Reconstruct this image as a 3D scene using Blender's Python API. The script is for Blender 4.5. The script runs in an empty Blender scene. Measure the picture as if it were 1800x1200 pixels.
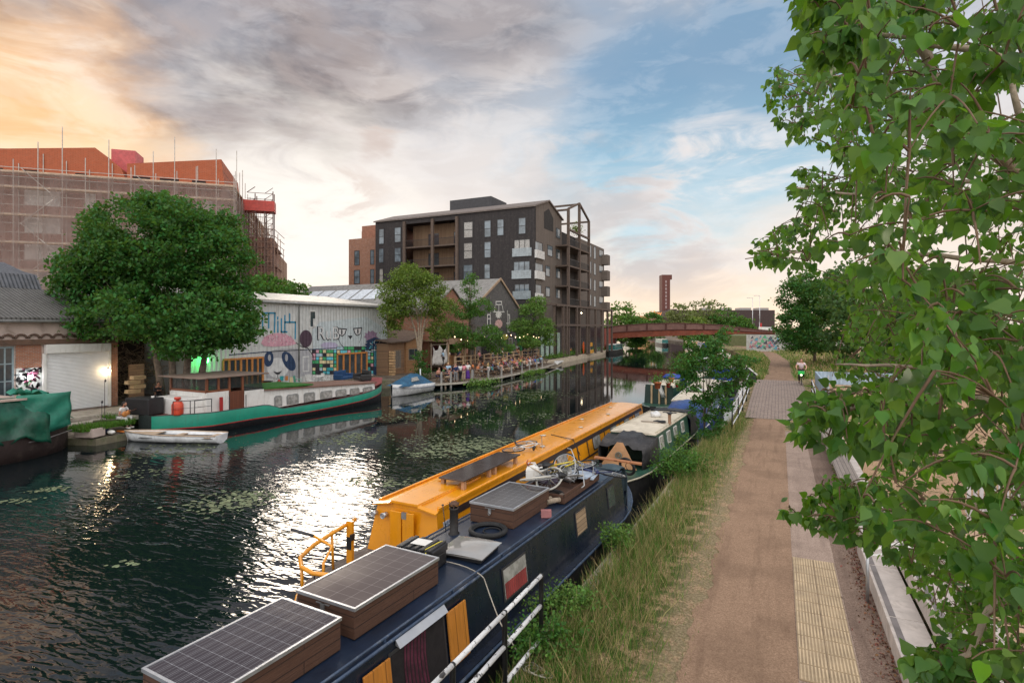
import bpy, math, random
import numpy as np
from mathutils import Vector, Matrix
R = math.radians
random.seed(7); rng = np.random.default_rng(7)
sc = bpy.context.scene
COL = sc.collection
# ---------------------------------------------------------------- camera
F, CX, HZ, CH, YAW = 980.0, 900.0, 575.0, 4.7, R(25.6)
cam_d = bpy.data.cameras.new('camera'); cam = bpy.data.objects.new('camera', cam_d); COL.objects.link(cam)
cam.location = (0, 0, CH); cam.rotation_euler = (R(90), 0, YAW)
cam_d.sensor_width = 36; cam_d.lens = F/1800*36; cam_d.shift_y = -25/1800
cam_d.clip_start = 0.05; cam_d.clip_end = 6000
sc.camera = cam
sc.view_settings.view_transform = 'Standard'; sc.view_settings.look = 'None'
sc.view_settings.gamma = 1; sc.view_settings.exposure = 0.36
# ---------------------------------------------------------------- world: low sun behind broken cloud
SUN_AZ, SUN_EL = R(47), R(12)      # azimuth measured left of the canal direction (+Y)
def azel(px, py):
 az = YAW - math.atan((px-CX)/F); h = math.hypot(px-CX, F)
 return az, math.atan((HZ-py)/h)
def adir(az, el): return Vector((-math.sin(az)*math.cos(el), math.cos(az)*math.cos(el), math.sin(el)))
w = bpy.data.worlds.new('World'); sc.world = w; w.use_nodes = True
wt = w.node_tree; wt.nodes.clear()
class NT:
 def __init__(s, t): s.t = t
 def n(s, typ, **kw):
  nd = s.t.nodes.new(typ)
  for k, v in kw.items():
   if k == 'inp':
    for a, b in v.items():
     if hasattr(b, 'is_linked'): s.t.links.new(b, nd.inputs[a])
     else: nd.inputs[a].default_value = b
   else: setattr(nd, k, v)
  return nd
 def m(s, op, a, b=0.0, c=0.0, clamp=False):
  nd = s.n('ShaderNodeMath', operation=op, use_clamp=clamp, inp={0: a, 1: b})
  if op in ('MULTIPLY_ADD', 'SMOOTH_MIN'):
   if hasattr(c, 'is_linked'): s.t.links.new(c, nd.inputs[2])
   else: nd.inputs[2].default_value = c
  return nd.outputs[0]
 def vm(s, op, a, b=(0,0,0)):
  nd = s.n('ShaderNodeVectorMath', operation=op, inp={0: a, 1: b})
  return nd.outputs[1] if op in ('DOT_PRODUCT', 'LENGTH') else nd.outputs[0]
 def mr(s, v, a, b, c=0.0, d=1.0, smooth=True):
  nd = s.n('ShaderNodeMapRange', interpolation_type='SMOOTHSTEP' if smooth else 'LINEAR', inp={0: v, 1: a, 2: b, 3: c, 4: d})
  return nd.outputs[0]
 def mix(s, f, a, b, mode='MIX'):
  nd = s.n('ShaderNodeMix', data_type='RGBA', blend_type=mode)
  for i, v in ((0, f), (6, a), (7, b)):
   if hasattr(v, 'is_linked'): s.t.links.new(v, nd.inputs[i])
   else: nd.inputs[i].default_value = v if i == 0 else (v if len(v) == 4 else (*v, 1))
  return nd.outputs[2]
 def noise(s, vec, scale, detail=4, rough=.55, dist=0.0, out=0):
  return s.n('ShaderNodeTexNoise', inp={'Vector': vec, 'Scale': scale, 'Detail': detail, 'Roughness': rough, 'Distortion': dist}).outputs[out]
W = NT(wt)
dirv = W.n('ShaderNodeTexCoord').outputs['Generated']
nish = W.n('ShaderNodeTexSky', sky_type='NISHITA', sun_disc=False, sun_elevation=SUN_EL, sun_rotation=-SUN_AZ, air_density=1.0, dust_density=1.5, ozone_density=1.5)
nis = W.vm('MULTIPLY', nish.outputs[0], (.10, .10, .10))
dz = W.n('ShaderNodeSeparateXYZ', inp={0: dirv}).outputs[2]
sq = W.vm('MULTIPLY', dirv, (1.0, 1.0, 2.1))       # clouds flatten towards the horizon
tl = W.n('ShaderNodeMapping', inp={0: sq, 'Rotation': (0, R(-16), R(20)), 'Scale': (.8, .8, 1.05)}).outputs[0]
wn = W.noise(tl, 2.3, 6, .60, .3, 1)
wd = W.vm('ADD', dirv, W.vm('MULTIPLY', W.vm('SUBTRACT', wn, (.5, .5, .5)), (.38, .38, .34)))
wd = W.n('ShaderNodeVectorMath', operation='NORMALIZE', inp={0: wd}).outputs[0]
def cone(px, py, a_in, a_out, gain=1.0, v=None):
 a, e = azel(px, py); d = W.vm('DOT_PRODUCT', v or wd, tuple(adir(a, e)))
 return W.mr(d, math.cos(R(a_out)), math.cos(R(a_in)), 0.0, gain)
n1 = W.noise(tl, 2.6, 7, .56, .5); n2 = W.noise(tl, 6.5, 7, .60, .7); n3 = W.noise(tl, 15, 5, .6, .4)
def lay(f, a, b): return W.mix(f, a, b)
def mx(*a):
 r = a[0]
 for q in a[1:]: r = W.m('MAXIMUM', r, q)
 return r
c = lay(W.mr(dz, .05, .42), (.80, .68, .58), (.56, .58, .62))                        # base haze, peach low to pale grey high
c = lay(W.mr(n2, .40, .64, 0, .30), c, (.42, .40, .41))                               # soft grey texture
c = lay(W.m('MULTIPLY', W.mr(dz, .30, .55), .9), c, W.mix(W.mr(n1, .4, .62), (.25, .29, .38), (.36, .37, .41)))   # mauve grey overhead
bl_m = mx(cone(1120, 235, 3, 15), cone(1290, 150, 3, 17, .95), cone(960, 110, 2, 13, .55), cone(1330, 330, 2, 9, .7))
bcol = W.mix(.10, W.mix(W.mr(dz, .14, .42), (.31, .56, .69), (.175, .30, .44)), nis)
c = lay(W.m('MULTIPLY', bl_m, W.mr(n1, .64, .44, .25, 1.0)), c, bcol)
c = lay(W.m('MULTIPLY', mx(cone(1260, 330, 0, 8, .8), cone(1420, 380, 2, 10, .8)), W.mr(n2, .42, .58, .1, .95)), c, (.84, .75, .70))
c = lay(W.m('MULTIPLY', mx(cone(1150, 425, 1, 10), cone(1000, 385, 1, 8, .7)), W.mr(n2, .45, .60, 0, .7)), c, (.52, .47, .46))
c = lay(mx(cone(60, 255, 3, 14), cone(-80, 340, 3, 18), cone(230, 240, 1, 8, .7)), c, W.mix(W.mr(n1, .4, .62), (.95, .50, .20), (.95, .63, .34)))
dk_m = mx(cone(250, 40, 5, 17), cone(560, 90, 4, 13.5), cone(80, 20, 4, 15, .9), cone(760, 40, 3, 14, .75))
c = lay(W.m('MULTIPLY', dk_m, W.mr(n1, .36, .56, .62, 1.0)), c, W.mix(W.mr(n2, .4, .6), (.19, .17, .18), (.32, .275, .27)))
c = lay(W.m('MULTIPLY', mx(cone(110, 105, 0, 4, .7), cone(700, 235, 1, 9, .5), cone(850, 300, 2, 12, .45)), W.mr(n2, .45, .6, .3, 1)), c, (.74, .68, .64))
gl_m = mx(cone(430, 300, 1, 9, .9), cone(540, 410, 3, 15), cone(610, 500, 4, 15, .8), cone(325, 235, 0, 6, .6))
c = lay(W.m('MULTIPLY', gl_m, W.mr(n2, .68, .42, .50, .95)), c, (.88, .82, .75))
c = lay(W.m('MULTIPLY', cone(680, 230, 0, 3.0), W.mr(n2, .46, .56, 0, .8)), c, (.55, .46, .42))
c = lay(W.m('MULTIPLY', cone(600, 330, 0, 5.0), W.mr(n2, .52, .60, 0, .6)), c, (.66, .56, .50))
c = lay(mx(cone(10, 260, 2, 13, .85), cone(170, 235, 0, 7, .55)), c, W.mix(W.mr(n2, .4, .62), (.93, .55, .28), (.95, .68, .42)))
wl = W.m('MULTIPLY', W.mr(dz, .11, .0, 0, .8), mx(cone(1150, 560, 6, 30, .9, dirv), cone(530, 520, 3, 14, .9, dirv)))
c = lay(wl, c, (1.0, .76, .52))
sky = lay(W.m('MULTIPLY', W.mr(n3, .45, .62), .10), c, (.9, .88, .88))
# unseen sky behind the camera, brightened as added fill light
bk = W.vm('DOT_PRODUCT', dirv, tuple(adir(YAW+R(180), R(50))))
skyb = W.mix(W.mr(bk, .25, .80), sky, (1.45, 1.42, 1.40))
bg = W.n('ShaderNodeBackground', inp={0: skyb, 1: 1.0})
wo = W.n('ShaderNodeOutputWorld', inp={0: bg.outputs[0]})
# ---------------------------------------------------------------- sun (veiled by cloud)
sd = bpy.data.lights.new('sun', 'SUN'); so = bpy.data.objects.new('sun', sd); COL.objects.link(so)
sd.energy = .95; sd.angle = R(18); sd.color = (1, .86, .70)
so.rotation_euler = (-adir(SUN_AZ, SUN_EL)).to_track_quat('-Z', 'Y').to_euler()
# ---------------------------------------------------------------- picture <-> place
FW = Vector((-math.sin(YAW), math.cos(YAW), 0)); RT = Vector((math.cos(YAW), math.sin(YAW), 0))
def ray(px, py): return FW + RT*((px-CX)/F) + Vector((0, 0, (HZ-py)/F))
def onZ(px, py, z=0.0):
 r = ray(px, py); return Vector((0, 0, CH)) + r*((z-CH)/r.z)
def onX(px, py, X): r = ray(px, py); return Vector((0, 0, CH)) + r*(X/r.x)
def onY(px, py, Y): r = ray(px, py); return Vector((0, 0, CH)) + r*(Y/r.y)
def atD(px, py, D): return Vector((0, 0, CH)) + ray(px, py)*D
# ---------------------------------------------------------------- materials
MATS = {}
def lin(h):
 h = h.lstrip('#'); return tuple((lambda c: c/12.92 if c <= .04045 else ((c+.055)/1.055)**2.4)(int(h[i:i+2], 16)/255) for i in (0, 2, 4))
def mat(name, col, rough=.6, metal=0.0, var=.18, scale=2.5, bump=.15, bscale=30, kind=None, col2=None, axis='yz', size=(.22, .075), island=0.0, spec=.5, dirt=0.0, dirtcol=(.05, .045, .035), trans=0.0, emit=None, estr=0, alpha=1.0, coat=0.0, streak=0, streakcol=(.16, .075, .03)):
 if name in MATS: return MATS[name]
 m = bpy.data.materials.new(name); m.use_nodes = True; t = m.node_tree; t.nodes.clear(); N = NT(t)
 P = N.n('ShaderNodeBsdfPrincipled'); out = N.n('ShaderNodeOutputMaterial', inp={0: P.outputs[0]})
 P.inputs['Roughness'].default_value = rough; P.inputs['Metallic'].default_value = metal
 P.inputs['Specular IOR Level'].default_value = spec
 co = N.n('ShaderNodeTexCoord').outputs['Object']
 sx = N.n('ShaderNodeSeparateXYZ', inp={0: co})
 ax = {'x': sx.outputs[0], 'y': sx.outputs[1], 'z': sx.outputs[2]}
 uv = N.n('ShaderNodeCombineXYZ', inp={0: ax[axis[0]], 1: ax[axis[1]]}).outputs[0]
 c2 = col2 or tuple(c*.6 for c in col)
 nz = N.noise(co, scale, 5, .6)
 base = N.mix(N.mr(nz, .30, .72), tuple(c*(1-var) for c in col), tuple(min(1, c*(1+var)) for c in col))
 h = N.noise(co, bscale, 4, .6)
 if kind == 'brick':
  br = N.n('ShaderNodeTexBrick', inp={'Vector': uv, 'Color1': (*col, 1), 'Color2': (*c2, 1), 'Mortar': (.30, .27, .24, 1), 'Scale': 1.0, 'Mortar Size': .010, 'Brick Width': size[0], 'Row Height': size[1], 'Bias': 0})
  base = N.mix(.45, br.outputs[0], base, 'MULTIPLY') if False else N.mix(N.mr(nz, .3, .7, .0, .45), br.outputs[0], tuple(c*.55 for c in col))
  h = N.m('MULTIPLY_ADD', br.outputs[1], -1.0, h)
 elif kind == 'planks':   # boards run along the first axis
  br = N.n('ShaderNodeTexBrick', inp={'Vector': uv, 'Color1': (*col, 1), 'Color2': (*c2, 1), 'Mortar': tuple(c*.22 for c in col)+(1,), 'Scale': 1.0, 'Mortar Size': .006, 'Brick Width': size[0], 'Row Height': size[1], 'Bias': -.2})
  st = N.n('ShaderNodeMapping', inp={0: uv, 'Scale': (1.5, 22, 1)}).outputs[0]
  gr = N.noise(st, 1.6, 5, .65, .6)
  base = N.mix(N.mr(gr, .3, .7, 0, .5), br.outputs[0], tuple(c*.5 for c in col))
  h = N.m('MULTIPLY_ADD', br.outputs[1], -2.5, gr)
 elif kind == 'corrug':   # ridges along second axis
  wv = N.n('ShaderNodeTexWave', wave_type='BANDS', bands_direction='X', wave_profile='SIN', inp={'Vector': uv, 'Scale': .314/size[0]})
  st = N.n('ShaderNodeMapping', inp={0: uv, 'Scale': (3.5, .35, 1)}).outputs[0]
  sn = N.noise(st, 1.5, 5, .65)
  base = N.mix(N.mr(sn, .45, .75, 0, .6), base, c2)
  h = wv.outputs[1]
 elif kind == 'tiles':
  br = N.n('ShaderNodeTexBrick', inp={'Vector': uv, 'Color1': (*col, 1), 'Color2': (*c2, 1), 'Mortar': tuple(c*.3 for c in col)+(1,), 'Scale': 1.0, 'Mortar Size': .012, 'Brick Width': size[0], 'Row Height': size[1]})
  base = N.mix(.35, br.outputs[0], base)
  h = N.m('MULTIPLY_ADD', br.outputs[1], -1.5, h)
 elif kind == 'setts':
  br = N.n('ShaderNodeTexBrick', inp={'Vector': N.vm('ADD', uv, N.vm('MULTIPLY', N.noise(co, 1.4, 2, .5, 0, 1), (.06, .05, 0))), 'Color1': (*col, 1), 'Color2': (*c2, 1), 'Mortar': (.07, .055, .04, 1), 'Scale': 1.0, 'Mortar Size': .02, 'Mortar Smooth': .3, 'Brick Width': size[0], 'Row Height': size[1]})
  base = N.mix(N.mr(nz, .35, .7, 0, .35), br.outputs[0], c2)
  h = N.m('MULTIPLY_ADD', br.outputs[1], -2.0, h)
 if streak:
  sk = N.noise(N.n('ShaderNodeMapping', inp={0: co, 'Scale': (4, 4, .45)}).outputs[0], 1.6, 6, .7, .3)
  base = N.mix(N.mr(sk, .52, .72, 0, streak), base, streakcol)
 if island:
  rp = N.n('ShaderNodeNewGeometry').outputs['Random Per Island']
  base = N.mix(rp, N.mix(0.0, base, base), base)
  hs = N.n('ShaderNodeHueSaturation', inp={'Color': base, 'Hue': N.mr(rp, 0, 1, .5-.035*island, .5+.03*island, False), 'Value': N.mr(N.m('FRACT', N.m('MULTIPLY', rp, 7.3)), 0, 1, 1-.55*island, 1+.6*island, False)})
  base = hs.outputs[0]
 if dirt:
  dn = N.noise(co, scale*.9, 7, .7, .5)
  base = N.mix(N.mr(dn, .50, .68, 0, dirt), base, dirtcol)
 t.links.new(base, P.inputs['Base Color'])
 rn = N.mr(N.noise(co, scale*3, 4, .6), .3, .7, max(.02, rough*.8), min(1, rough*1.2)); t.links.new(rn, P.inputs['Roughness'])
 if bump:
  b = N.n('ShaderNodeBump', inp={'Strength': min(1, bump*(1.0 if kind else 1.0)), 'Distance': .02 if kind is None else (.05 if kind == 'corrug' else .012), 'Height': h})
  t.links.new(b.outputs[0], P.inputs['Normal'])
 if coat: P.inputs['Coat Weight'].default_value = coat; P.inputs['Coat Roughness'].default_value = .08
 if emit: P.inputs['Emission Color'].default_value = (*emit, 1); P.inputs['Emission Strength'].default_value = estr
 if trans:    # leaves: part of the light passes through
  T = N.n('ShaderNodeBsdfTranslucent'); t.links.new(N.mix(.5, base, (.30, .45, .04)), T.inputs[0])
  mx = N.n('ShaderNodeMixShader', inp={0: trans, 1: P.outputs[0], 2: T.outputs[0]}); t.links.new(mx.outputs[0], out.inputs[0])
 if alpha < 1:
  tr = N.n('ShaderNodeBsdfTransparent'); mx = N.n('ShaderNodeMixShader', inp={0: alpha, 1: tr.outputs[0], 2: P.outputs[0]}); t.links.new(mx.outputs[0], out.inputs[0])
 MATS[name] = m; return m
# ---------------------------------------------------------------- mesh builder
FRAME = {}
class MB:
 def __init__(s): s.v = []; s.f = []; s.m = []; s.sm = []
 def add(s, vs, fs, m=0, smooth=False):
  o = len(s.v); s.v.extend([tuple(p) for p in vs]); s.f.extend([tuple(i+o for i in f) for f in fs])
  s.m.extend([m]*len(fs)); s.sm.extend([smooth]*len(fs)); return s
 def box(s, x0, x1, y0, y1, z0, z1, m=0):
  vs = [(x, y, z) for z in (z0, z1) for x, y in ((x0, y0), (x1, y0), (x1, y1), (x0, y1))]
  return s.add(vs, [(0,3,2,1), (4,5,6,7), (0,1,5,4), (1,2,6,5), (2,3,7,6), (3,0,4,7)], m)
 def obox(s, c, size, rot=None, m=0):
  a, b, d = [q/2 for q in size]; M = rot if isinstance(rot, Matrix) else Matrix.Rotation(rot or 0, 3, 'Z')
  vs = [Vector(c)+M @ Vector((x, y, z)) for z in (-d, d) for x, y in ((-a, -b), (a, -b), (a, b), (-a, b))]
  return s.add(vs, [(0,3,2,1), (4,5,6,7), (0,1,5,4), (1,2,6,5), (2,3,7,6), (3,0,4,7)], m)
 def bar(s, p0, p1, w, h=None, m=0, up=(0, 0, 1)):
  p0 = Vector(p0); p1 = Vector(p1); d = (p1-p0).normalized(); u = Vector(up)
  if abs(d.dot(u)) > .98: u = Vector((1, 0, 0))
  a = d.cross(u).normalized()*(w/2); b = a.cross(d).normalized()*((h or w)/2)
  vs = [p+sa*a+sb*b for p in (p0, p1) for sa, sb in ((-1,-1), (1,-1), (1,1), (-1,1))]
  return s.add(vs, [(0,1,2,3), (7,6,5,4), (0,4,5,1), (1,5,6,2), (2,6,7,3), (3,7,4,0)], m)
 def tube(s, pts, r, n=8, m=0, cap=True, closed=False):
  pts = [Vector(p) for p in pts]; k = len(pts); rs = r if isinstance(r, (list, tuple)) else [r]*k
  vs = []; pu = None
  for i, p in enumerate(pts):
   if closed: d = pts[(i+1) % k]-pts[i-1]
   else: d = pts[min(i+1, k-1)]-pts[max(i-1, 0)]
   d = d.normalized() if d.length > 1e-9 else Vector((0, 0, 1))
   if pu is None: pu = Vector((0, 0, 1)) if abs(d.z) < .9 else Vector((1, 0, 0))
   u = (pu-d*pu.dot(d)); u = u.normalized() if u.length > 1e-6 else d.orthogonal().normalized(); pu = u; v = d.cross(u)
   for j in range(n):
    a = 2*math.pi*j/n; vs.append(p+(u*math.cos(a)+v*math.sin(a))*rs[i])
  fs = []
  for i in range(k if closed else k-1):
   i2 = (i+1) % k
   for j in range(n): fs.append((i*n+j, i*n+(j+1) % n, i2*n+(j+1) % n, i2*n+j))
  s.add(vs, fs, m, True)
  if cap and not closed:
   o = len(s.v)-len(vs); s.f.append(tuple(o+j for j in reversed(range(n)))); s.f.append(tuple(o+(k-1)*n+j for j in range(n))); s.m += [m, m]; s.sm += [False, False]
  return s
 def cyl(s, p0, p1, r0, r1=None, n=10, m=0): return s.tube([p0, p1], [r0, r0 if r1 is None else r1], n, m)
 def torus(s, c, R_, r, normal=(0, 0, 1), n=24, k=8, m=0, sx=1.0):
  q = Vector(normal).to_track_quat('Z', 'Y').to_matrix()
  return s.tube([Vector(c)+q @ Vector((R_*math.cos(a)*sx, R_*math.sin(a), 0)) for a in [2*math.pi*i/n for i in range(n)]], r, k, m, closed=True)
 def lathe(s, prof, c=(0, 0, 0), n=16, m=0, smooth=True):
  vs = [(c[0]+r*math.cos(2*math.pi*j/n), c[1]+r*math.sin(2*math.pi*j/n), c[2]+z) for r, z in prof for j in range(n)]
  fs = [(i*n+j, i*n+(j+1) % n, (i+1)*n+(j+1) % n, (i+1)*n+j) for i in range(len(prof)-1) for j in range(n)]
  return s.add(vs, fs, m, smooth)
 def loft(s, rings, m=0, smooth=True, closed=True, caps=True):
  n = len(rings[0]); vs = [p for r in rings for p in r]; fs = []
  for i in range(len(rings)-1):
   for j in range(n if closed else n-1): fs.append((i*n+j, i*n+(j+1) % n, (i+1)*n+(j+1) % n, (i+1)*n+j))
  s.add(vs, fs, m, smooth)
  if caps:
   o = len(s.v)-len(vs); s.f += [tuple(o+j for j in reversed(range(n))), tuple(o+(len(rings)-1)*n+j for j in range(n))]; s.m += [m, m]; s.sm += [False, False]
  return s
 def prism(s, poly, ext, m=0):   # planar polygon extruded by a vector
  e = Vector(ext); a = [Vector(p) for p in poly]; n = len(a)
  return s.add(a+[p+e for p in a], [tuple(reversed(range(n))), tuple(range(n, 2*n))]+[(i, (i+1) % n, n+(i+1) % n, n+i) for i in range(n)], m)
 def face(s, pts, m=0): return s.add(pts, [tuple(range(len(pts)))], m)
 def ell(s, c, r, n=12, k=8, m=0, rot=None):
  M = rot or Matrix.Identity(3); vs = []; c = Vector(c)
  for i in range(k+1):
   ph = math.pi*i/k
   for j in range(n): a = 2*math.pi*j/n; vs.append(c+M @ Vector((r[0]*math.sin(ph)*math.cos(a), r[1]*math.sin(ph)*math.sin(a), r[2]*math.cos(ph))))
  fs = [(i*n+j, i*n+(j+1) % n, (i+1)*n+(j+1) % n, (i+1)*n+j) for i in range(k) for j in range(n)]
  return s.add(vs, fs, m, True)
 def build(s, name, mats, parent=None, world=True, bevel=0.0, fixn=True):
  me = bpy.data.meshes.new(name)
  V = np.array(s.v, dtype=float).reshape(-1, 3)
  if parent is not None and world:
   loc, rz = FRAME[parent.name]; V = V-np.array(loc); c, q = math.cos(-rz), math.sin(-rz)
   V = np.stack([V[:, 0]*c-V[:, 1]*q, V[:, 0]*q+V[:, 1]*c, V[:, 2]], 1)
  me.from_pydata(V.tolist(), [], s.f)
  for mm in (mats if isinstance(mats, (list, tuple)) else [mats]): me.materials.append(mm)
  me.polygons.foreach_set('material_index', s.m); me.polygons.foreach_set('use_smooth', s.sm)
  if fixn:
   import bmesh
   bm = bmesh.new(); bm.from_mesh(me); bmesh.ops.remove_doubles(bm, verts=bm.verts, dist=1e-5); bmesh.ops.recalc_face_normals(bm, faces=bm.faces); bm.to_mesh(me); bm.free()
  me.update()
  o = bpy.data.objects.new(name, me); COL.objects.link(o)
  if parent is not None: o.parent = parent; FRAME[o.name] = FRAME[parent.name]
  else: FRAME[o.name] = ((0, 0, 0), 0)
  if bevel: b = o.modifiers.new('bevel', 'BEVEL'); b.width = bevel; b.segments = 2; b.limit_method = 'ANGLE'; b.angle_limit = R(40)
  return o
def thing(name, label, cat, loc=(0, 0, 0), rz=0.0, group=None):
 o = bpy.data.objects.new(name, None); COL.objects.link(o); o.empty_display_size = .2
 o.location = loc; o.rotation_euler = (0, 0, rz); o['label'] = label; o['category'] = cat
 if group: o['group'] = group
 FRAME[o.name] = (tuple(loc), rz); return o
def tag(o, label=None, cat=None, group=None, kind=None):
 if label: o['label'] = label
 if cat: o['category'] = cat
 if group: o['group'] = group
 if kind: o['kind'] = kind
 return o
def copy_tree(o, parent=None):
 c = o.copy(); COL.objects.link(c)
 if parent is not None: c.parent = parent
 FRAME[c.name] = FRAME.get(o.name, ((0, 0, 0), 0))
 for ch in list(o.children): copy_tree(ch, c)
 return c
def recentre(o):   # put a single-mesh thing's origin at its base
 V = [v.co for v in o.data.vertices]; c = Vector((sum(v.x for v in V)/len(V), sum(v.y for v in V)/len(V), min(v.z for v in V)))
 o.data.transform(Matrix.Translation(-c)); o.location = c; return o
def text_mesh(name, body, size, m, parent, M, extrude=.01, align='CENTER', spacing=1.0, label=None):
 cu = bpy.data.curves.new(name, 'FONT'); cu.body = body; cu.size = size; cu.extrude = extrude; cu.align_x = align; cu.align_y = 'CENTER'; cu.space_character = spacing; cu.space_line = spacing
 tmp = bpy.data.objects.new('tmp', cu); COL.objects.link(tmp)
 dg = bpy.context.evaluated_depsgraph_get(); me = bpy.data.meshes.new_from_object(tmp.evaluated_get(dg)); bpy.data.objects.remove(tmp)
 me.transform(M); me.materials.clear(); me.materials.append(m); me.name = name
 o = bpy.data.objects.new(name, me); COL.objects.link(o)
 if parent is not None:
  loc, rz = FRAME[parent.name]; me.transform(Matrix.Rotation(-rz, 4, 'Z') @ Matrix.Translation(-Vector(loc))); o.parent = parent
 return o
def bez(p0, p1, p2, n=8):
 p0, p1, p2 = Vector(p0), Vector(p1), Vector(p2)
 return [p0*(1-t)**2+p1*2*t*(1-t)+p2*t*t for t in [i/n for i in range(n+1)]]

# ================================================================ SETTING
def lerp_tab(tab, y):
 if y <= tab[0][0]: return tab[0][1]
 for (a, b), (c, d) in zip(tab, tab[1:]):
  if y <= c: return b+(d-b)*(y-a)/(c-a)
 return tab[-1][1]
XR = [(-60,-3.3), (8,-3.35), (16,-3.05), (25,-2.95), (30,-2.2), (52,-2.3), (62,-2.9), (90,-4.6), (110,-6.5), (139,-11.5), (180,-24), (250,-50), (400,-130), (3000,-1500)]
XL = [(-60,-31.6), (14.0,-31.6), (14.5,-28.6), (17,-28.9), (17.6,-33.0), (38,-32.8), (42,-31.6), (72,-31.0), (75,-29.6), (84.5,-30.4), (118,-32.8), (140,-36), (180,-50), (250,-78), (400,-165), (3000,-1650)]
HUMP = [(28,0), (36,.42), (42,.62), (47,.60), (55,.25), (62,.02), (80,0)]
PC = [(-10,0), (60,.05), (85,.1), (110,-1.5), (139,-6.5), (180,-18), (250,-44), (400,-124)]
xr = lambda y: lerp_tab(XR, y); xl = lambda y: lerp_tab(XL, y); hump = lambda y: lerp_tab(HUMP, y); pc = lambda y: lerp_tab(PC, y)
WZ = -0.8
ys = [-60,-30,-10,-4] + list(np.arange(0, 62, 1.0)) + [64,68,72,76,80,85,90,100,110,118,125,132,139,150,165,180,210,250,320,400,700,1500,3000]
def bank_z(x, y):   # height of the towpath side
 e = xr(y); t = min(1, max(0, (x-e)/1.2)); z = -.18*(1-t)
 h = hump(y); z += h*min(1, max(0, (x-e+.2)/.6))
 r = x-(pc(y)+2.0)
 if y > 52 and r > 0: z += min(1, (y-52)/10)*min(.9, r*.16)
 return z
G = MB(); rows = []
offR = [0, .25, .6, 1.2, 2.0]
for y in ys:
 a, b, c = xl(y), xr(y), pc(y)
 row = [(-3500, y, 0), (-300 if y < 1400 else -2600, y, 0), (a-8, y, 0), (a-2, y, -.05 if y > 18 else -.30), (a, y, -.12 if y > 18 else -.52), (a+.02, y, -2.2), (b-.02, y, -2.2), (b, y, bank_z(b, y))]
 xs = [b+.3, b+.7, b+1.2]+[c+q for q in (-1.1, -.4, .3, 1.0, 1.6, 2.2, 3.2, 4.5, 7, 12, 30)]+[400, 3500]
 for x in xs: row.append((x, y, bank_z(x, y)))
 rows.append(row)
n = len(rows[0]); vs = [p for r in rows for p in r]
fs = [(i*n+j, i*n+j+1, (i+1)*n+j+1, (i+1)*n+j) for i in range(len(rows)-1) for j in range(n-1)]
G.add(vs, fs, 0, False)
def ground_mat():
 m = bpy.data.materials.new('verge_earth'); m.use_nodes = True; t = m.node_tree; t.nodes.clear(); N = NT(t)
 co = N.n('ShaderNodeTexCoord').outputs['Object']
 a = N.noise(co, .55, 5, .6); b = N.noise(co, 3.2, 6, .65); c = N.noise(co, 22, 5, .7); f = N.noise(co, 90, 3, .7)
 straw = N.mix(N.mr(c, .32, .68), (.20, .125, .070), (.60, .42, .26))
 green = N.mix(N.mr(c, .3, .7), (.035, .065, .015), (.11, .14, .04))
 base = N.mix(N.mr(b, .40, .56), straw, green)
 base = N.mix(N.mr(a, .60, .72, 0, .5), base, (.13, .095, .06))
 pos = N.n('ShaderNodeSeparateXYZ', inp={0: co})
 dust = N.mr(N.m('ABSOLUTE', N.m('ADD', pos.outputs[0], 1.25)), .10, .70, .70, 0)
 base = N.mix(N.m('MULTIPLY', dust, N.mr(b, .3, .6)), base, N.mix(N.mr(c, .3, .7), (.26, .18, .11), (.54, .40, .27)))
 sand = N.mr(pos.outputs[0], 2.0, 2.6)
 base = N.mix(N.m('MULTIPLY', sand, N.mr(b, .68, .52)), base, N.mix(N.mr(c, .3, .7), (.36, .22, .13), (.56, .38, .24)))
 left = N.mr(pos.outputs[0], -20, -24)
 base = N.mix(left, base, N.mix(N.mr(b, .3, .7), (.09, .075, .06), (.24, .20, .16)))
 P = N.n('ShaderNodeBsdfPrincipled', inp={'Base Color': base, 'Roughness': .95, 'Specular IOR Level': .15})
 bp = N.n('ShaderNodeBump', inp={'Strength': .8, 'Distance': .05, 'Height': N.m('ADD', c, N.m('MULTIPLY', f, .5))})
 t.links.new(bp.outputs[0], P.inputs['Normal']); N.n('ShaderNodeOutputMaterial', inp={0: P.outputs[0]}); return m
g = tag(G.build('ground', ground_mat(), fixn=False), kind='structure')
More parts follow.
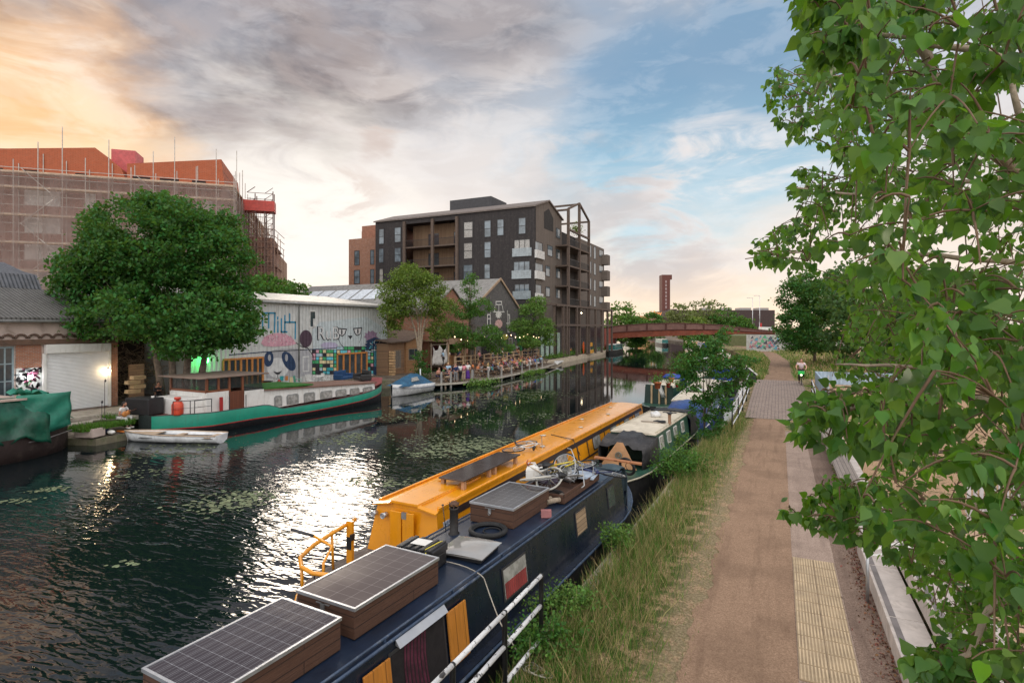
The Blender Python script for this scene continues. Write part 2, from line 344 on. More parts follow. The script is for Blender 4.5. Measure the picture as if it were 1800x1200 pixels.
# water
def water_mat():
 m = bpy.data.materials.new('canal_water'); m.use_nodes = True; t = m.node_tree; t.nodes.clear(); N = NT(t)
 co = N.n('ShaderNodeTexCoord').outputs['Object']
 mpn = lambda s, r: N.n('ShaderNodeMapping', inp={0: co, 'Scale': s, 'Rotation': (0, 0, R(r))}).outputs[0]
 wv = N.noise(mpn((.8, 2.4, 1), 28), 1.25, 1, .45, 1.1); w2 = N.noise(mpn((1, 2.4, 1), -12), 2.9, 1, .45, 1.0); w3 = N.noise(co, 9, 1, .4)
 pos = N.n('ShaderNodeSeparateXYZ', inp={0: co})
 d = N.vm('LENGTH', N.vm('SUBTRACT', co, (-11, 4, 0)))
 near = N.mr(d, 5, 24, 1.0, .03)
 pt = N.mr(N.noise(co, .16, 2, .5), .35, .65, .45, 1.0)
 h = N.m('ADD', N.m('ADD', N.m('MULTIPLY', wv, .75), N.m('MULTIPLY', w2, .28)), N.m('MULTIPLY', w3, .012))
 h = N.m('MULTIPLY', h, N.m('MULTIPLY', near, pt))
 bp = N.n('ShaderNodeBump', inp={'Strength': 1.0, 'Distance': .066, 'Height': h})
 murk = N.mix(N.mr(N.noise(co, .35, 5, .6), .5, .7, 0, .5), (.004, .009, .011), (.012, .022, .012))
 P = N.n('ShaderNodeBsdfPrincipled', inp={'Base Color': murk, 'Roughness': .02, 'IOR': 1.52, 'Normal': bp.outputs[0]})
 N.n('ShaderNodeOutputMaterial', inp={0: P.outputs[0]}); return m
Wm = MB(); rw = [[(xl(y)-.6, y, WZ), (xr(y)+.6, y, WZ)] for y in ys]
Wm.add([p for r in rw for p in r], [(2*i, 2*i+1, 2*i+3, 2*i+2) for i in range(len(rw)-1)])
tag(Wm.build('canal_water', water_mat(), fixn=False), kind='structure')
# copings (stone / concrete edge of the canal)
concrete = mat('worn_concrete', (.36, .32, .27), .85, var=.25, dirt=.5)
def strip(name, y0, y1, fx0, fx1, z, m, th=.0, step=1.0, fz=None):
 b = MB(); yy = [y for y in ys if y0 < y < y1]; yy = [y0]+yy+[y1]; r = []
 for y in yy:
  zz = (fz(y) if fz else 0)+z; x0, x1 = fx0(y), fx1(y)
  if th: r.append([(x0, y, zz-th), (x0, y, zz), (x1, y, zz), (x1, y, zz-th)])
  else: r.append([(x0, y, zz), (x1, y, zz)])
 k = len(r[0]); b.add([p for q in r for p in q], [(i*k+j, i*k+j+1, (i+1)*k+j+1, (i+1)*k+j) for i in range(len(r)-1) for j in range(k-1)])
 if th: b.face(r[0]); b.face(r[-1])
 return tag(b.build(name, m), kind='structure')
strip('bank_coping', -4, 30, lambda y: xr(y)-.05, lambda y: xr(y)+.22, -.12, concrete, .75)
strip('far_bank_coping', 73, 150, lambda y: xl(y)-.4, lambda y: xl(y)+.08, -.06, mat('pale_kerb', (.52, .43, .32), .85), .8)
strip('near_bank_coping', -30, 41, lambda y: xl(y)-.4, lambda y: xl(y)+.06, 0, fz=lambda y: -.06 if y > 18 else -.50, m= mat('mossy_kerb', (.17, .15, .10), .9, col2=(.06, .1, .03), dirt=.7, dirtcol=(.05, .10, .02)), th=.8)
# towpath surfaces
def agg_mat(name, a, b, sc_=260):
 m = bpy.data.materials.new(name); m.use_nodes = True; t = m.node_tree; t.nodes.clear(); N = NT(t)
 co = N.n('ShaderNodeTexCoord').outputs['Object']
 vo = N.n('ShaderNodeTexVoronoi', inp={'Vector': co, 'Scale': 60.0});
 sp = N.noise(co, 45, 4, .75); big = N.noise(co, .8, 5, .6); med = N.noise(co, 5, 5, .65)
 base = N.mix(N.mr(sp, .34, .66), a, b)
 base = N.mix(N.mr(vo.outputs[0], .55, .1, 0, .22), base, tuple(min(1, c*1.5) for c in b))
 base = N.mix(N.mr(big, .42, .62, 0, .30), base, tuple(c*.55 for c in a))
 base = N.mix(N.mr(med, .55, .72, 0, .25), base, tuple(min(1, c*1.25) for c in b))
 tr = N.noise(N.n('ShaderNodeMapping', inp={0: co, 'Scale': (3.2, .22, 1)}).outputs[0], 1.3, 5, .65, .3); base = N.mix(N.mr(tr, .48, .68, 0, .38), base, tuple(c*.62 for c in a))
 P = N.n('ShaderNodeBsdfPrincipled', inp={'Base Color': base, 'Roughness': .92, 'Specular IOR Level': .2})
 bp = N.n('ShaderNodeBump', inp={'Strength': .55, 'Distance': .008, 'Height': sp}); t.links.new(bp.outputs[0], P.inputs['Normal'])
 N.n('ShaderNodeOutputMaterial', inp={0: P.outputs[0]}); return m
wob = lambda y: .06*math.sin(y*1.3)+.04*math.sin(y*3.1)
fz = lambda y: max(hump(y), 0)
pathm = agg_mat('buff_tarmac', (.20, .120, .076), (.355, .236, .158))
def ragged(name, y0, y1, z, m):   # towpath with an irregular worn left edge
 b = MB(); yy = list(np.arange(y0, y1, .12))+[y1]; r = []
 for y in yy: r.append([(pc(y)-1.20+wob(y)+random.uniform(-.05, .05)+.03*math.sin(y*8.3), y, fz(y)+z), (pc(y)+.22, y, fz(y)+z)])
 b.add([p for q in r for p in q], [(i*2, i*2+1, i*2+3, i*2+2) for i in range(len(r)-1)])
 return tag(b.build(name, m), kind='structure')
ragged('towpath', -6, 30.5, .010, pathm)
strip('towpath_beyond_ramp', 48, 240, lambda y: pc(y)-1.15, lambda y: pc(y)+1.05, .012, pathm, fz=fz)
strip('path_margin', -6, 30.5, lambda y: .224, lambda y: 1.0, .006, agg_mat('grey_tarmac', (.23, .16, .125), (.42, .32, .26)))
strip('path_side_strip', -6, 30.5, lambda y: 1.003, lambda y: 1.62+.05*math.sin(y*2), .008, agg_mat('dark_tarmac', (.13, .085, .065), (.28, .20, .155)))
strip('cobbled_ramp', 30.5, 48.2, lambda y: -1.55, lambda y: 1.55, .02, mat('granite_setts', (.36, .275, .225), .85, kind='setts', col2=(.27, .20, .17), axis='xy', size=(.34, .17), var=.2, bump=1, bscale=40), fz=fz)
# tactile paving: separate slabs
tact = [mat('buff_tactile_slab', (.34, .25, .155), .85, var=.18, scale=3, dirt=.6, dirtcol=(.20, .14, .09)), mat('buff_slab_ridge', (.52, .395, .25), .85, var=.18, scale=2.2, dirt=.6, dirtcol=(.27, .19, .12))]
T = MB()
for iy in range(11):
 for ix in range(2):
  x0 = .245+ix*.368; y0 = 8.35+iy*.40; T.box(x0, x0+.362, y0, y0+.394, .004, .022)
  for k in range(8): T.box(x0+.018+k*.0445, x0+.038+k*.0445, y0+.012, y0+.382, .022, .029, 1)
tag(T.build('tactile_paving', tact), kind='structure')
# leaf litter and twigs along the step edge

# ================================================================ VEGETATION
def scatter_mesh(name, P, S, nrm, tdir, shape_v, shape_f, mats, parent=None, midx=None, smooth=False):
 """P centres, S sizes, nrm leaf normals, tdir tip directions; one small face group per leaf"""
 P = np.asarray(P, float); n = len(P); S = np.asarray(S, float)
 t = tdir/np.linalg.norm(tdir, axis=1, keepdims=True); nn = nrm-(nrm*t).sum(1, keepdims=True)*t
 nn /= np.maximum(np.linalg.norm(nn, axis=1, keepdims=True), 1e-6); b = np.cross(nn, t)
 sv = np.array(shape_v, float); k = len(sv)
 V = P[:, None, :]+S[:, None, None]*(sv[None, :, 0:1]*b[:, None, :]+sv[None, :, 1:2]*t[:, None, :]+sv[None, :, 2:3]*nn[:, None, :])
 V = V.reshape(-1, 3)
 if parent is not None:
  loc, rz = FRAME[parent.name]; V = V-np.array(loc); c, q = math.cos(-rz), math.sin(-rz); V = np.stack([V[:, 0]*c-V[:, 1]*q, V[:, 0]*q+V[:, 1]*c, V[:, 2]], 1)
 fl = [len(f) for f in shape_f]; flat_ = np.concatenate([np.array(f) for f in shape_f])
 loops = (flat_[None, :]+(np.arange(n)*k)[:, None]).reshape(-1)
 tot = np.tile(np.array(fl), n); start = np.concatenate([[0], np.cumsum(tot)[:-1]])
 me = bpy.data.meshes.new(name); me.vertices.add(n*k); me.vertices.foreach_set('co', V.reshape(-1))
 me.loops.add(len(loops)); me.loops.foreach_set('vertex_index', loops.astype(np.int32))
 me.polygons.add(len(tot)); me.polygons.foreach_set('loop_start', start.astype(np.int32)); me.polygons.foreach_set('loop_total', tot.astype(np.int32))
 for mm in (mats if isinstance(mats, list) else [mats]): me.materials.append(mm)
 if midx is not None: me.polygons.foreach_set('material_index', np.repeat(midx, len(shape_f)).astype(np.int32))
 if smooth: me.polygons.foreach_set('use_smooth', np.ones(len(tot), bool))
 me.update(); me.validate()
 o = bpy.data.objects.new(name, me); COL.objects.link(o)
 if parent is not None: o.parent = parent; FRAME[o.name] = FRAME[parent.name]
 return o
def rdir(n):
 v = rng.normal(size=(n, 3)); return v/np.linalg.norm(v, axis=1, keepdims=True)
LEAF = ([(0, -.5, 0), (.30, .05, .06), (0, .5, -.05), (-.30, .05, .06)], [(0, 1, 2), (0, 2, 3)])
LEAF2 = ([(0, -.5, 0), (.34, -.12, .05), (.22, .3, .05), (0, .55, -.05), (-.22, .3, .05), (-.34, -.12, .05)], [(0, 1, 2, 3), (0, 3, 4, 5)])
bark = mat('grey_bark', (.17, .13, .10), .95, var=.35, scale=6, bump=.9, bscale=18)
palebark = mat('pale_bark', (.34, .27, .20), .95, var=.3, scale=6, bump=.8, bscale=18)
lf = dict(rough=.55, bump=0, var=.15, trans=.30, spec=.3)
leaf_deep = mat('deep_green_leaf', (.034, .125, .022), island=.9, **lf)
leaf_mid = mat('mid_green_leaf', (.062, .160, .026), island=.9, **lf)
leaf_olive = mat('olive_leaf', (.120, .185, .030), island=.9, **lf)
leaf_lime = mat('light_green_leaf', (.110, .215, .040), island=.8, **lf)
leaf_far = mat('far_tree_leaf', (.050, .115, .035), island=.7, **lf)
leaf_willow = mat('willow_leaf', (.165, .185, .070), island=.6, **lf)
def clump_pts(lobes, nclump, per, spread, shell=.55):
 """leaf positions in clumps spread through the outer shell of each lobe"""
 vol = np.array([l[1][0]*l[1][1]*l[1][2] for l in lobes])**(2/3); vol /= vol.sum(); out = []; nr = []
 for (c, r), f in zip(lobes, vol):
  k = max(3, int(nclump*f)); d = rdir(k); rad = shell+(1.04-shell)*rng.random(k)**.6
  cc = np.array(c)+d*np.array(r)*rad[:, None]; fq = 2.6/max(r[0], .6); ms = np.sin(cc[:, 0]*fq+1.3*np.sin(cc[:, 2]*fq))*np.sin(cc[:, 1]*fq*1.1+2)+.6*np.sin(cc[:, 2]*fq*1.7+cc[:, 0]*fq*.9); cc = cc[ms > -.45+.5*(rng.random(k)-.5)]; d = d[:len(cc)] if False else d[ms > -9][:len(cc)]; k = len(cc)
  m = rng.poisson(per, k).clip(3);
  for ci, di, mi in zip(cc, d, m):
   q = rng.normal(size=(mi, 3))*spread*np.array([1.15, 1.15, .6]); out.append(ci+q); nr.append(np.repeat(di[None], mi, 0))
 return np.concatenate(out), np.concatenate(nr)
def tree(name, label, base, lobes, nclump, per, spread, size, lm, stems, group=None, cat='tree', bm=None, droop=.35, shell=.55, shape=LEAF2):
 t = thing(name, label, cat, base, 0, group)
 tr = MB()
 for pts, r0, r1 in stems:
  k = len(pts); tr.tube(pts, [r0+(r1-r0)*i/(k-1) for i in range(k)], 8)
 tr.build('trunk', bm or bark, t)
 br = MB();
 for c, r in lobes:
  s = min((Vector(st[0][min(len(st[0])-1, max(1, len(st[0])//2))]) for st in stems), key=lambda p: (p-Vector(c)).length)
  for _ in range(4):
   d = rdir(1)[0]; e = Vector(c)+Vector((d[0]*r[0], d[1]*r[1], abs(d[2])*r[2]))*.8
   mid = s.lerp(e, .5)+Vector((random.uniform(-.3, .3), random.uniform(-.3, .3), random.uniform(0, .4)))
   br.tube(bez(s, mid, e, 5), [stems[0][2]*.55*(1-i/6.5) for i in range(6)], 5)
 br.build('limb', bm or bark, t)
 P, D = clump_pts(lobes, nclump, per, spread, shell); n = len(P)
 nr = D*.55+rdir(n)*.8+np.array([0, 0, .55]); td = rdir(n)+np.array([0, 0, -droop])
 S = size*(.6+.8*rng.random(n))
 scatter_mesh('crown', P, S, nr, td, shape[0], shape[1], lm, t)
 return t
# ---- big tree behind the barge, left
b0 = Vector((-33.3, 21.6, 0))
def lob(px, py, D, rx, rz=None, ry=None):
 p = atD(px, py, D); return (tuple(p), (rx, ry or rx, rz or rx*.8))
L1 = [lob(285,430,34,3.9,2.9), lob(190,470,34,2.4,1.9), lob(378,455,34,2.3,2.0), lob(240,400,35,2.6,1.7), lob(345,400,35,2.6,1.6), lob(140,510,33.5,1.5,1.1),
      lob(200,560,33,2.5,1.5), lob(290,540,32,3.0,2.0), lob(370,560,32.5,2.8,1.8), lob(418,530,34,1.3,1.6), lob(330,600,32,2.0,1.0), lob(250,500,36,3.6,2.6), lob(130,465,34,1.0,.6), lob(285,362,35,1.6,.8), lob(140,565,33,1.1,.6), lob(420,590,33,.9,.7)]
st = []
for dx, px, py in ((-.5, 225, 470), (.1, 290, 450), (.75, 350, 480), (1.5, 395, 520)):
 e = atD(px, py, 34); s = b0+Vector((dx*.9, dx*.6, 0)); st.append((bez(s, s+Vector((0, 0, 3.2)), e, 7), .26, .06))
tree('broadleaf_tree', 'large dense dark green tree with several stems standing behind the green and white barge', tuple(b0), L1, 3400, 28, .24, .20, leaf_deep, st, shell=.5)
# ---- trees along the far bank
def stem(b, px, py, D, r0=.16, r1=.04, bend=.5): return (bez(b, Vector(b)+Vector((0, 0, (atD(px, py, D).z-b[2])*bend)), atD(px, py, D), 6), r0, r1)
b = onX(738, 668, -31.2); b.z = 0
tree('bank_tree', 'tree with fine pale branching stems at the near end of the busy terrace', tuple(b),
     [lob(720,490,53,1.9,1.1), lob(755,505,54,1.5,1.3), lob(690,515,53,1.4,1.2), lob(735,535,53,2.1,1.3), lob(775,540,54,1.3,1.3), lob(690,550,53,1.4,1.0), lob(720,475,54,1.0,.7), lob(770,580,54,.9,1.0), lob(690,580,53,.7,.7)],
     900, 28, .22, .16, leaf_olive, [stem(b, x, y, 53, .13, .03, .7) for x, y in ((700,520), (725,505), (745,515), (762,520))], bm=palebark)
b = onX(826, 655, -31.5); b.z = 0
tree('slender_tree', 'slender open tree with a thick dark trunk in the middle of the terrace', tuple(b),
     [lob(826,505,62,.8,1.4), lob(815,545,62,1.3,1.1), lob(845,540,62,1.2,1.0), lob(800,580,61,1.5,1.0), lob(860,590,61,1.6,1.0), lob(830,600,61,1.8,.9), lob(880,612,62,1.4,.7), lob(795,610,60,1.0,.6), lob(828,487,62,.4,.6)],
     700, 24, .22, .16, leaf_mid, [stem(b, 826, 490, 62, .24, .03)])
b = onX(937, 640, -30.2); b.z = 0
tree('young_ash', 'light green young tree in front of the corner of the dark apartment block', tuple(b),
     [lob(935,545,75,1.6,1.1), lob(920,575,75,1.8,1.2), lob(955,575,75,1.5,1.3), lob(930,600,74,1.6,.9), lob(945,530,75,1.0,.6), lob(965,600,75,.8,.8)],
     600, 26, .25, .18, leaf_lime, [stem(b, 935, 545, 75, .14, .03), stem(b, 950, 560, 75, .1, .03)])
b = onX(736, 672, -30.6); b.z = 0
tree('ivy_shrub', 'dark climbing shrub on the post at the near corner of the terrace', tuple(b), [lob(738,630,52.5,.7,.9), lob(742,655,52.5,.8,.8), lob(734,675,52.5,.8,.5)], 90, 24, .16, .15, leaf_deep, [stem(b, 738, 625, 52.5, .05, .02)], cat='shrub')
b = Vector((-40, 44, 0))
for i, (px, py, D, r_, lb) in enumerate([(500,515,72,3.0,'round dark tree showing over the warehouse roof beside the scaffolding'), (470,505,66,2.4,'small dark tree behind the left end of the graffiti warehouse roof')]):
 p = atD(px, py, D); bb = Vector((p.x, p.y, 0))
 tree('rear_tree', lb, tuple(bb), [lob(px, py+5, D, r_, r_*.7), lob(px+14, py+14, D, r_*.7, r_*.6), lob(px-14, py+14, D, r_*.8, r_*.7), lob(px, py+30, D, r_, r_)], 240, 22, .35, .36, leaf_mid, [stem(bb, px, py, D, .2, .06)])
# ---- right of the towpath, behind the cyclist
def onG(px, D): p = atD(px, HZ, D); return Vector((p.x, p.y, .2))
b = onG(1432, 70)
tree('towpath_tree', 'bushy dark tree right of the towpath behind the cyclist', tuple(b),
     [lob(1405,520,68,2.3,2.2), lob(1440,540,70,2.8,3.0), lob(1400,570,67,2.3,2.0), lob(1430,595,66,2.6,1.6), lob(1470,520,72,3.0,3.2), lob(1395,600,66,1.3,1.0), lob(1420,500,70,1.6,1.5)], 1500, 28, .32, .24, leaf_deep, [stem(b, 1430, 520, 70, .2, .05)])
for px, py, D, r_, lb in [(1530,520,60,4.2,'wide leafy tree behind the poplar leaves right of the towpath'), (1650,560,45,4.5,'large dark leafy tree far right behind the poplar leaves')]:
 b = onG(px, D); tree('rear_park_tree', lb, tuple(b), [lob(px, py, D, r_, r_), lob(px-40, py+40, D-2, r_*.7, r_*.7), lob(px+50, py+40, D, r_*.8, r_*.7), lob(px, py+80, D-2, r_, r_*.6)], 520, 24, .4, .36, leaf_far, [stem(b, px, py, D, .25, .06)])
# ---- distant trees
for px, py, D, r_, zf, lm, lb in [(1092,560,150,4.6,1.0,leaf_lime,'bright green round tree just beyond the dark apartment block'), (1114,575,146,3.0,.9,leaf_mid,'lower green tree at the left end of the bridge'),
  (1146,562,210,3.4,.8,leaf_mid,'small dark tree left of the tall rust tower'), (1203,556,175,4.6,.9,leaf_willow,'pale willow right of the tall rust tower'), (1240,552,180,5.2,.95,leaf_willow,'tallest pale willow beyond the footbridge'),
  (1272,560,178,5.0,.85,leaf_mid,'dark green tree right of the willows beyond the footbridge'), (1300,572,172,3.6,.7,leaf_mid,'low bushy tree above the right end of the footbridge'), (1222,572,165,4.0,.6,leaf_olive,'low olive green tree just above the middle of the bridge')]:
 b = onG(px, D); b.z = 0
 tree('distant_tree', lb, tuple(b), [lob(px, py, D, r_, r_*zf), lob(px-r_*3.2, py+9, D, r_*.7, r_*.6), lob(px+r_*3.2, py+9, D, r_*.7, r_*.6), lob(px, py+20, D, r_, r_*.8)], 200, 20, .55, .62, lm, [stem(b, px, py, D, .3, .1)], group='trees beyond the footbridge')
for px, py, D, r_, lb in [(1118,598,125,2.0,'dark bush overhanging the water below the left bridge end'), (1150,585,230,4,'far bush on the left bank seen under the bridge'), (1225,597,150,3.0,'low bush on the right bank under the bridge')]:
 b = onG(px, D); b.z = -.3
 tree('bank_bush', lb, tuple(b), [lob(px, py, D, r_, r_*.7), lob(px+r_*3, py+3, D, r_*.7, r_*.6)], 80, 22, .35, .4, leaf_deep, [stem(b, px, py, D, .1, .05)], cat='bush')
# ---- sapling by the moored boats
b = onZ(1238, 762, -.05);
tree('bank_sapling', 'bushy dark green sapling growing on the bank between the blue boat and the towpath', tuple(b),
     [lob(1240,640,24,.9,.75), lob(1205,640,24,.55,.5), lob(1280,640,24.3,.75,.55), lob(1262,700,24,.62,.8), lob(1235,720,24,.5,.7), lob(1220,600,24,.34,.35), lob(1278,592,24.5,.36,.40), lob(1300,665,24.5,.55,.4), lob(1215,675,24,.5,.5), lob(1250,612,24,.5,.5), lob(1322,640,25,.3,.25), lob(1255,750,24,.4,.5)],
     480, 26, .105, .105, leaf_deep, [stem(b, 1235, 620, 24, .035, .012), stem(b, 1262, 610, 24.3, .03, .01), stem(b, 1290, 645, 24.3, .025, .01), stem(b, 1210, 640, 24, .025, .01)])
# ---- weeds and grass of the verge
GB = ([(-.035, 0, 0), (.035, 0, 0), (.028, .38, .05), (-.028, .38, .05), (.004, 1.0, .32), (-.004, 1.0, .32)], [(0, 1, 2, 3), (3, 2, 4, 5)])
grass_g = mat('green_grass_blade', (.072, .180, .024), .6, bump=0, island=.9, trans=.25, spec=.25)
grass_s = mat('straw_grass_blade', (.38, .30, .14), .7, bump=0, island=.7, trans=.2, spec=.2)
def grass(name, N, yr, xf, hmin, hmax, straw, dens, lbl, cat='grass', hs=1.0, zf=bank_z, wide=1.0):
 P = [];
 Y = yr[0]+(yr[1]-yr[0])*rng.random(N*3)**1.35; U = rng.random(N*3)
 for y, u in zip(Y, U):
  x0, x1 = xf(y); x = x0+(x1-x0)*u
  k = .5+.5*math.sin(x*3.1+math.sin(y*1.3)*2)*math.sin(y*2.3+x*1.7); k2 = .5+.5*math.sin(x*.9+y*.77+1)*math.sin(y*.41-x)
  if random.random() < dens(x, y)*(.15+.5*k+.5*k2): P.append((x, y, zf(x, y)-.01))
  if len(P) >= N: break
 P = np.array(P); n = len(P)
 lean = rdir(n)*np.array([1, 1, 0])*.5; td = np.array([0, 0, 1.0])+lean; nr = rdir(n)*np.array([1, 1, 0.1])
 H = (hmin+(hmax-hmin)*rng.random(n)**2)*np.clip(hs if np.isscalar(hs) else hs(P), .2, 2)
 o = scatter_mesh(name, P, H, nr, td, [(a*wide, b, c) for a, b, c in GB[0]], GB[1], [grass_g, grass_s], None, (rng.random(n) < straw).astype(int))
 tag(o, lbl, cat, kind='stuff'); return o
def edge_fade(x, y):
 t = (x-xr(y))/(-1.2-xr(y)); return max(0, 1.25-1.35*t)
grass('verge_grass', 60000, (2.5, 32), lambda y: (xr(y)+.05, -1.28), .05, .34, .36, edge_fade, 'long green and straw coloured grass between the moored boats and the towpath', hs=lambda P: 1.15-.35*np.clip((P[:, 0]+3.2)/2, 0, 1), wide=.55)
grass('seed_head_grass', 5000, (3, 30), lambda y: (xr(y)+.02, -1.7), .30, .62, .8, edge_fade, 'taller pale seed head grass scattered along the verge', wide=.28)
grass('trodden_grass', 26000, (3, 34), lambda y: (xr(y)+.8, -1.12), .02, .09, .62, lambda x, y: 1, 'short trodden dry grass along the worn edge of the towpath')
grass('slope_grass', 15000, (53, 130), lambda y: (pc(y)+1.2, pc(y)+9), .12, .5, .42, lambda x, y: 1, 'rough pale grass on the bank right of the far towpath', wide=2.5)
grass('far_verge_grass', 9000, (49, 120), lambda y: (xr(y)+.1, pc(y)-1.2), .12, .5, .4, lambda x, y: 1, 'rough grass strip between the far towpath and the water', wide=2.5)
grass('park_grass', 9000, (14, 40), lambda y: (2.7, 9), .03, .12, .5, lambda x, y: .6, 'sparse dry grass on the sandy ground right of the towpath')
def weeds(name, lbl, px, py, w_, h_, n, size, lm, D0=None, group=None):
 p = onZ(px, py, -.05); t = thing(name, lbl, 'plant', tuple(p), 0, group)
 k = max(6, n//45); C = np.stack([p.x+rng.normal(size=k)*w_*.5, p.y+rng.normal(size=k)*w_*.6, np.zeros(k)], 1); S = MB(); PP = []
 for c in C:
  hh = h_*(.55+.6*rng.random()); tip = Vector((c[0]+random.uniform(-.12, .12), c[1]+random.uniform(-.12, .12), hh)); S.tube([(c[0], c[1], -.05), tuple(tip)], [.006, .003], 4)
  m_ = n//k; u = rng.random(m_)**.8; q = np.stack([c[0]+(tip.x-c[0])*u, c[1]+(tip.y-c[1])*u, hh*u], 1)+rng.normal(size=(m_, 3))*np.array([.09, .09, .04])*(w_+.4); PP.append(q)
 S.build('stem', leaf_mid, t); P = np.concatenate(PP); P[:, 2] = np.maximum(P[:, 2], .0); m2 = len(P)
 scatter_mesh('leaves', P, size*(.6+.8*rng.random(m2)), rdir(m2)*.7+np.array([0, 0, 1]), rdir(m2)+np.array([0, 0, .1]), LEAF2[0], LEAF2[1], lm, t); return t
weeds('nettle_clump', 'bright green leafy weeds beside the dark cratch cover of the green boat', 1190, 835, .75, .75, 3600, .065, leaf_mid)
weeds('nettle_clump', 'dark low weeds at the foot of the white railed fence', 1000, 1075, .50, .30, 1900, .045, leaf_lime)
weeds('nettle_clump', 'leafy weeds at the water edge near the middle of the navy boat', 1080, 960, .3, .4, 1200, .05, leaf_lime)
weeds('nettle_clump', 'leafy weeds growing up beside the stern of the navy boat', 960, 1150, .45, .38, 1800, .05, leaf_mid)
weeds('nettle_clump', 'weeds growing under the bank sapling', 1240, 775, .35, .35, 1000, .05, leaf_deep)
for px, py, lb in [(1185,790,'feathery weeds with white flowers by the green boat'), (1345,660,'leafy weeds at the far end of the cobbles on the water side'), (1415,668,'leafy weeds beside the cyclist at the right of the cobbles')]:
 weeds('weed_clump', lb, px, py, .5, .5, 900, .07, leaf_lime)
for y, lb in ((79, 'grassy weeds on the far bank below the apartment block corner'), (88, 'leafy bank plants in front of the timber lattice'), (97, 'flowering bank plants halfway along the apartment block'), (107, 'low bank plants near the end of the apartment block')):
 t = thing('bank_plant', lb, 'plant', (xl(y)-.6, y, 0), 0, 'plants along the far bank'); n_ = 700
 P = np.stack([xl(y)-.6+rng.normal(size=n_)*.25, y+rng.normal(size=n_)*2.2, .1+abs(rng.normal(size=n_))*.32], 1)
 scatter_mesh('leaves', P, .22*(.6+.8*rng.random(n_)), rdir(n_)+np.array([0, 0, .6]), rdir(n_)+np.array([0, 0, .6]), LEAF[0], LEAF[1], [leaf_lime, leaf_mid], t, (rng.random(n_) < .4).astype(int))
for px, py in ((835,672), (858,671), (930,656), (948,653)):
 p = onZ(px, py, -.5); t = thing('edge_plant', {835:'tuft of green reeds at the terrace edge under the third rail post',858:'bright reeds at the terrace edge near the middle rail posts',930:'green tuft at the terrace edge near its far end',948:'last green tuft at the far end of the terrace edge'}[px], 'plant', tuple(p), 0, 'plants along the terrace edge'); n_ = 260
 P = np.array(tuple(p))+rng.normal(size=(n_, 3))*np.array([.2, .9, .16]); P[:, 2] = np.maximum(P[:, 2], -.78)
 scatter_mesh('leaves', P, .20*(.6+.8*rng.random(n_)), rdir(n_)+np.array([0, 0, .6]), rdir(n_)+np.array([0, 0, .6]), LEAF[0], LEAF[1], leaf_lime, t)
# ---- water weed
P = []
for px, py, a, b_, n_ in [(800,790,2.0,.4,1100), (860,778,2.0,.3,600), (770,772,2.0,.3,260), (600,775,1.6,.3,200), (640,765,1.2,.3,200), (640,845,.9,.2,90), (690,850,.9,.3,110), (400,885,1.2,.3,420), (440,870,.8,.2,200), (90,860,.5,.2,100), (30,880,.4,.15,60), (250,830,1.5,.15,120), (320,790,2.8,.2,240),
  (850,700,5,.5,900), (930,690,4,.5,600), (780,715,3.5,.4,450), (1000,660,6,.6,500), (930,665,5,.6,600), (700,735,2.4,.3,260), (860,740,3,.3,200), (1040,650,5,.4,250), (960,730,2,.3,120), (230,990,.3,.1,25), (770,840,.7,.2,60), (740,800,1.2,.2,60), (1090,640,4,.4,180), (780,692,3,.3,500), (880,672,4,.3,500)]:
 c = onZ(px, py, WZ);
 for _ in range(int(n_*1.7)):
  u, v = random.gauss(0, .5), random.gauss(0, .5); s = math.sin(u*9+v*4+px)*.3;
  if math.sin(u*11+px)*math.sin(v*13+py)+.5*math.sin(u*23+v*19) < -.15: continue
  P.append((c.x+u*a*1.0+s*.3, c.y+v*a*.8+(u*b_), WZ+.006+random.random()*.004))
P = np.array(P); n = len(P); P = P[(P[:, 0] > [xl(y)+.1 for y in P[:, 1]])]; n = len(P)
PAD = ([(math.cos(a)*.5, math.sin(a)*.5*random.uniform(.6, 1), 0) for a in [i*math.pi/3.5 for i in range(7)]], [tuple(range(7))])
up = np.repeat(np.array([[0, 0, 1.0]]), n, 0); td = rdir(n)*np.array([1, 1, 0])
tag(scatter_mesh('water_weed', P, .05+.13*rng.random(n)**2, up, td, PAD[0], PAD[1], mat('floating_weed', (.15, .175, .095), .8, var=.3, island=.7, bump=0, spec=.3)), 'pale green weed floating in patches on the dark canal', 'water weed', kind='stuff')
# ---- dead leaves along the steps
n = 900; P = np.stack([1.36+abs(rng.normal(size=n))*-.13+.1, 6+9*rng.random(n), np.full(n, .02)], 1)
tag(scatter_mesh('leaf_litter', P, .025+.04*rng.random(n), np.array([0, 0, 1.0])+rdir(n)*.4, rdir(n), LEAF[0], LEAF[1], mat('dead_leaf', (.16, .065, .035), .9, bump=0, island=.9)), 'brown dead leaves lying along the foot of the stone seats', 'leaf litter', kind='stuff')

# ================================================================ BOATS ON THE TOWPATH SIDE
gp = dict(bump=.05, bscale=6)
navy = mat('navy_paint', (.006, .011, .026), .30, var=.25, scale=1.5, dirt=.25, dirtcol=(.025, .032, .045), streak=.5, streakcol=(.035, .035, .038), coat=.3, **gp)
navy_trim = mat('worn_blue_trim', (.035, .06, .11), .45, var=.3, scale=6, dirt=.5, dirtcol=(.20, .22, .25), bump=.2)
black_paint = mat('black_hull_paint', (.010, .010, .011), .55, var=.3, dirt=.4, bump=.1)
yellow = mat('yellow_paint', (.82, .32, .007), .32, var=.08, scale=.9, dirt=.22, dirtcol=(.50, .21, .03), streak=.28, streakcol=(.34, .13, .03), coat=.55, **gp)
band = mat('dark_band_paint', (.035, .022, .022), .4, bump=.05)
green_p = mat('dark_green_paint', (.022, .075, .052), .4, var=.25, dirt=.35, dirtcol=(.10, .12, .09), bump=.1)
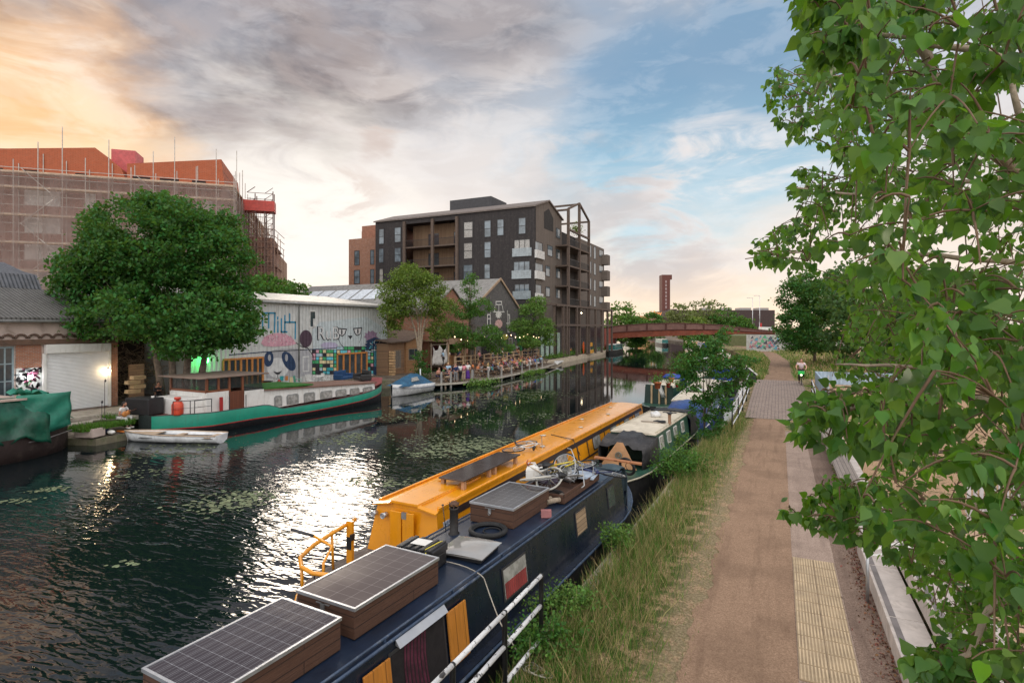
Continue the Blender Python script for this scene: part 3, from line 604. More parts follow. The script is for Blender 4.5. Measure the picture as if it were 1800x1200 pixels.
cream_roof = mat('weathered_cream_roof', (.60, .53, .42), .75, var=.12, dirt=.6, dirtcol=(.33, .27, .19), bump=.2)
blue_p = mat('bright_blue_paint', (.010, .045, .26), .4, bump=.1)
white_p = mat('white_paint', (.72, .71, .68), .45, var=.06, dirt=.25, dirtcol=(.42, .39, .33), streak=.45, streakcol=(.33, .24, .16), bump=.08)
steel = mat('galvanised_steel', (.42, .43, .44), .4, .7, bump=.1)
dsteel = mat('dark_steel', (.06, .06, .065), .45, .4, bump=.1)
wood_dk = mat('stained_timber', (.105, .050, .030), .7, kind='planks', col2=(.075, .034, .02), axis='yz', size=(2.2, .13), bump=.5)
wood_dkx = mat('stained_timber_end', (.105, .050, .030), .7, kind='planks', col2=(.075, .034, .02), axis='xz', size=(2.2, .13), bump=.5)
wood_or = mat('varnished_orange_wood', (.62, .24, .035), .45, kind='planks', col2=(.50, .18, .03), axis='zy', size=(2, .2), bump=.15)
deck_m = mat('deck_boards', (.16, .13, .11), .8, kind='planks', col2=(.11, .09, .08), axis='yx', size=(1.5, .1), bump=.4)
glass = mat('window_glass', (.05, .065, .075), .04, var=.3, scale=1.2, bump=0, spec=1.0)
pane_lt = mat('pale_curtained_pane', (.34, .33, .31), .12, var=.35, scale=5, bump=0, spec=1.0)
red_cloth = mat('red_curtain', (.30, .045, .04), .9, kind='corrug', axis='yz', size=(.07,), col2=(.15, .02, .02), bump=.6)
purple_cloth = mat('plum_curtain', (.075, .012, .028), .95, var=.4, scale=8, bump=.3)
tarp_bk = mat('dark_tarpaulin', (.028, .026, .028), .6, var=.4, scale=5, bump=.8, bscale=5)
tarp_bl = mat('blue_tarpaulin', (.012, .050, .20), .42, var=.3, scale=3, bump=.9, bscale=4)
tarp_gr = mat('green_tarpaulin', (.005, .078, .045), .34, var=.35, scale=1.8, bump=1.0, bscale=4.5, dirt=.5, dirtcol=(.004, .035, .026), col2=(0,.1,.08))
tarp_tq = mat('turquoise_tarpaulin', (.03, .24, .165), .38, var=.25, scale=2, bump=1.0, bscale=3.5, trans=.25)
rubber = mat('black_rubber', (.016, .016, .017), .75, bump=.2)
rope_m = mat('pale_rope', (.42, .38, .32), .9, bump=.6, bscale=90)
plastic_bk = mat('black_plastic', (.014, .014, .016), .45, bump=.1)
alu = mat('aluminium_frame', (.55, .57, .60), .38, .8, var=.1, bump=.05)
def solar_mat(name, dark, pale, nx, ny, busbar=True):
 """cell grid from object coordinates of the panel (origin at its corner, 1 m x 1.64 m)"""
 m = bpy.data.materials.new(name); m.use_nodes = True; t = m.node_tree; t.nodes.clear(); N = NT(t)
 uv = N.n('ShaderNodeTexCoord').outputs['Generated']; s = N.n('ShaderNodeSeparateXYZ', inp={0: uv})
 u = N.m('MULTIPLY', s.outputs[0], nx); v = N.m('MULTIPLY', s.outputs[1], ny)
 fu = N.m('ABSOLUTE', N.m('SUBTRACT', N.m('FRACT', u), .5)); fv = N.m('ABSOLUTE', N.m('SUBTRACT', N.m('FRACT', v), .5))
 line = N.m('MAXIMUM', N.mr(fu, .482, .49), N.mr(fv, .482, .49)); dia = N.mr(N.m('ADD', fu, fv), .93, .945)
 bus = N.mr(N.m('ABSOLUTE', N.m('SUBTRACT', N.m('FRACT', N.m('MULTIPLY', u, 3.0)), .5)), .10, .03, 0, .38)
 base = N.mix(N.m('MAXIMUM', N.m('MAXIMUM', line, dia), bus if busbar else 0.0), dark, pale)
 dn = N.noise(N.n('ShaderNodeTexCoord').outputs['Object'], 2.2, 5, .6)
 base = N.mix(N.mr(dn, .35, .75, .03, .07), base, (.22, .19, .18))
 P = N.n('ShaderNodeBsdfPrincipled', inp={'Base Color': base, 'Roughness': N.mr(dn, .3, .7, .10, .13), 'IOR': 1.5, 'Specular IOR Level': .5})
 N.n('ShaderNodeOutputMaterial', inp={0: P.outputs[0]}); return m
sol_br = solar_mat('solar_cells', (.030, .024, .032), (.26, .26, .28), 6, 10)
sol_dk = solar_mat('solar_cells_dark', (.028, .024, .026), (.16, .16, .17), 6, 9)
sol_fl = solar_mat('solar_film', (.055, .042, .038), (.07, .055, .05), 4, 9, False)

def narrowboat(name, label, stem, rz, spec, group=None):
 """local frame: x across, y from the near end (0) to the far end, z as in the place"""
 S = dict(L=17.5, hw=1.03, zg=0.0, cab=(1.2, 15), cw=.90, rw=.78, rz_=1.0, hull=black_paint, side=navy, roof=navy, trim=navy_trim, taper0=2.2, taper1=2.6, keel=-1.3, camber=.05, bow_up=.22, ends='both')
 S.update(spec); t = thing(name, label, 'narrowboat', (*stem, 0), rz, group)
 L = S['L']
 def hw(y):
  a = min(1, max(.04, y/S['taper0'])) if S['taper0'] else 1; b = min(1, max(.04, (L-y)/S['taper1'])) if S['taper1'] else 1
  f = lambda q: math.sin(q*math.pi/2)**.62
  return S['hw']*f(a)*f(b)
 def zg(y): return S['zg']+S['bow_up']*max(0, 1-(L-y)/3.0)**1.6
 H = MB(); rings = []
 for y in sorted(set([0, .08, .25, .5, .9, 1.4, 2.2]+[L-q for q in (0, .08, .25, .5, .9, 1.4, 2.0, 2.6, 3.2)]+list(np.linspace(3, L-3.5, 6)))):
  w_ = hw(y); z = zg(y); rings.append([(-w_, y, z), (-w_, y, z-.10), (-w_*.985, y, z-.14), (-w_*.95, y, S['keel']), (w_*.95, y, S['keel']), (w_*.985, y, z-.14), (w_, y, z-.10), (w_, y, z)])
 H.loft(rings, 0, False); H.build('hull', S['hull'], t, world=False)
 # gunwale rail
 g = MB()
 for sg in (-1, 1): g.tube([(sg*(r[7][0]+.012), r[7][1], r[7][2]-.035) for r in rings], .028, 6)
 g.build('gunwale_rail', S['trim'], t, world=False)
 d = MB()
 for a, b in zip(rings, rings[1:]): d.face([(a[0][0], a[0][1], a[0][2]+.004), (a[7][0], a[7][1], a[7][2]+.004), (b[7][0], b[7][1], b[7][2]+.004), (b[0][0], b[0][1], b[0][2]+.004)])
 d.build('deck', S.get('deck', S['side']), t, world=False)
 if S['cab']:
  y0, y1 = S['cab']; cw, rw, zr, zb = S['cw'], S['rw'], S['rz_'], S['zg']-.02; C = MB()
  C.add([(-cw, y0, zb), (cw, y0, zb), (rw, y0+S.get('rake0', 0), zr), (0, y0+S.get('rake0', 0), zr+S['camber']), (-rw, y0+S.get('rake0', 0), zr), (-cw, y1, zb), (cw, y1, zb), (rw, y1, zr), (0, y1, zr+S['camber']), (-rw, y1, zr)],
              [(0,1,2,3,4), (9,8,7,6,5), (1,6,7,2), (5,0,4,9)])
  C.build('cabin_side', S['side'], t, world=False)
  Rf = MB(); n_ = 8; q = S.get('rake0', 0)
  prof = [(-rw-.02, zr-.03)]+[(-rw-.02+(2*rw+.04)*i/n_, zr+.01+S['camber']*(1-(2*i/n_-1)**2)) for i in range(n_+1)]+[(rw+.02, zr-.03)]
  Rf.loft([[(x, y, z) for x, z in prof] for y in (y0+q-.03, y1+.03)], 0, False)
  Rf.build('roof', S['roof'], t, world=False)
  hr = MB()
  for sg in (-1, 1):
   hr.tube([(sg*(rw-.03), y0+q+.1, zr+.055), (sg*(rw-.03), y1-.1, zr+.055)], .017, 6)
   for k in range(int((y1-y0)/1.4)): hr.bar((sg*(rw-.03), y0+q+.4+k*1.4, zr), (sg*(rw-.03), y0+q+.4+k*1.4, zr+.055), .03)
  hr.build('grab_rail', S['trim'], t, world=False)
 t['_S'] = 0; del t['_S']; return t, S

def side_x(S, z, off=0.0): return S['cw']+(S['rw']-S['cw'])*(z-S['zg'])/(S['rz_']-S['zg'])+off
def side_panel(S, y0, y1, z0, z1, off, th=.01, sg=1, rnd=0):
 """thin slab lying on the leaning cabin side"""
 a = lambda y, z, o: (sg*side_x(S, z, o), y, z)
 b = MB(); r = [a(y0, z0, off), a(y1, z0, off), a(y1, z1, off), a(y0, z1, off)]
 if rnd:
  k = rnd; q = []
  for cy, cz, a0 in ((y1-k, z0+k, -90), (y1-k, z1-k, 0), (y0+k, z1-k, 90), (y0+k, z0+k, 180)):
   for i in range(4): an = R(a0+i*30); q.append(a(cy+k*math.cos(an), cz+k*math.sin(an), off))
  r = q
 b.prism(r, (sg*th, 0, 0)); return b
def boat_window(t, S, y0, y1, z0, z1, fm, pm, sg=1, rnd=0, fr=.035):
 f = side_panel(S, y0, y1, z0, z1, .004, .012, sg, rnd).build('window', fm, t, world=False)
 side_panel(S, y0+fr, y1-fr, z0+fr, z1-fr, .018, .004, sg, max(0, rnd-fr*.5)).build('pane', pm, f, world=False)
 return f
# ---------------------------------------------------------------- navy boat
NV = R(-3.04)
nv, S = narrowboat('narrowboat', 'navy blue narrowboat with timber boxed solar panels and junk on its roof', (-5.26, -1.0), NV,
 dict(L=17.3, cab=(0.3, 15.2), trim=navy_trim, roof=mat('navy_roof', (.009, .019, .042), .36, var=.3, scale=1.2, dirt=.35, dirtcol=(.03, .042, .06), coat=.2, **gp)))
yl = lambda Y: (Y+1.0)/math.cos(NV)
# roof edge highlight strip, shutters, windows
e = MB(); e.tube([(side_x(S, 1.0)+.015, .3, 1.0), (side_x(S, 1.0)+.015, 15.2, 1.0)], .022, 6); e.build('roof_edge', navy_trim, nv, world=False)
for a, b in ((4.85, 5.28), (6.42, 6.86)):   # open varnished shutters
 s_ = side_panel(S, yl(a)+.0, yl(b), .14, .86, .03, .025); s_.build('shutter', wood_or, nv, world=False, bevel=.004)
f = side_panel(S, yl(5.30), yl(6.40), .10, .88, .003, .008).build('window', dsteel, nv, world=False)
side_panel(S, yl(5.34), yl(6.36), .14, .84, .013, .003).build('dark_opening', mat('dark_interior', (.012, .009, .010), .9, bump=0), f, world=False)
c = MB(); r_ = []
for i in range(25):
 y = yl(5.55)+i*.017; r_.append([(side_x(S, z, .022+.012*math.sin(i*1.6)), y+.02*math.sin(z*9), z) for z in (.86, .6, .4, .14)])
c.loft(r_, 0, True, False, False); c.build('curtain', purple_cloth, f, world=False)
a_ = MB(); a_.prism([(side_x(S, .92, .02), yl(5.42), .92), (side_x(S, .92, .09), yl(5.42), .90), (side_x(S, .99, .03), yl(5.42), .985)], (0, .98, 0)); a_.build('window_hood', alu, nv, world=False)
f = boat_window(nv, S, yl(7.95), yl(8.78), .34, .86, dsteel, pane_lt); side_panel(S, yl(8.0), yl(8.72), .38, .62, .024, .004).build('curtain', red_cloth, f, world=False)
boat_window(nv, S, yl(11.0), yl(11.6), .36, .86, dsteel, mat('tan_blind', (.40, .28, .17), .7, kind='planks', col2=(.3, .2, .12), axis='yz', size=(1, .09)))
boat_window(nv, S, yl(2.6), yl(3.5), .34, .86, dsteel, glass)
boat_window(nv, S, yl(13.0), yl(13.5), .36, .86, dsteel, glass)
p = MB(); p.tube([(.30+.0, yl(14.6), 0), (.35, 16.4, .25)], .03, 6); p.box(-.85, .85, 15.5, 15.56, 0, .42); p.build('bow_locker', navy, nv, world=False)
def local2world(loc, rz, p): c, s = math.cos(rz), math.sin(rz); return Vector((loc[0]+p[0]*c-p[1]*s, loc[1]+p[0]*s+p[1]*c, p[2]))
# solar boxes on the roof
def solar_box(label, x0, y0, w_, l_, z0, z1, cells, group='solar panels on timber boxes', rz=NV, latch=False):
 t = thing('solar_panel_box', label, 'solar panel', (x0, y0, z0), rz, group)
 for x in (.015, w_-.04): b = MB(); b.box(x, x+.025, .01, l_-.01, 0, z1-z0-.005); b.build('side_board', wood_dk, t, world=False)
 for y in (.012, l_-.036): b = MB(); b.box(.041, w_-.041, y, y+.024, 0, z1-z0-.007); b.build('end_board', wood_dkx, t, world=False)
 z = z1-z0; f = MB()
 for a in ((0, w_, 0, .03), (0, w_, l_-.03, l_), (0, .03, .03, l_-.03), (w_-.03, w_, .03, l_-.03)): f.box(a[0], a[1], a[2], a[3], z, z+.038)
 f.build('panel_frame', alu, t, world=False)
 c = MB(); c.box(.03, w_-.03, .03, l_-.03, z+.005, z+.031); c.build('cells', cells, t, world=False)
 if latch:
  h = MB(); h.box(w_*.44, w_*.50, -.012, .01, z-.12, z-.02); h.torus((w_*.47, -.02, z-.12), .022, .006, (0, 1, 0), 12, 5); h.box(w_*.36, w_*.58, -.006, .012, z-.03, z-.02); h.build('latch', steel, t, world=False)
 return t
s1 = onZ(248, 1174, 1.42); s2 = onZ(520, 1037, 1.42); s3 = onZ(825, 881, 1.42)
solar_box('first solar panel on a timber box, nearest the bottom edge, with clear square cells', s1.x, s1.y, .99, 1.62, 1.055, 1.385, sol_br)
solar_box('second solar panel on a timber box, longer and reflecting the pale sky', s2.x, s2.y, .99, 1.66, 1.055, 1.39, solar_mat('solar_cells_pale', (.075, .055, .052), (.22, .19, .18), 4, 9, False), latch=True)
solar_box('dark solar panel on a timber box with a metal latch, beside the bicycles and tray', s3.x, s3.y, .95, 1.55, 1.055, 1.385, sol_dk, latch=True)
# tool case
p = onZ(742, 975, 1.2)
t = thing('tool_case', 'black ribbed plastic tool case with a yellow cord on the navy roof', 'tool case', (p.x, p.y, 1.06), NV+R(4))
b = MB(); b.box(-.32, .32, -.2, .2, 0, .20); b.build('case', plastic_bk, t, world=False, bevel=.02)
b = MB(); b.box(-.335, .335, -.215, .215, .205, .31)
for i in range(5): b.box(-.27+i*.125, -.20+i*.125, -.232, .232, .215, .33)
b.build('lid', plastic_bk, t, world=False, bevel=.015)
b = MB(); b.tube([(.22, -.235, .30), (.24, -.24, .18), (.25, -.23, .02)], .008, 5); b.tube([(.2, -.22, .335), (.24, .1, .34), (.25, .22, .32)], .008, 5); b.box(.19, .25, -.245, -.232, .19, .25); b.build('cord', mat('yellow_cord', (.75, .62, .08), .7), t, world=False)
b = MB(); b.box(-.15, .12, -.1, .12, .332, .338); b.build('sticker', white_p, t, world=False)
# skylight hatch
p = onZ(826, 962, 1.12)
t = thing('roof_hatch', 'raised silver skylight hatch on the navy roof beside the tool case', 'hatch', (p.x, p.y, 1.04), NV+R(6))
b = MB(); b.box(-.36, .36, -.34, .34, 0, .08); b.build('kerb', plastic_bk, t, world=False, bevel=.01)
b = MB(); rr = []
for i in range(9):
 x = -.40+.1*i; rr.append([(x, y, .085+.055*(1-(x/.42)**2)*(1-(y/.42)**4)) for y in np.linspace(-.38, .38, 9)])
b.loft(rr, 0, True, False, False); b.box(-.40, .40, -.38, .38, .075, .088); b.build('dome', mat('silvery_acrylic', (.45, .43, .40), .10, .4, var=.1, bump=0, spec=1), t, world=False)
# tyres
def tyre_at(label, p, R_, r, nrm=(0, 0, 1), m=rubber, group=None, inner=True):
 t = thing('spare_tyre', label, 'tyre', tuple(p), 0, group); b = MB(); b.torus((0, 0, r), R_, r, nrm, 36, 10); b.build('tread', m, t, world=False)
 if inner: b = MB(); b.torus((0, 0, r*.9), R_*.86, r*.35, nrm, 30, 6); b.torus((.06, .03, r*.6), R_*.5, .012, nrm, 24, 5); b.build('inner_tube', rubber, t, world=False)
 return t
tyre_at('fat black tyre lying flat on the navy roof in front of the dark solar box', onZ(858, 935, 1.06), .31, .042)
# chimney
p = onZ(798, 937, 1.05)
t = thing('stove_chimney', 'rusty black stove chimney with a spiky cowl on the navy roof', 'chimney', (p.x, p.y, 1.03), NV)
b = MB(); b.lathe([(.10, 0), (.10, .03), (.075, .05), (.075, .44), (.085, .45), (.085, .48), (.07, .48)], n=18); b.build('pipe', mat('sooty_steel', (.035, .033, .033), .6, .4, dirt=.5, dirtcol=(.12, .06, .035)), t, world=False)
b = MB(); b.lathe([(.0, .60), (.05, .585), (.085, .55), (.09, .535), (.06, .53)], n=12)
for i in range(6): a = i*math.pi/3; b.bar((.07*math.cos(a), .07*math.sin(a), .47), (.10*math.cos(a), .10*math.sin(a), .56), .02, .006)
b.build('cowl', mat('rusty_cowl', (.13, .07, .045), .8, .3), t, world=False)
b = MB(); b.cyl((-.16, -.02, .02), (-.20, -.06, .50), .007); b.ell((-.20, -.06, .51), (.025, .025, .015)); b.build('rod', dsteel, t, world=False)
# mooring rope from roof to bank
P0 = onZ(775, 985, 1.08); P1 = onZ(845, 1010, 1.04); P2 = onX(880, 1095, -3.55); P3 = onZ(925, 1165, .0)
b = MB(); b.tube(bez(P0, (P0+P1)/2+Vector((.05, .1, .02)), P1, 5)+[P1.lerp(P2, .05)+Vector((.03,0,0))]+bez(P1+Vector((.06, 0, -.05)), P1.lerp(P2, .6), P2, 4)+bez(P2, P2.lerp(P3, .5)-Vector((0, 0, .05)), P3, 5)[1:], .009, 6)
for k in range(3): b.torus(tuple(onZ(932+k*9, 1172+k*5, .03)), .11+.03*k, .009, (.1, .2*k, 1), 22, 5)
o = b.build('mooring_rope', rope_m); tag(recentre(o), 'pale mooring rope running from the navy roof down into the grass', 'rope')
# tray of junk
def nvp(px, py, z=1.05): return onZ(px, py, z)
p0 = onZ(905, 870, 1.05)
tx, ty = onZ(992, 886, 1.05).x, onZ(992, 886, 1.05).y
t = thing('roof_tray', 'long shallow dark timber tray full of junk on the navy roof', 'tray', (tx, ty, 1.05), NV)
b = MB(); b.box(-.98, 0, 0, 2.1, 0, .03); b.build('base_board', wood_dk, t, world=False)
b = MB(); b.box(-.02, 0, 0, 2.1, .031, .20); b.box(-.98, -.96, 0, 2.1, .031, .20); b.build('side_board', wood_dk, t, world=False)
b = MB(); b.box(-.959, -.021, 0, .02, .031, .18); b.box(-.959, -.021, 2.08, 2.1, .031, .18); b.build('end_board', wood_dkx, t, world=False)
wheel_white = mat('pale_tyre', (.55, .53, .47), .7)
def bicycle(label, loc, rot, frame_m, tyre_m=rubber, group=None, Rw=.33):
 """built standing, wheels on local x axis, then laid down"""
 t = thing('bicycle', label, 'bicycle', tuple(loc), 0, group)
 for x in (-.52, .52):
  w_ = MB(); w_.torus((x, 0, Rw), Rw, .018, (0, 1, 0), 36, 7); w_ = w_.build('wheel', tyre_m, t, world=False)
  r = MB(); r.torus((x, 0, Rw), Rw*.93, .009, (0, 1, 0), 32, 5)
  for k in range(18): a = k*math.pi/9; r.bar((x+.02*math.cos(a), (-1)**k*.02, Rw+.02*math.sin(a)), (x+Rw*.92*math.cos(a+.15), 0, Rw+Rw*.92*math.sin(a+.15)), .0035)
  r.cyl((x, -.045, Rw), (x, .045, Rw), .018); r.build('spokes', steel, w_, world=False)
 f = MB(); bb = (-.08, 0, .29); hd = (.36, 0, .78); hl = (.39, 0, .66); st_ = (-.20, 0, .76)
 for a, c, r in ((bb, hl, .019), (st_, hd, .017), (bb, st_, .018), (hd, hl, .02), (hl, (.44, 0, .55), .018)): f.cyl(a, c, r, n=8)
 for s_ in (-.05, .05):
  f.cyl((-.52, s_, Rw), (-.08, s_*.6, .29), .010, n=6); f.cyl((-.52, s_, Rw), (-.20, s_*.4, .74), .009, n=6); f.cyl((.44, s_*.8, .56), (.52, s_, Rw), .011, n=6)
 f.build('frame', frame_m, t, world=False)
 s_ = MB(); s_.loft([[(x, -w2, z), (x, w2, z), (x, w2*.6, z-.04), (x, -w2*.6, z-.04)] for x, w2, z in ((-.36, .07, .90), (-.28, .075, .89), (-.16, .03, .885), (-.10, .02, .88))]); s_.cyl((-.20, 0, .74), (-.24, 0, .87), .013); s_.build('saddle', plastic_bk, t, world=False)
 h = MB(); h.cyl((.36, 0, .78), (.34, 0, .88), .014); h.tube([(.26, -.28, .90), (.34, -.24, .92), (.37, -.08, .90), (.37, .08, .90), (.34, .24, .92), (.26, .28, .90)], .012, 7); h.build('handlebar', steel, t, world=False)
 c = MB(); c.lathe([(.0, -.004), (.09, -.004), (.09, .004), (0, .004)], n=20);
 for i in range(len(c.v)): x, y, z = c.v[i]; c.v[i] = (bb[0]+x, .05+z, bb[2]+y)
 c.cyl((bb[0], .06, bb[2]), (bb[0]+.12, .07, bb[2]-.12), .009); c.cyl((bb[0], -.06, bb[2]), (bb[0]-.12, -.07, bb[2]+.12), .009); c.box(bb[0]+.08, bb[0]+.16, .07, .15, bb[2]-.14, bb[2]-.115); c.box(bb[0]-.16, bb[0]-.08, -.15, -.07, bb[2]+.11, bb[2]+.135); c.build('crank', dsteel, t, world=False)
 t.rotation_euler = rot; return t
wp = mat('white_frame_paint', (.66, .66, .64), .35, bump=.05)
bicycle('white framed bicycle lying on its side on the yellow roof behind the flat solar panels', Vector((-7.35, 15.2, 1.10)), (R(85), R(0), R(93)), wp)
bicycle('silver bicycle lying tangled on top of the timber tray beside the dark solar box', Vector((tx-.80, ty+.75, 1.28)), (R(72), R(8), R(66)), steel, wheel_white)
bicycle('yellow framed bicycle with its wheel in the air at the back of the junk pile', Vector((tx-.62, ty+1.55, 1.28)), (R(62), R(-12), R(20)), mat('yellow_frame_paint', (.62, .48, .05), .35))
bicycle('dark blue bicycle lying at the bow end of the navy roof', Vector((tx+.0, ty+2.75, 1.15)), (R(80), R(3), R(-20)), mat('blue_frame_paint', (.01, .02, .12), .35))
tyre_at('black tyre lying inside the timber tray', Vector((tx-.42, ty+.32, 1.10)), .25, .03)
tyre_at('black tyre standing against the cratch board of the green boat', onZ(1098, 842, .12)+Vector((0, .3, .28)), .26, .04, (.4, 1, .3))
for lb, dx, dy, tl, mm in (('loose bicycle wheel propped up behind the white bucket on the navy roof', -.62, 1.75, (R(62), R(10), 0), rubber), ('pale loose bicycle wheel lying over the near end of the junk pile', -.55, .55, (R(38), R(-12), 0), wheel_white), ('small loose wheel with a silver hub in the middle of the junk pile', -.30, 1.15, (R(55), R(20), 0), rubber)):
 t = thing('loose_wheel', lb, 'wheel', (tx+dx, ty+dy, 1.38)); q_ = .31 if dy != 1.15 else .20; b = MB(); b.torus((0, 0, 0), q_, .016, (0, 0, 1), 34, 7); b.build('tyre', mm, t, world=False); b = MB(); b.torus((0, 0, 0), q_*.92, .010, (0, 0, 1), 30, 5); b.cyl((0, 0, -.05), (0, 0, .05), .03)
 for k in range(16): a = k*math.pi/8; b.bar((0, 0, .03*(-1)**k), (q_*.92*math.cos(a), q_*.92*math.sin(a), 0), .004)
 b.build('spokes', steel, t, world=False); t.rotation_euler = tl
def bucket(label, p, r, h, m, tilt=(0, 0, 0), lidm=None):
 t = thing('bucket', label, 'bucket', tuple(p)); b = MB(); b.lathe([(0, 0), (r*.82, 0), (r, h), (r+.012, h), (r+.012, h+.015), (r-.012, h+.012), (r*.8, .02), (0, .02)], n=20); b.build('body', m, t, world=False)
 k = MB(); k.tube([(r*math.cos(a), 0, h*.92+r*.95*math.sin(a)) for a in [math.pi*i/10 for i in range(11)]], .005, 5); k.build('handle', steel, t, world=False)
 t.rotation_euler = tilt; return t
bucket('white plastic bucket in the middle of the junk pile on the navy roof', Vector((tx-.78, ty+.85, 1.22)), .15, .28, white_p, (R(10), R(-14), 0))
bucket('pale grey bucket lying on its side behind the junk pile', Vector((tx-.55, ty+1.35, 1.34)), .14, .26, mat('grey_plastic', (.50, .50, .48), .5), (R(70), R(20), R(30)))
t = thing('jerrycan', 'translucent white jerrycan with a looped handle on the junk pile', 'jerrycan', (tx-.98, ty+.62, 1.28), R(20))
b = MB(); b.loft([[(x*s, y*s2, z) for x, y in ((-.15,-.09),(.15,-.09),(.15,.09),(-.15,.09))] for s, s2, z in ((.9,.9,0),(1,1,.03),(1,1,.24),(.8,.8,.30),(.3,.4,.33))], 0, False); b.build('body', white_p, t, world=False, bevel=.015)
b = MB(); b.tube([(-.12, 0, .29), (-.10, 0, .38), (.05, 0, .39), (.10, 0, .29)], .014, 7); b.cyl((.03, 0, .32), (.03, 0, .36), .03); b.build('handle', white_p, t, world=False)
t = thing('storage_lid', 'pale blue grey plastic tub lid lying near the bow end of the navy roof', 'lid', (tx-.32, ty+1.75, 1.22), NV+R(8))
b = MB(); b.box(-.42, .42, -.26, .26, 0, .03); b.box(-.45, .45, -.29, .29, -.03, .005); b.build('panel', mat('pale_blue_plastic', (.40, .47, .56), .45, bump=.05), t, world=False, bevel=.012)
t = thing('yellow_tub', 'small yellow tub with a white face among the junk beside the dark solar box', 'tub', (tx-1.0, ty+.25, 1.10), 0)
b = MB(); b.lathe([(0, 0), (.10, 0), (.115, .16), (.10, .18), (0, .18)], n=18); b.build('body', mat('yellow_plastic', (.62, .50, .10), .5), t, world=False)
b = MB(); b.lathe([(0, .185), (.09, .185), (.08, .20), (0, .20)], n=18); b.build('lid', white_p, t, world=False); t.rotation_euler = (R(40), R(10), 0)
t = thing('cloth_bundle', 'purple grey cloth bundle stuffed into the junk pile', 'cloth', (tx-.70, ty+.75, 1.20), NV)
b = MB(); b.ell((0, 0, .06), (.24, .12, .07), 16, 10); b.ell((.14, .05, .08), (.12, .10, .07), 12, 8); b.build('folded_cloth', mat('purple_cloth', (.07, .05, .085), .9, bump=.9, bscale=9), t, world=False)
t = thing('pressure_cooker', 'small round metal gas ring and gauge on the junk pile', 'gas ring', (tx-.30, ty+1.0, 1.26), 0)
b = MB(); b.lathe([(0, 0), (.09, 0), (.10, .05), (.07, .07), (0, .07)], n=18); b.torus((0, 0, .09), .06, .01, (0, 0, 1), 18, 6)
for i in range(5): a = i*1.257; b.bar((.05*math.cos(a), .05*math.sin(a), .08), (.16*math.cos(a), .16*math.sin(a), .03), .012)
b.build('ring', steel, t, world=False); t.rotation_euler = (R(-50), R(15), 0)
for i, (dx, dy, r, L_, lb) in enumerate([(-.18, -.16, .05, .34, 'split log lying across the near end of the timber tray'), (-.30, .02, .04, .30, 'thin pale log inside the timber tray'), (-.12, .14, .055, .26, 'short dark log against the side of the timber tray')]):
 t = thing('firewood_log', lb, 'log', (tx+dx, ty+dy, 1.09), R(60+20*i), 'firewood on the navy roof'); b = MB(); b.tube([(-L_/2, 0, r), (0, .01, r*1.1), (L_/2, 0, r)], [r, r*1.1, r*.95], 9); b.build('wood', palebark if i != 2 else bark, t, world=False)
p = onZ(960, 905, 1.07)
t = thing('red_block', 'small dusty pink angled block on the navy roof beside the dark solar box', 'block', (p.x, p.y, 1.04), NV+R(30))
b = MB(); b.prism([(-.10, -.07, 0), (.10, -.07, 0), (.10, -.03, .12), (-.10, -.03, .12)], (0, .05, .02)); b.box(-.10, .10, -.06, .10, 0, .03); b.build('wedge', mat('dusty_pink', (.30, .12, .12), .8), t, world=False)
t = thing('timber_pole', 'bent boat pole with a red hooked end leaning on the junk pile', 'boat pole', tuple(onZ(905, 865, 1.1)), 0)
A_, B_ = onZ(915, 800, 1.6), Vector((tx-.45, ty+.55, 1.30)); A_ = onY(928, 818, B_.y+.0)
b = MB(); b.tube([A_, A_.lerp(B_, .5)+Vector((0, 0, .03)), B_], .012, 6); b.build('pole', palebark, t)
b = MB(); b.tube([A_, A_+Vector((-.03, 0, .07)), A_+Vector((-.01, .03, .12))], .014, 6); b.tube([A_, A_+Vector((.07, 0, .09))], .01, 6); b.build('hook', mat('red_tape', (.35, .05, .04), .6), t)
t = thing('plank', 'orange brown plank laid across the bow of the navy boat towards the green boat', 'plank', (0, 0, 0)); A_, B_ = onZ(1045, 803, 1.0), onZ(1128, 815, .9)
t.location = A_; FRAME[t.name] = (tuple(A_), 0); b = MB(); b.bar(A_, B_, .18, .04); b.build('board', mat('orange_plank', (.42, .17, .07), .8, kind='planks', col2=(.35, .13, .05), axis='xy', size=(2, .2)), t)
# green grey kayak / cover hung over the bow
t = thing('folded_cover', 'dark blue green folded canvas cover hanging over the end of the navy cabin', 'canvas cover', (0, 0, 0))
q = local2world((-5.26, -1.0), NV, (.52, 15.35, 0)); t.location = (q.x, q.y, 0); FRAME[t.name] = ((q.x, q.y, 0), 0); t.rotation_euler = (0, 0, NV)
b = MB(); rr = []
for i in range(11):
 a = i/10; x = -.30+.62*a; rr.append([(x, .04+.05*math.sin(i*1.9), .05+.0), (x+.03, .16+.06*math.sin(i*2.3), .35), (x+.02, .18+.05*math.cos(i*1.4), .75), (x-.02, .06, 1.06+.06*math.sin(a*math.pi)), (x-.04, -.18, 1.10+.05*math.sin(a*math.pi)), (x-.04, -.36, 1.06)])
b.loft(rr, 0, True, False, False); o = b.build('canvas', mat('blue_green_canvas', (.035, .060, .075), .75, var=.35, scale=3, bump=.7, bscale=7), t, world=False); so_ = o.modifiers.new('thick', 'SOLIDIFY'); so_.thickness = .02
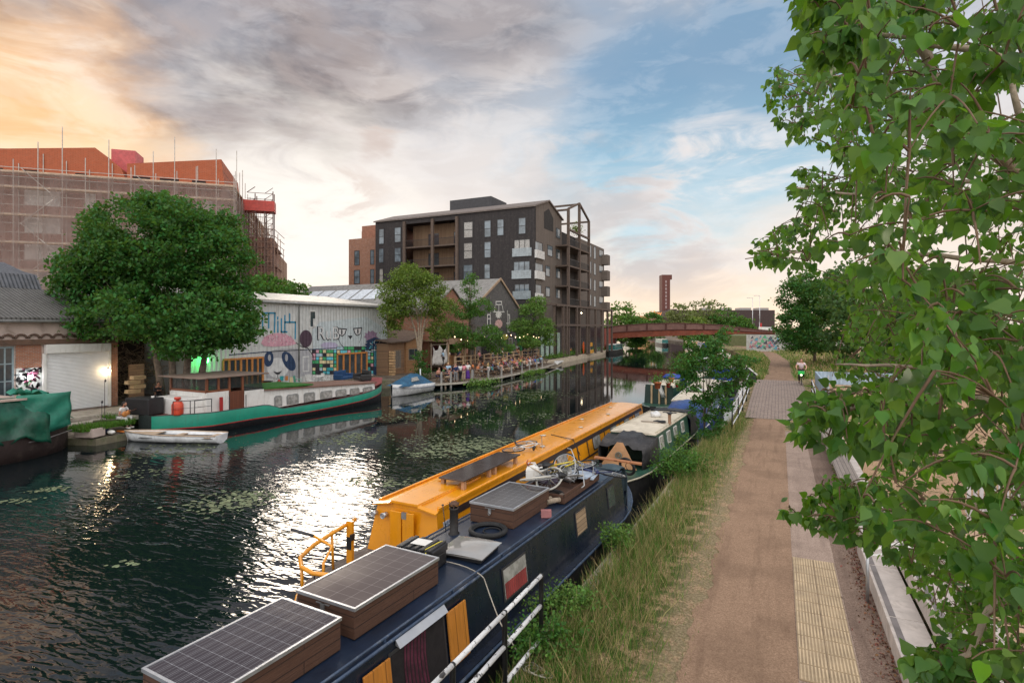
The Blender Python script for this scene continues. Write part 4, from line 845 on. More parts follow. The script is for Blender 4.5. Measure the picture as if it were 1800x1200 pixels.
# ---------------------------------------------------------------- yellow boat
YR = R(-.9); Y0 = (-6.98, 6.7)
yb, SY = narrowboat('narrowboat', 'long bright yellow narrowboat with a clear roof moored outside the navy boat', Y0, YR,
 dict(L=22.3, cab=(2.6, 20.0), hw=1.02, cw=.92, rw=.74, rz_=1.0, side=yellow, roof=yellow, trim=yellow, taper0=1.5, rake0=.14, deck=deck_m, zg=.02))
for sg in (1, -1):
 x_ = MB(); y0, y1 = SY['cab']; side_panel(SY, y0+.6, y1-.2, .76, .90, .006, .006, sg).build('dark_band', band, yb, world=False)
 side_panel(SY, y0+.6, y1-.2, .22, .27, .006, .006, sg).build('lower_band', band, yb, world=False)
yy = 4.2
wi = [5.4, 9.0, 12.4, 14.6, 16.6, 18.4]
for q in wi: boat_window(yb, SY, q, q+.85, .34, .80, band, pane_lt, 1, .09)
for q in wi: boat_window(yb, SY, q, q+.85, .34, .80, band, pane_lt, -1, .09)
dv = MB()
for q in [4.6, 7.0, 8.2, 10.8, 11.8, 13.8, 15.9, 18.0]:
 dv.prism([(side_x(SY, .27, .005), q, .27), (side_x(SY, .27, .005), q+.08, .27), (side_x(SY, .76, .005), q+.08, .76), (side_x(SY, .76, .005), q, .76)], (.008, 0, 0))
dv.build('band_upright', band, yb, world=False)
# roof edge coving
b = MB()
for sg in (-1, 1): b.bar((sg*(SY['rw']-.0), 2.8, 1.03), (sg*SY['rw'], 20.0, 1.03), .05, .05)
b.build('roof_edge', yellow, yb, world=False)
# stern bulkhead: doors, slide, lamps
q0 = SY['cab'][0]
b = MB(); b.box(-.30, -.015, q0-.0, q0+.03, .06, .93); b.build('door', yellow, yb, world=False, bevel=.006)
b = MB(); b.box(.015, .30, q0-.0, q0+.03, .06, .93); b.build('door', yellow, yb, world=False, bevel=.006)
for o_ in yb.children:
 if o_.name.startswith('door'): o_.data.transform(Matrix.Translation((0, -.03, 0)) @ Matrix.Shear('YZ', 4, (0, 0)))
b = MB(); b.box(-.34, .34, q0+.06, q0+1.65, 1.055, 1.11); b.box(-.36, -.32, q0+.06, q0+2.6, 1.035, 1.085); b.box(.32, .36, q0+.06, q0+2.6, 1.035, 1.085); b.build('sliding_hatch', yellow, yb, world=False, bevel=.008)
b = MB(); b.prism([(-.80, q0+.12, .985), (-.36, q0+.12, 1.06), (-.36, q0+.02, 1.04), (-.80, q0+.02, .965)], (0, 0, .025)); b.prism([(.36, q0+.12, 1.06), (.80, q0+.12, .985), (.80, q0+.02, .965), (.36, q0+.02, 1.04)], (0, 0, .025)); b.build('rain_lip', yellow, yb, world=False)
for x, r in ((-.46, .055), (-.72, .05)):
 b = MB(); b.cyl((x, q0-.06, .80), (x, q0+.06, .80), r, n=16); b.torus((x, q0-.065, .80), r, .01, (0, 1, 0), 18, 6); b.build('lamp', alu, yb, world=False)
b = MB(); b.box(.0, .12, q0-.035, q0+.02, .80, .93); b.build('vent', steel, yb, world=False)
pl_ = side_panel(SY, q0+.30, q0+.72, .63, .75, .004, .006).build('name_plate', mat('plate_blue', (.55, .60, .66), .5), yb, world=False)
Mx = Matrix.Translation((side_x(SY, .69, .013), q0+.51, .69)) @ Matrix.Rotation(R(90), 4, 'Z') @ Matrix.Rotation(R(90), 4, 'X') @ Matrix.Rotation(R(-9), 4, 'X')
o = text_mesh('lettering', 'HE570', .12, mat('plate_ink', (.02, .05, .14), .6), None, Mx, .001); o.parent = pl_
# flat panels on little posts
for k, lb in ((0, 'near flat grey solar panel raised on blocks on the yellow roof'), (1, 'far flat grey solar panel raised on blocks on the yellow roof')):
 t = thing('flat_solar_panel', lb, 'solar panel', (-7.03+.02*k, 10.78+k*1.47, 1.04), YR, 'flat solar panels on the yellow roof')
 b = MB(); b.box(0, .68, 0, 1.45, .20, .235); b.build('panel', sol_fl, t, world=False, bevel=.004)
 for x in (.06, .60):
  for y in (.12, 1.3): b = MB(); b.box(x-.04, x+.04, y-.05, y+.05, 0, .198); b.build('block', mat('raw_timber_block', (.42, .25, .14), .8), t, world=False)
b = MB()
for y, x in ((9.0, .35), (10.6, -.3), (12.6, .3), (14.3, -.25), (16.0, .3), (18.0, -.2)):
 b.lathe([(.05, 0), (.05, .03), (.085, .045), (.075, .065), (0, .075)], (x, y, 1.05), 14)
b.v = b.v;
for i in range(6):
 y, x = ((9.0, .35), (10.6, -.3), (12.6, .3), (14.3, -.25), (16.0, .3), (18.0, -.2))[i]
 c = MB(); c.lathe([(.05, 0), (.05, .03), (.085, .045), (.075, .065), (0, .075)], (x, y, 1.035), 14); c.build('mushroom_vent', mat('brass_vent', (.55, .50, .42), .35, .6), yb, world=False)
b = MB(); b.box(.1, .14, 1, 1.04, 1, 1.02)
A_, B_ = onZ(970, 764, 1.07), onZ(1007, 772, 1.07); C_ = onX(1020, 800, -5.75)
b = MB(); b.tube([A_, B_, C_], .014, 6); b.ell(A_, (.03, .03, .02)); b.ell(B_, (.03, .03, .02)); o = tag(recentre(b.build('roof_strap', rubber)), 'dark strap lying across the edge of the yellow roof', 'strap')
# stern rail, tiller, dolly
b = MB(); arc = [(.80*math.cos(a), 1.35+.85*math.sin(a), .62+.10*math.sin(-a)) for a in [R(200-8*i) for i in range(0, 1)]]
arc = [(-.78, 2.1, .82), (-.84, 1.5, .72), (-.82, 1.0, .66), (-.66, .55, .63), (-.35, .30, .62), (0, .22, .62), (.35, .30, .62), (.66, .55, .63), (.80, 1.0, .64)]
b.tube(arc, .038, 10); b.build('stern_rail', yellow, yb, world=False)
for a in (1, 4, 7):
 p = arc[a]; b = MB(); b.tube([p, (p[0]*.98, p[1]+.02, .03)], .026, 8); b.build('rail_post', yellow, yb, world=False)
b = MB(); b.box(-.80, -.66, 1.85, 1.92, .02, .86); b.box(-.79, -.67, 1.84, 1.85, .30, .55, 1); b.box(-.67, -.62, 1.80, 1.9, .5, .62, 1); b.build('control_column', [yellow, plastic_bk], yb, world=False, bevel=.006)
b = MB(); b.tube([(0, .45, .02), (0, .45, .70), (-.1, .75, .86), (-.48, .70, 1.0)], .024, 8); b.tube([(-.48, .70, 1.0), (-.88, .55, 1.10)], .028, 8, 1); b.build('tiller', [yellow, dsteel], yb, world=False)
b = MB(); b.tube([(-.3, .6, .03), (-.3, .6, .28)], .05, 10); b.torus((-.3, .6, .3), .10, .014, (.3, 1, 0), 20, 6); b.torus((-.36, .72, .22), .10, .012, (1, .2, 0), 20, 6); b.build('winch', dsteel, yb, world=False)
# ---------------------------------------------------------------- green boat with cratch cover
GR = R(-3.2); gb, SG = narrowboat('narrowboat', 'dark green narrowboat with a cream roof and a black cratch cover behind the navy boat', (-4.86, 16.0), GR,
 dict(L=11.6, cab=(3.6, 8.9), hw=1.0, cw=.92, rw=.79, rz_=.98, side=green_p, roof=cream_roof, trim=mat('cream_trim', (.48, .44, .33), .6), taper0=2.4, taper1=1.6, zg=.06, bow_up=.05))
for q in (4.0, 5.1, 6.2, 7.5): boat_window(gb, SG, q, q+.55, .40, .84, white_p, pane_lt, 1, .04)
b = MB(); rr = []
for y, h, w_, top in ((1.9, .10, .62, .05), (2.15, .82, .74, .16), (2.9, .96, .84, .30), (3.62, 1.04, .90, .66)):
 n_ = 14; r = []
 for i in range(n_+1):
  a = i/n_*2-1; x = w_*max(-1, min(1, a*1.35)); zz = h-(abs(a)-.3)*1.1*(h-.05) if abs(a) > .3 else h; f = .02*math.sin(i*2.2+y*3)
  if abs(a) > .55: x = math.copysign(w_*(1+.06*(abs(a)-.55)), a)+f; zz = h*.86*(1-(abs(a)-.55)/.45)+.06
  r.append((x, y, zz+f))
 rr.append(r)
b.loft(rr[1:], 0, True, False, False); o = b.build('cratch_cover', tarp_bk, gb, world=False); o.modifiers.new('t', 'SOLIDIFY').thickness = .015
b = MB(); b.prism([(-.62, 1.93, .10), (.62, 1.93, .10), (.10, 2.12, .90), (-.10, 2.12, .90)], (0, .03, 0)); b.build('cratch_board', mat('tan_board', (.42, .22, .10), .6, var=.2), gb, world=False)
b = MB(); b.torus((0, 1.985, .50), .10, .018, (0, 1, -.2), 20, 6); b.torus((0, 1.985, .50), .05, .014, (0, 1, -.2), 14, 6); b.build('emblem', mat('faded_emblem', (.12, .14, .12), .6), gb, world=False)
b = MB(); rr = []
for y, h in ((8.85, 1.05), (9.6, 1.02), (10.3, .95), (10.9, .55)):
 r = [(x, y, z) for x, z in ((-.98, .1), (-.95, h*.7), (-.7, h), (0, h+.05), (.7, h), (.95, h*.7), (.98, .1))]; rr.append(r)
b.loft(rr, 0, True, False, False); b.face(rr[-1]); o = b.build('stern_cover', tarp_bk, gb, world=False)
t = thing('stub_chimney', 'short brown chimney with a cross shaped cowl on the cream roof', 'chimney', tuple(onZ(1177, 745, 1.02)), GR)
b = MB(); b.lathe([(.07, 0), (.06, .05), (.06, .34), (.07, .36)], n=14); b.build('pipe', mat('brown_pipe', (.30, .17, .10), .7), t, world=False)
b = MB(); b.lathe([(.03, .36), (.11, .40), (.11, .43), (0, .47)], n=14); b.bar((-.26, 0, .44), (.26, 0, .44), .035); b.bar((0, -.22, .44), (0, .22, .44), .035); b.build('cowl', dsteel, t, world=False)
def roof_clutter(name, label, cat, px, py, z, size, m, rz=0):
 t = thing(name, label, cat, tuple(onZ(px, py, z)), rz); b = MB(); b.ell((0, 0, size[2]*.5), (size[0], size[1], size[2]*.6), 12, 8)
 for i in range(len(b.v)): x, y, z_ = b.v[i]; k = 1+.22*math.sin(x*23+y*17)*math.cos(z_*31); b.v[i] = (x*k, y*k, max(0, z_*k))
 b.build('folds', m, t, world=False); return t
roof_clutter('plastic_bag', 'crumpled white plastic bag on the cream roof of the green boat', 'bag', 1152, 733, 1.03, (.22, .18, .22), mat('white_film', (.62, .62, .62), .4, bump=.6, bscale=12))
roof_clutter('coiled_hose', 'dark coiled hose on the cream roof beside the stub chimney', 'hose', 1160, 742, 1.03, (.26, .18, .07), rubber)
roof_clutter('roof_plank', 'weathered boards lying along the cream roof', 'boards', 1140, 742, 1.03, (.35, .10, .05), mat('driftwood', (.28, .23, .18), .9))
# ---------------------------------------------------------------- blue boat and dark green boat behind it
bb_, SB = narrowboat('narrowboat', 'narrowboat with a bright blue bow cover and pale roof behind the bank sapling', (-4.05, 26.4), R(1.5),
 dict(L=17.0, cab=(2.6, 15), hw=1.0, cw=.9, rw=.80, side=mat('grey_blue_paint', (.12, .17, .22), .5), roof=cream_roof, trim=white_p, hull=blue_p, taper0=2.0, zg=.0))
b = MB(); rr = []
for y, h, w_ in ((.35, .35, .50), (.9, .80, .84), (1.6, .98, .96), (2.62, 1.06, .92)):
 rr.append([(x*w_, y, z) for x, z in ((-1.02, -.05), (-1, h*.6), (-.8, h*.9), (0, h+.04), (.8, h*.9), (1, h*.6), (1.02, -.05))])
b.loft(rr, 0, True, False, False); b.face(rr[0]); b.build('bow_cover', tarp_bl, bb_, world=False)
for q in (4, 6, 8.5, 11): boat_window(bb_, SB, q, q+.7, .4, .8, white_p, glass, 1, .05); boat_window(bb_, SB, q, q+.7, .4, .8, white_p, glass, -1, .05)
roof_clutter('tarp_bundle', 'white cloth bundle on the pale roof of the blue covered boat', 'bundle', 1222, 688, 1.05, (.55, .5, .2), mat('white_cloth', (.6, .6, .6), .8, bump=.5))
db, SD = narrowboat('narrowboat', 'dark green narrowboat with an open timber front frame and flower pots on its roof', (-6.75, 33.4), R(-4),
 dict(L=15.5, cab=(1.4, 14), hw=1.0, cw=.92, rw=.86, side=green_p, roof=cream_roof, trim=mat('sage_trim', (.25, .32, .27), .6), taper0=1.2, zg=.0, rz_=1.05))
b = MB(); b.prism([(-.9, 1.32, .0), (.9, 1.32, .0), (.82, 1.32, 1.16), (-.82, 1.32, 1.16)], (0, .05, 0)); b.build('front_board', mat('very_dark_green', (.012, .035, .028), .5), db, world=False)
for x in (-.42, .05, .45): b = MB(); b.box(x-.05, x+.05, 1.22, 1.30, .02, 1.14); b.build('front_post', mat('tan_post', (.42, .30, .17), .8), db, world=False)
b = MB(); b.loft([[(-.1+.3*u+.05*math.sin(k*2), 1.19-.03*math.sin(k*1.7), 1.2-u*.75-.1*k*.1) for u in (0, .3, .6, 1)] for k in range(6)], 0, True, False, False)
for i in range(len(b.v)): x, y, z = b.v[i]; b.v[i] = (x+(i//4)*.06, y, z)
o = b.build('hanging_cloth', white_p, db, world=False); o.modifiers.new('t', 'SOLIDIFY').thickness = .01
for q in (3, 5, 7, 9, 11): boat_window(db, SD, q, q+.6, .45, .85, alu, glass, 1, .25)
def pot_plant(label, px, py, z, m, lm, s=1.0):
 p = onZ(px, py, z); t = thing('potted_plant', label, 'potted plant', tuple(p)); b = MB(); b.lathe([(0, 0), (.10*s, 0), (.14*s, .22*s), (.16*s, .22*s), (.16*s, .26*s), (.12*s, .26*s), (0, .22*s)], n=12); b.build('pot', m, t, world=False)
 n_ = 120; P = rng.normal(size=(n_, 3))*np.array([.13, .13, .10])*s+np.array([0, 0, .38*s]); o = scatter_mesh('leaves', P+np.array(p), .09*s*(.6+.8*rng.random(n_)), rdir(n_)+np.array([0, 0, .5]), rdir(n_), LEAF[0], LEAF[1], lm, t); return t
terra = mat('terracotta', (.50, .13, .045), .8); redp = mat('red_plastic', (.45, .03, .03), .5); bluep = mat('blue_plastic', (.015, .05, .30), .4)
pot_plant('orange terracotta pot at the near left corner of the dark green boat roof', 1156, 683, 1.1, terra, leaf_mid, 1.5)
pot_plant('small red pot with a green plant at the middle of the dark green boat roof', 1175, 681, 1.1, redp, leaf_deep, 1.0)
pot_plant('leafy potted plant on the far side of the dark green boat roof', 1180, 672, 1.1, terra, leaf_mid, 1.2)
pot_plant('second red pot along the towpath edge of the dark green boat roof', 1190, 680, 1.1, redp, leaf_mid, .8)
bucket('bright blue bucket near the back of the dark green boat roof', onZ(1201, 676, 1.1), .22, .36, bluep)
roof_clutter('blue_sacks', 'blue sacks heaped on the dark green boat roof', 'sacks', 1188, 666, 1.1, (.9, .5, .3), bluep)
roof_clutter('green_bin_bag', 'crumpled dark bag on the far part of the dark green boat roof', 'bag', 1215, 664, 1.1, (.4, .6, .35), tarp_bk)
# ---------------------------------------------------------------- boats farther along
def far_boat(label, Y, X, rz, side, roof, L=15, hull=black_paint, group='narrowboats moored far along the canal', nw=5, both=True):
 t, s_ = narrowboat('narrowboat', label, (X, Y), rz, dict(L=L, cab=(1.8, L-2.2), hw=1.02, cw=.93, rw=.82, side=side, roof=roof, trim=white_p, hull=hull, rz_=1.05), group)
 for i in range(nw):
  q = 2.6+i*(L-5.5)/nw
  boat_window(t, s_, q, q+.8, .42, .85, white_p, glass, 1, .05)
  if both: boat_window(t, s_, q, q+.8, .42, .85, white_p, glass, -1, .05)
 return t
teal = mat('teal_paint', (.03, .16, .15), .5); red_pt = mat('maroon_paint', (.16, .02, .02), .5); tan_pt = mat('tan_paint', (.45, .30, .17), .6); cream = mat('cream_paint', (.62, .56, .44), .6)
far_boat('narrowboat with a dark blue side seen between the sapling leaves before the bridge', 52, -4.6, R(1), blue_p, cream_roof)
far_boat('narrowboat with a white roof past the sapling on the water side', 58, -7.4, R(2), green_p, white_p)
far_boat('narrowboat with a tan side near the right end of the bridge', 70, -6.0, R(4), tan_pt, cream_roof)
far_boat('maroon narrowboat just before the right end of the bridge', 88, -8.0, R(6), red_pt, white_p)
far_boat('teal narrowboat with a whitish roof moored at the left bank just before the bridge', 112, -31.6, R(4), teal, white_p, 13)
far_boat('cream sided narrowboat seen under the left part of the bridge', 176, -42, R(24), cream, tan_pt, 15)
far_boat('teal narrowboat seen under the middle of the bridge', 168, -30, R(22), teal, cream, 14)
far_boat('tan narrowboat moored on the far right bank under the bridge', 150, -19, R(18), tan_pt, cream, 15)
far_boat('dark blue narrowboat on the far right bank under the bridge', 136, -15, R(14), blue_p, tan_pt, 13)

# ================================================================ LEFT BANK: BUILDINGS
brick_o = mat('orange_brick', (.42, .16, .075), .9, kind='brick', col2=(.28, .10, .055), axis='yz', bump=.5)
brick_ox = mat('orange_brick_side', (.42, .16, .075), .9, kind='brick', col2=(.28, .10, .055), axis='xz', bump=.5)
brick_bk = mat('black_painted_brick', (.035, .037, .045), .75, kind='brick', col2=(.022, .024, .03), axis='yz', bump=.5, size=(.22, .075))
render_p = mat('peeling_pinkish_render', (.52, .42, .37), .9, var=.1, scale=1.5, dirt=.7, dirtcol=(.26, .19, .15), bump=.4)
corr_wall = mat('pale_corrugated_sheet', (.56, .57, .56), .55, kind='corrug', col2=(.36, .34, .30), axis='yz', size=(.36,), var=.08, bump=.9)
corr_roof = mat('grey_corrugated_roof', (.115, .11, .105), .8, kind='corrug', col2=(.05, .048, .045), axis='yx', size=(.2,), dirt=.5, bump=1)
corr_roofx = mat('grey_corrugated_roof_side', (.24, .23, .215), .8, kind='corrug', col2=(.12, .11, .10), axis='xy', size=(.34,), dirt=.5, bump=1)
fascia = mat('pale_roof_sheet', (.44, .42, .38), .6, dirt=.4, dirtcol=(.25, .22, .19))
orange_w = mat('orange_timber', (.50, .20, .055), .6, var=.2, scale=8)
board_w = mat('rough_boards', (.34, .20, .115), .85, kind='planks', col2=(.22, .13, .085), axis='yz', size=(2.4, .16), bump=.7)
board_x = mat('rough_boards_side', (.34, .20, .115), .85, kind='planks', col2=(.22, .13, .085), axis='xz', size=(2.4, .16), bump=.7)
post_w = mat('weathered_post', (.30, .235, .175), .9, var=.25, scale=7, bump=.4)
dk = mat('dark_interior', (.012, .009, .010), .9, bump=0)
WX = -36.0
def pp(px, py, X=WX): v = onX(px, py, X); return (v.y, v.z)
class Mural:
 def __init__(s, X=WX, off=.02): s.X = X; s.b = MB(); s.off = off; s.mats = []; s.k = 0
 def mi(s, m):
  if m not in s.mats: s.mats.append(m)
  return s.mats.index(m)
 def poly(s, pts, m, lay=1):
  x = s.X+s.off+lay*.006; s.b.face([(x, *pp(a, b, s.X)) for a, b in pts], s.mi(m))
 def ellipse(s, cx, cy, rx, ry, m, lay=1, rot=0, n=22, wob=0):
  c, q = math.cos(R(rot)), math.sin(R(rot)); pts = []
  for i in range(n):
   a = 2*math.pi*i/n; k = 1+wob*math.sin(i*2.7+cx); x, y = rx*math.cos(a)*k, ry*math.sin(a)*k; pts.append((cx+x*c-y*q, cy+x*q+y*c))
  s.poly(pts, m, lay)
 def stroke(s, pts, w_, m, lay=2):
  x = s.X+s.off+lay*.006
  for a, b in zip(pts, pts[1:]):
   A, B = Vector(pp(*a, s.X)), Vector(pp(*b, s.X)); d = (B-A);
   if d.length < 1e-6: continue
   d.normalize(); n_ = Vector((-d.y, d.x))*w_/2; A = A-d*w_*.5; B = B+d*w_*.5
   s.b.face([(x, *(A+n_)), (x, *(B+n_)), (x, *(B-n_)), (x, *(A-n_))], s.mi(m))
 def build(s, name, parent): return s.b.build(name, s.mats, parent, fixn=False)
def Z5(x, y): return (380+x/5.294, 500+y/5.294)
def win_yz(parent, rect, X, fm, pm, fr=.07, dep=.05, name='window', rows=1, cols=1, proud=.03):
 """window on an X plane facing +X; rect = y0,y1,z0,z1"""
 y0, y1, z0, z1 = rect; f = MB()
 f.box(X-dep, X+proud, y0, y0+fr, z0, z1); f.box(X-dep, X+proud, y1-fr, y1, z0, z1); f.box(X-dep, X+proud, y0+fr, y1-fr, z0, z0+fr); f.box(X-dep, X+proud, y0+fr, y1-fr, z1-fr, z1)
 for i in range(1, cols): y = y0+(y1-y0)*i/cols; f.box(X-dep, X+proud-.004, y-fr*.4, y+fr*.4, z0+fr, z1-fr)
 for i in range(1, rows): z = z0+(z1-z0)*i/rows; f.box(X-dep, X+proud-.006, y0+fr, y1-fr, z-fr*.35, z+fr*.35)
 f = f.build(name, fm, parent); p = MB(); p.box(X+.004, X+.012, y0+fr, y1-fr, z0+fr, z1-fr); p.build('pane', pm, f); return f
def win_xz(parent, rect, Y, fm, pm, fr=.07, name='window', rows=1, cols=1, proud=.03):
 """window on a Y plane facing -Y"""
 x0, x1, z0, z1 = rect; f = MB(); a, b = Y-proud, Y+.05
 f.box(x0, x0+fr, a, b, z0, z1); f.box(x1-fr, x1, a, b, z0, z1); f.box(x0+fr, x1-fr, a, b, z0, z0+fr); f.box(x0+fr, x1-fr, a, b, z1-fr, z1)
 for i in range(1, cols): x = x0+(x1-x0)*i/cols; f.box(x-fr*.4, x+fr*.4, a+.004, b, z0+fr, z1-fr)
 for i in range(1, rows): z = z0+(z1-z0)*i/rows; f.box(x0+fr, x1-fr, a+.006, b, z-fr*.35, z+fr*.35)
 f = f.build(name, fm, parent); p = MB(); p.box(x0+fr, x1-fr, Y-.012, Y-.004, z0+fr, z1-fr); p.build('pane', pm, f); return f
# ---------------------------------------------------------------- graffiti warehouse
wh = thing('graffiti_warehouse', 'long pale corrugated warehouse painted with a panda, cat eyes and blue lettering', 'warehouse', (WX, 35, 0))
YA, YB, ZE = 24.4, 45.6, 6.7
b = MB(); b.prism([(-44, YB, 7.8), (WX, YB, ZE), (WX, YB, -.3), (-52, YB, -.3), (-52, YB, ZE)], (0, YA-YB, 0)); b.build('wall', corr_wall, wh)
b = MB(); b.prism([(WX+.25, YA-.2, ZE-.02), (WX+.25, YA-.2, ZE+.16), (-44, YA-.2, 7.98), (-52.2, YA-.2, ZE+.16), (-52.2, YA-.2, ZE+.06), (-44, YA-.2, 7.86)], (0, YB-YA+.4, 0)); b.build('roof', fascia, wh)
b = MB(); b.tube([(WX+.32, YA-.2, ZE-.04), (WX+.32, YB+.2, ZE-.04)], .07, 8); yq = pp(524, 560)[0]; b.tube([(WX+.32, yq, ZE-.05), (WX+.12, yq, ZE-.35), (WX+.12, yq, .2)], .055, 8); b.build('gutter', mat('grey_pipe', (.25, .25, .25), .6), wh)
cm = lambda n, c, **k: mat(n, c, .65, kind='corrug', col2=tuple(q*.7 for q in c), axis='yz', size=(.36,), bump=.8, var=.12, **k)
m_blue = cm('mural_blue', (.03, .25, .42)); m_pale = cm('mural_pale_blue', (.36, .50, .57)); m_wh = cm('mural_white', (.62, .62, .62)); m_pink = cm('mural_pink', (.62, .33, .40)); m_pinkd = cm('mural_deep_pink', (.42, .17, .24))
m_bk = cm('mural_black', (.022, .022, .030)); m_pl = cm('mural_plum', (.07, .04, .06)); m_gr = cm('mural_grey', (.38, .38, .40)); m_teal = cm('mural_teal', (.03, .33, .36)); m_green = cm('mural_green', (.06, .36, .14)); m_cr = cm('mural_cream', (.68, .58, .34)); m_nv = cm('mural_navy', (.015, .04, .10)); m_cy = cm('mural_cyan', (.12, .52, .62)); m_or = cm('mural_orange', (.6, .22, .06))
mu = Mural()
z5 = lambda L: [Z5(*q) for q in L]
# pale blue wash, lower joint
mu.poly(z5([(330,160),(560,180),(540,440),(430,620),(250,640),(200,560)]), m_pale, 0) if False else None
mu.poly(z5([(890,430),(960,350),(1400,300),(1590,420),(1590,560),(1120,620),(900,600)]), cm('mural_wash', (.50, .56, .58)), 0)
mu.stroke(z5([(120,655),(430,628),(900,602),(1590,565)]), .07, m_nv, 1)
W_ = .13
for L in ([(430,440),(430,265),(545,265),(540,440)], [(487,270),(487,400)], [(572,345),(572,440)], [(570,305),(570,318)], [(605,320),(605,440),(655,440)], [(637,290),(637,440)], [(682,275),(682,350)], [(637,350),(735,350),(733,500)]): mu.stroke(z5(L), W_, m_blue, 2)
# panda
mu.poly(z5([(455,640),(560,600),(730,590),(850,610),(905,690),(900,830),(760,860),(470,870),(445,760)]), m_gr, 1)
mu.poly(z5([(415,545),(440,490),(500,462),(580,450),(650,462),(710,500),(745,550),(700,565),(620,572),(520,578),(440,570)]), m_pink, 2)
for i in range(44): x = 440+random.random()*270; y = 475+random.random()*85; mu.stroke(z5([(x, y), (x+random.uniform(-14, 14), y+random.uniform(-12, 12))]), .045, m_pinkd if i % 2 else m_wh, 3)
mu.ellipse(*Z5(832,503), 58/5.29, 80/5.29, m_pl, 3); mu.ellipse(*Z5(570,775), 100/5.29, 95/5.29, m_wh, 2)
mu.ellipse(*Z5(486,692), 44/5.29, 72/5.29, m_nv, 3, 8); mu.ellipse(*Z5(672,712), 52/5.29, 98/5.29, m_nv, 3, -28)
mu.ellipse(*Z5(492,680), 15/5.29, 30/5.29, m_gr, 4); mu.ellipse(*Z5(650,680), 14/5.29, 34/5.29, m_gr, 4)
mu.poly(z5([(525,805),(570,818),(612,800),(585,835),(555,835)]), m_bk, 4); mu.stroke(z5([(570,830),(570,860)]), .06, m_bk, 4)
mu.stroke(z5([(740,540),(790,575),(850,590),(900,660),(915,770)]), .06, m_bk, 3)
for (x, y, w2, h2, m) in [(590,850,34,44,m_teal),(640,850,26,40,m_or),(680,860,30,50,m_cr),(720,880,26,50,m_pink)]: mu.poly(z5([(x,y),(x+w2,y),(x+w2,y+h2),(x,y+h2)]), m, 3)
# cat face
for cx, cy, rx, f in ((1165,440,46,1), (1315,435,40,-1)):
 mu.poly(z5([(cx-rx*1.05*f, cy-38), (cx+rx*1.1*f, cy-30), (cx+rx*.8*f, cy+18), (cx+.2*rx*f, cy+44), (cx-.6*rx*f, cy+30)]), m_bk, 2)
 mu.poly(z5([(cx-rx*.85*f, cy-27), (cx+rx*.85*f, cy-20), (cx+rx*.6*f, cy+14), (cx+.15*rx*f, cy+34), (cx-.5*rx*f, cy+22)]), m_wh, 3); mu.ellipse(*Z5(cx, cy+2), 1.3, 5, m_bk, 4)
mu.poly(z5([(1222,475),(1268,475),(1246,508)]), m_bk, 3)
mu.stroke(z5([(1115,400),(1120,480),(1160,560),(1180,580)]), .05, m_bk, 3); mu.stroke(z5([(1355,400),(1350,480),(1330,540)]), .05, m_bk, 3)
mu.ellipse(*Z5(1050,565), 80/5.29, 30/5.29, cm('mural_lilac', (.44, .40, .55)), 1, wob=.1)
# bubble letters
M4 = Matrix(((0, 0, 1, WX+.05), (1, 0, 0, pp(*Z5(1040,460))[0]), (0, 1, 0, pp(*Z5(1040,460))[1]), (0, 0, 0, 1)))
text_mesh('lettering', 'RuB', 1.75, m_bk, wh, M4 @ Matrix.Scale(1, 4), .004); text_mesh('lettering', 'RuB', 1.6, m_wh, wh, Matrix.Translation((.014, .0, .02)) @ M4, .004)
# block pattern (grid of coloured steps with black joints)
pal = [m_teal, m_green, m_pink, m_cy, m_cr, m_pale, m_teal, m_green]
def blocks(x0, y0, x1, y1, s=33):
 mu.poly(z5([(x0,y0),(x1,y0),(x1,y1),(x0,y1)]), m_bk, 2)
 y = y0
 while y < y1-8:
  x = x0; h2 = min(s, y1-y)
  while x < x1-8:
   w2 = min(s*random.choice((1, 1, 2)), x1-x)
   if random.random() < .86: mu.poly(z5([(x+3,y+3),(x+w2-3,y+3),(x+w2-3,y+h2-3),(x+3,y+h2-3)]), random.choice(pal), 3)
   x += w2
  y += s
blocks(890, 605, 1118, 835); blocks(1118, 575, 1400, 640); blocks(1400, 600, 1462, 830);
mu.poly(z5([(1462,560),(1590,530),(1590,850),(1462,840)]), m_nv, 2)
for i in range(10): x = 1475+i*12; mu.stroke(z5([(x,610),(x+random.uniform(-5,5),760)]), .07, m_teal if i % 2 else m_cy, 3)
mu.ellipse(*Z5(1440,480), 62/5.29, 48/5.29, cm('mural_mauve', (.30, .20, .30)), 2, wob=.22)
mu.poly(z5([(1375,560),(1400,520),(1470,490),(1540,510),(1560,600),(1480,625),(1400,610)]), m_nv, 3)
for _ in range(26): x, y = random.uniform(1385,1540), random.uniform(525,610); mu.stroke(z5([(x,y),(x+random.uniform(-22,22),y+random.uniform(-22,22))]), .06, random.choice([m_cy, m_cy, m_wh]), 4)
mu.stroke(z5([(1540,500),(1500,560),(1535,575),(1520,612),(1440,608)]), .08, m_wh, 5)
mu.build('mural', wh)
def zr(x0, y0, x1, y1):
 a = pp(*Z5(x0, y0)); c = pp(*Z5(x0, y1)); d = pp(*Z5(x1, y0)); return (a[0], d[0], c[1], a[1])
fw = mat('white_window_frame', (.62, .62, .60), .5)
for r in ((866,240,928,402), (335,280,400,400)): f = win_yz(wh, zr(*r), WX, fw, glass, .10, rows=1, cols=1)
y0, y1, z0, z1 = zr(866,240,928,402); b = MB(); b.box(WX+.05, WX+.09, y0+(y1-y0)*.5, y1-.05, z0+.1, z1-.7); b.build('open_sash', fw, wh)
win_yz(wh, zr(803,668,864,812), WX, fw, glass, .09, rows=2, name='side_door')
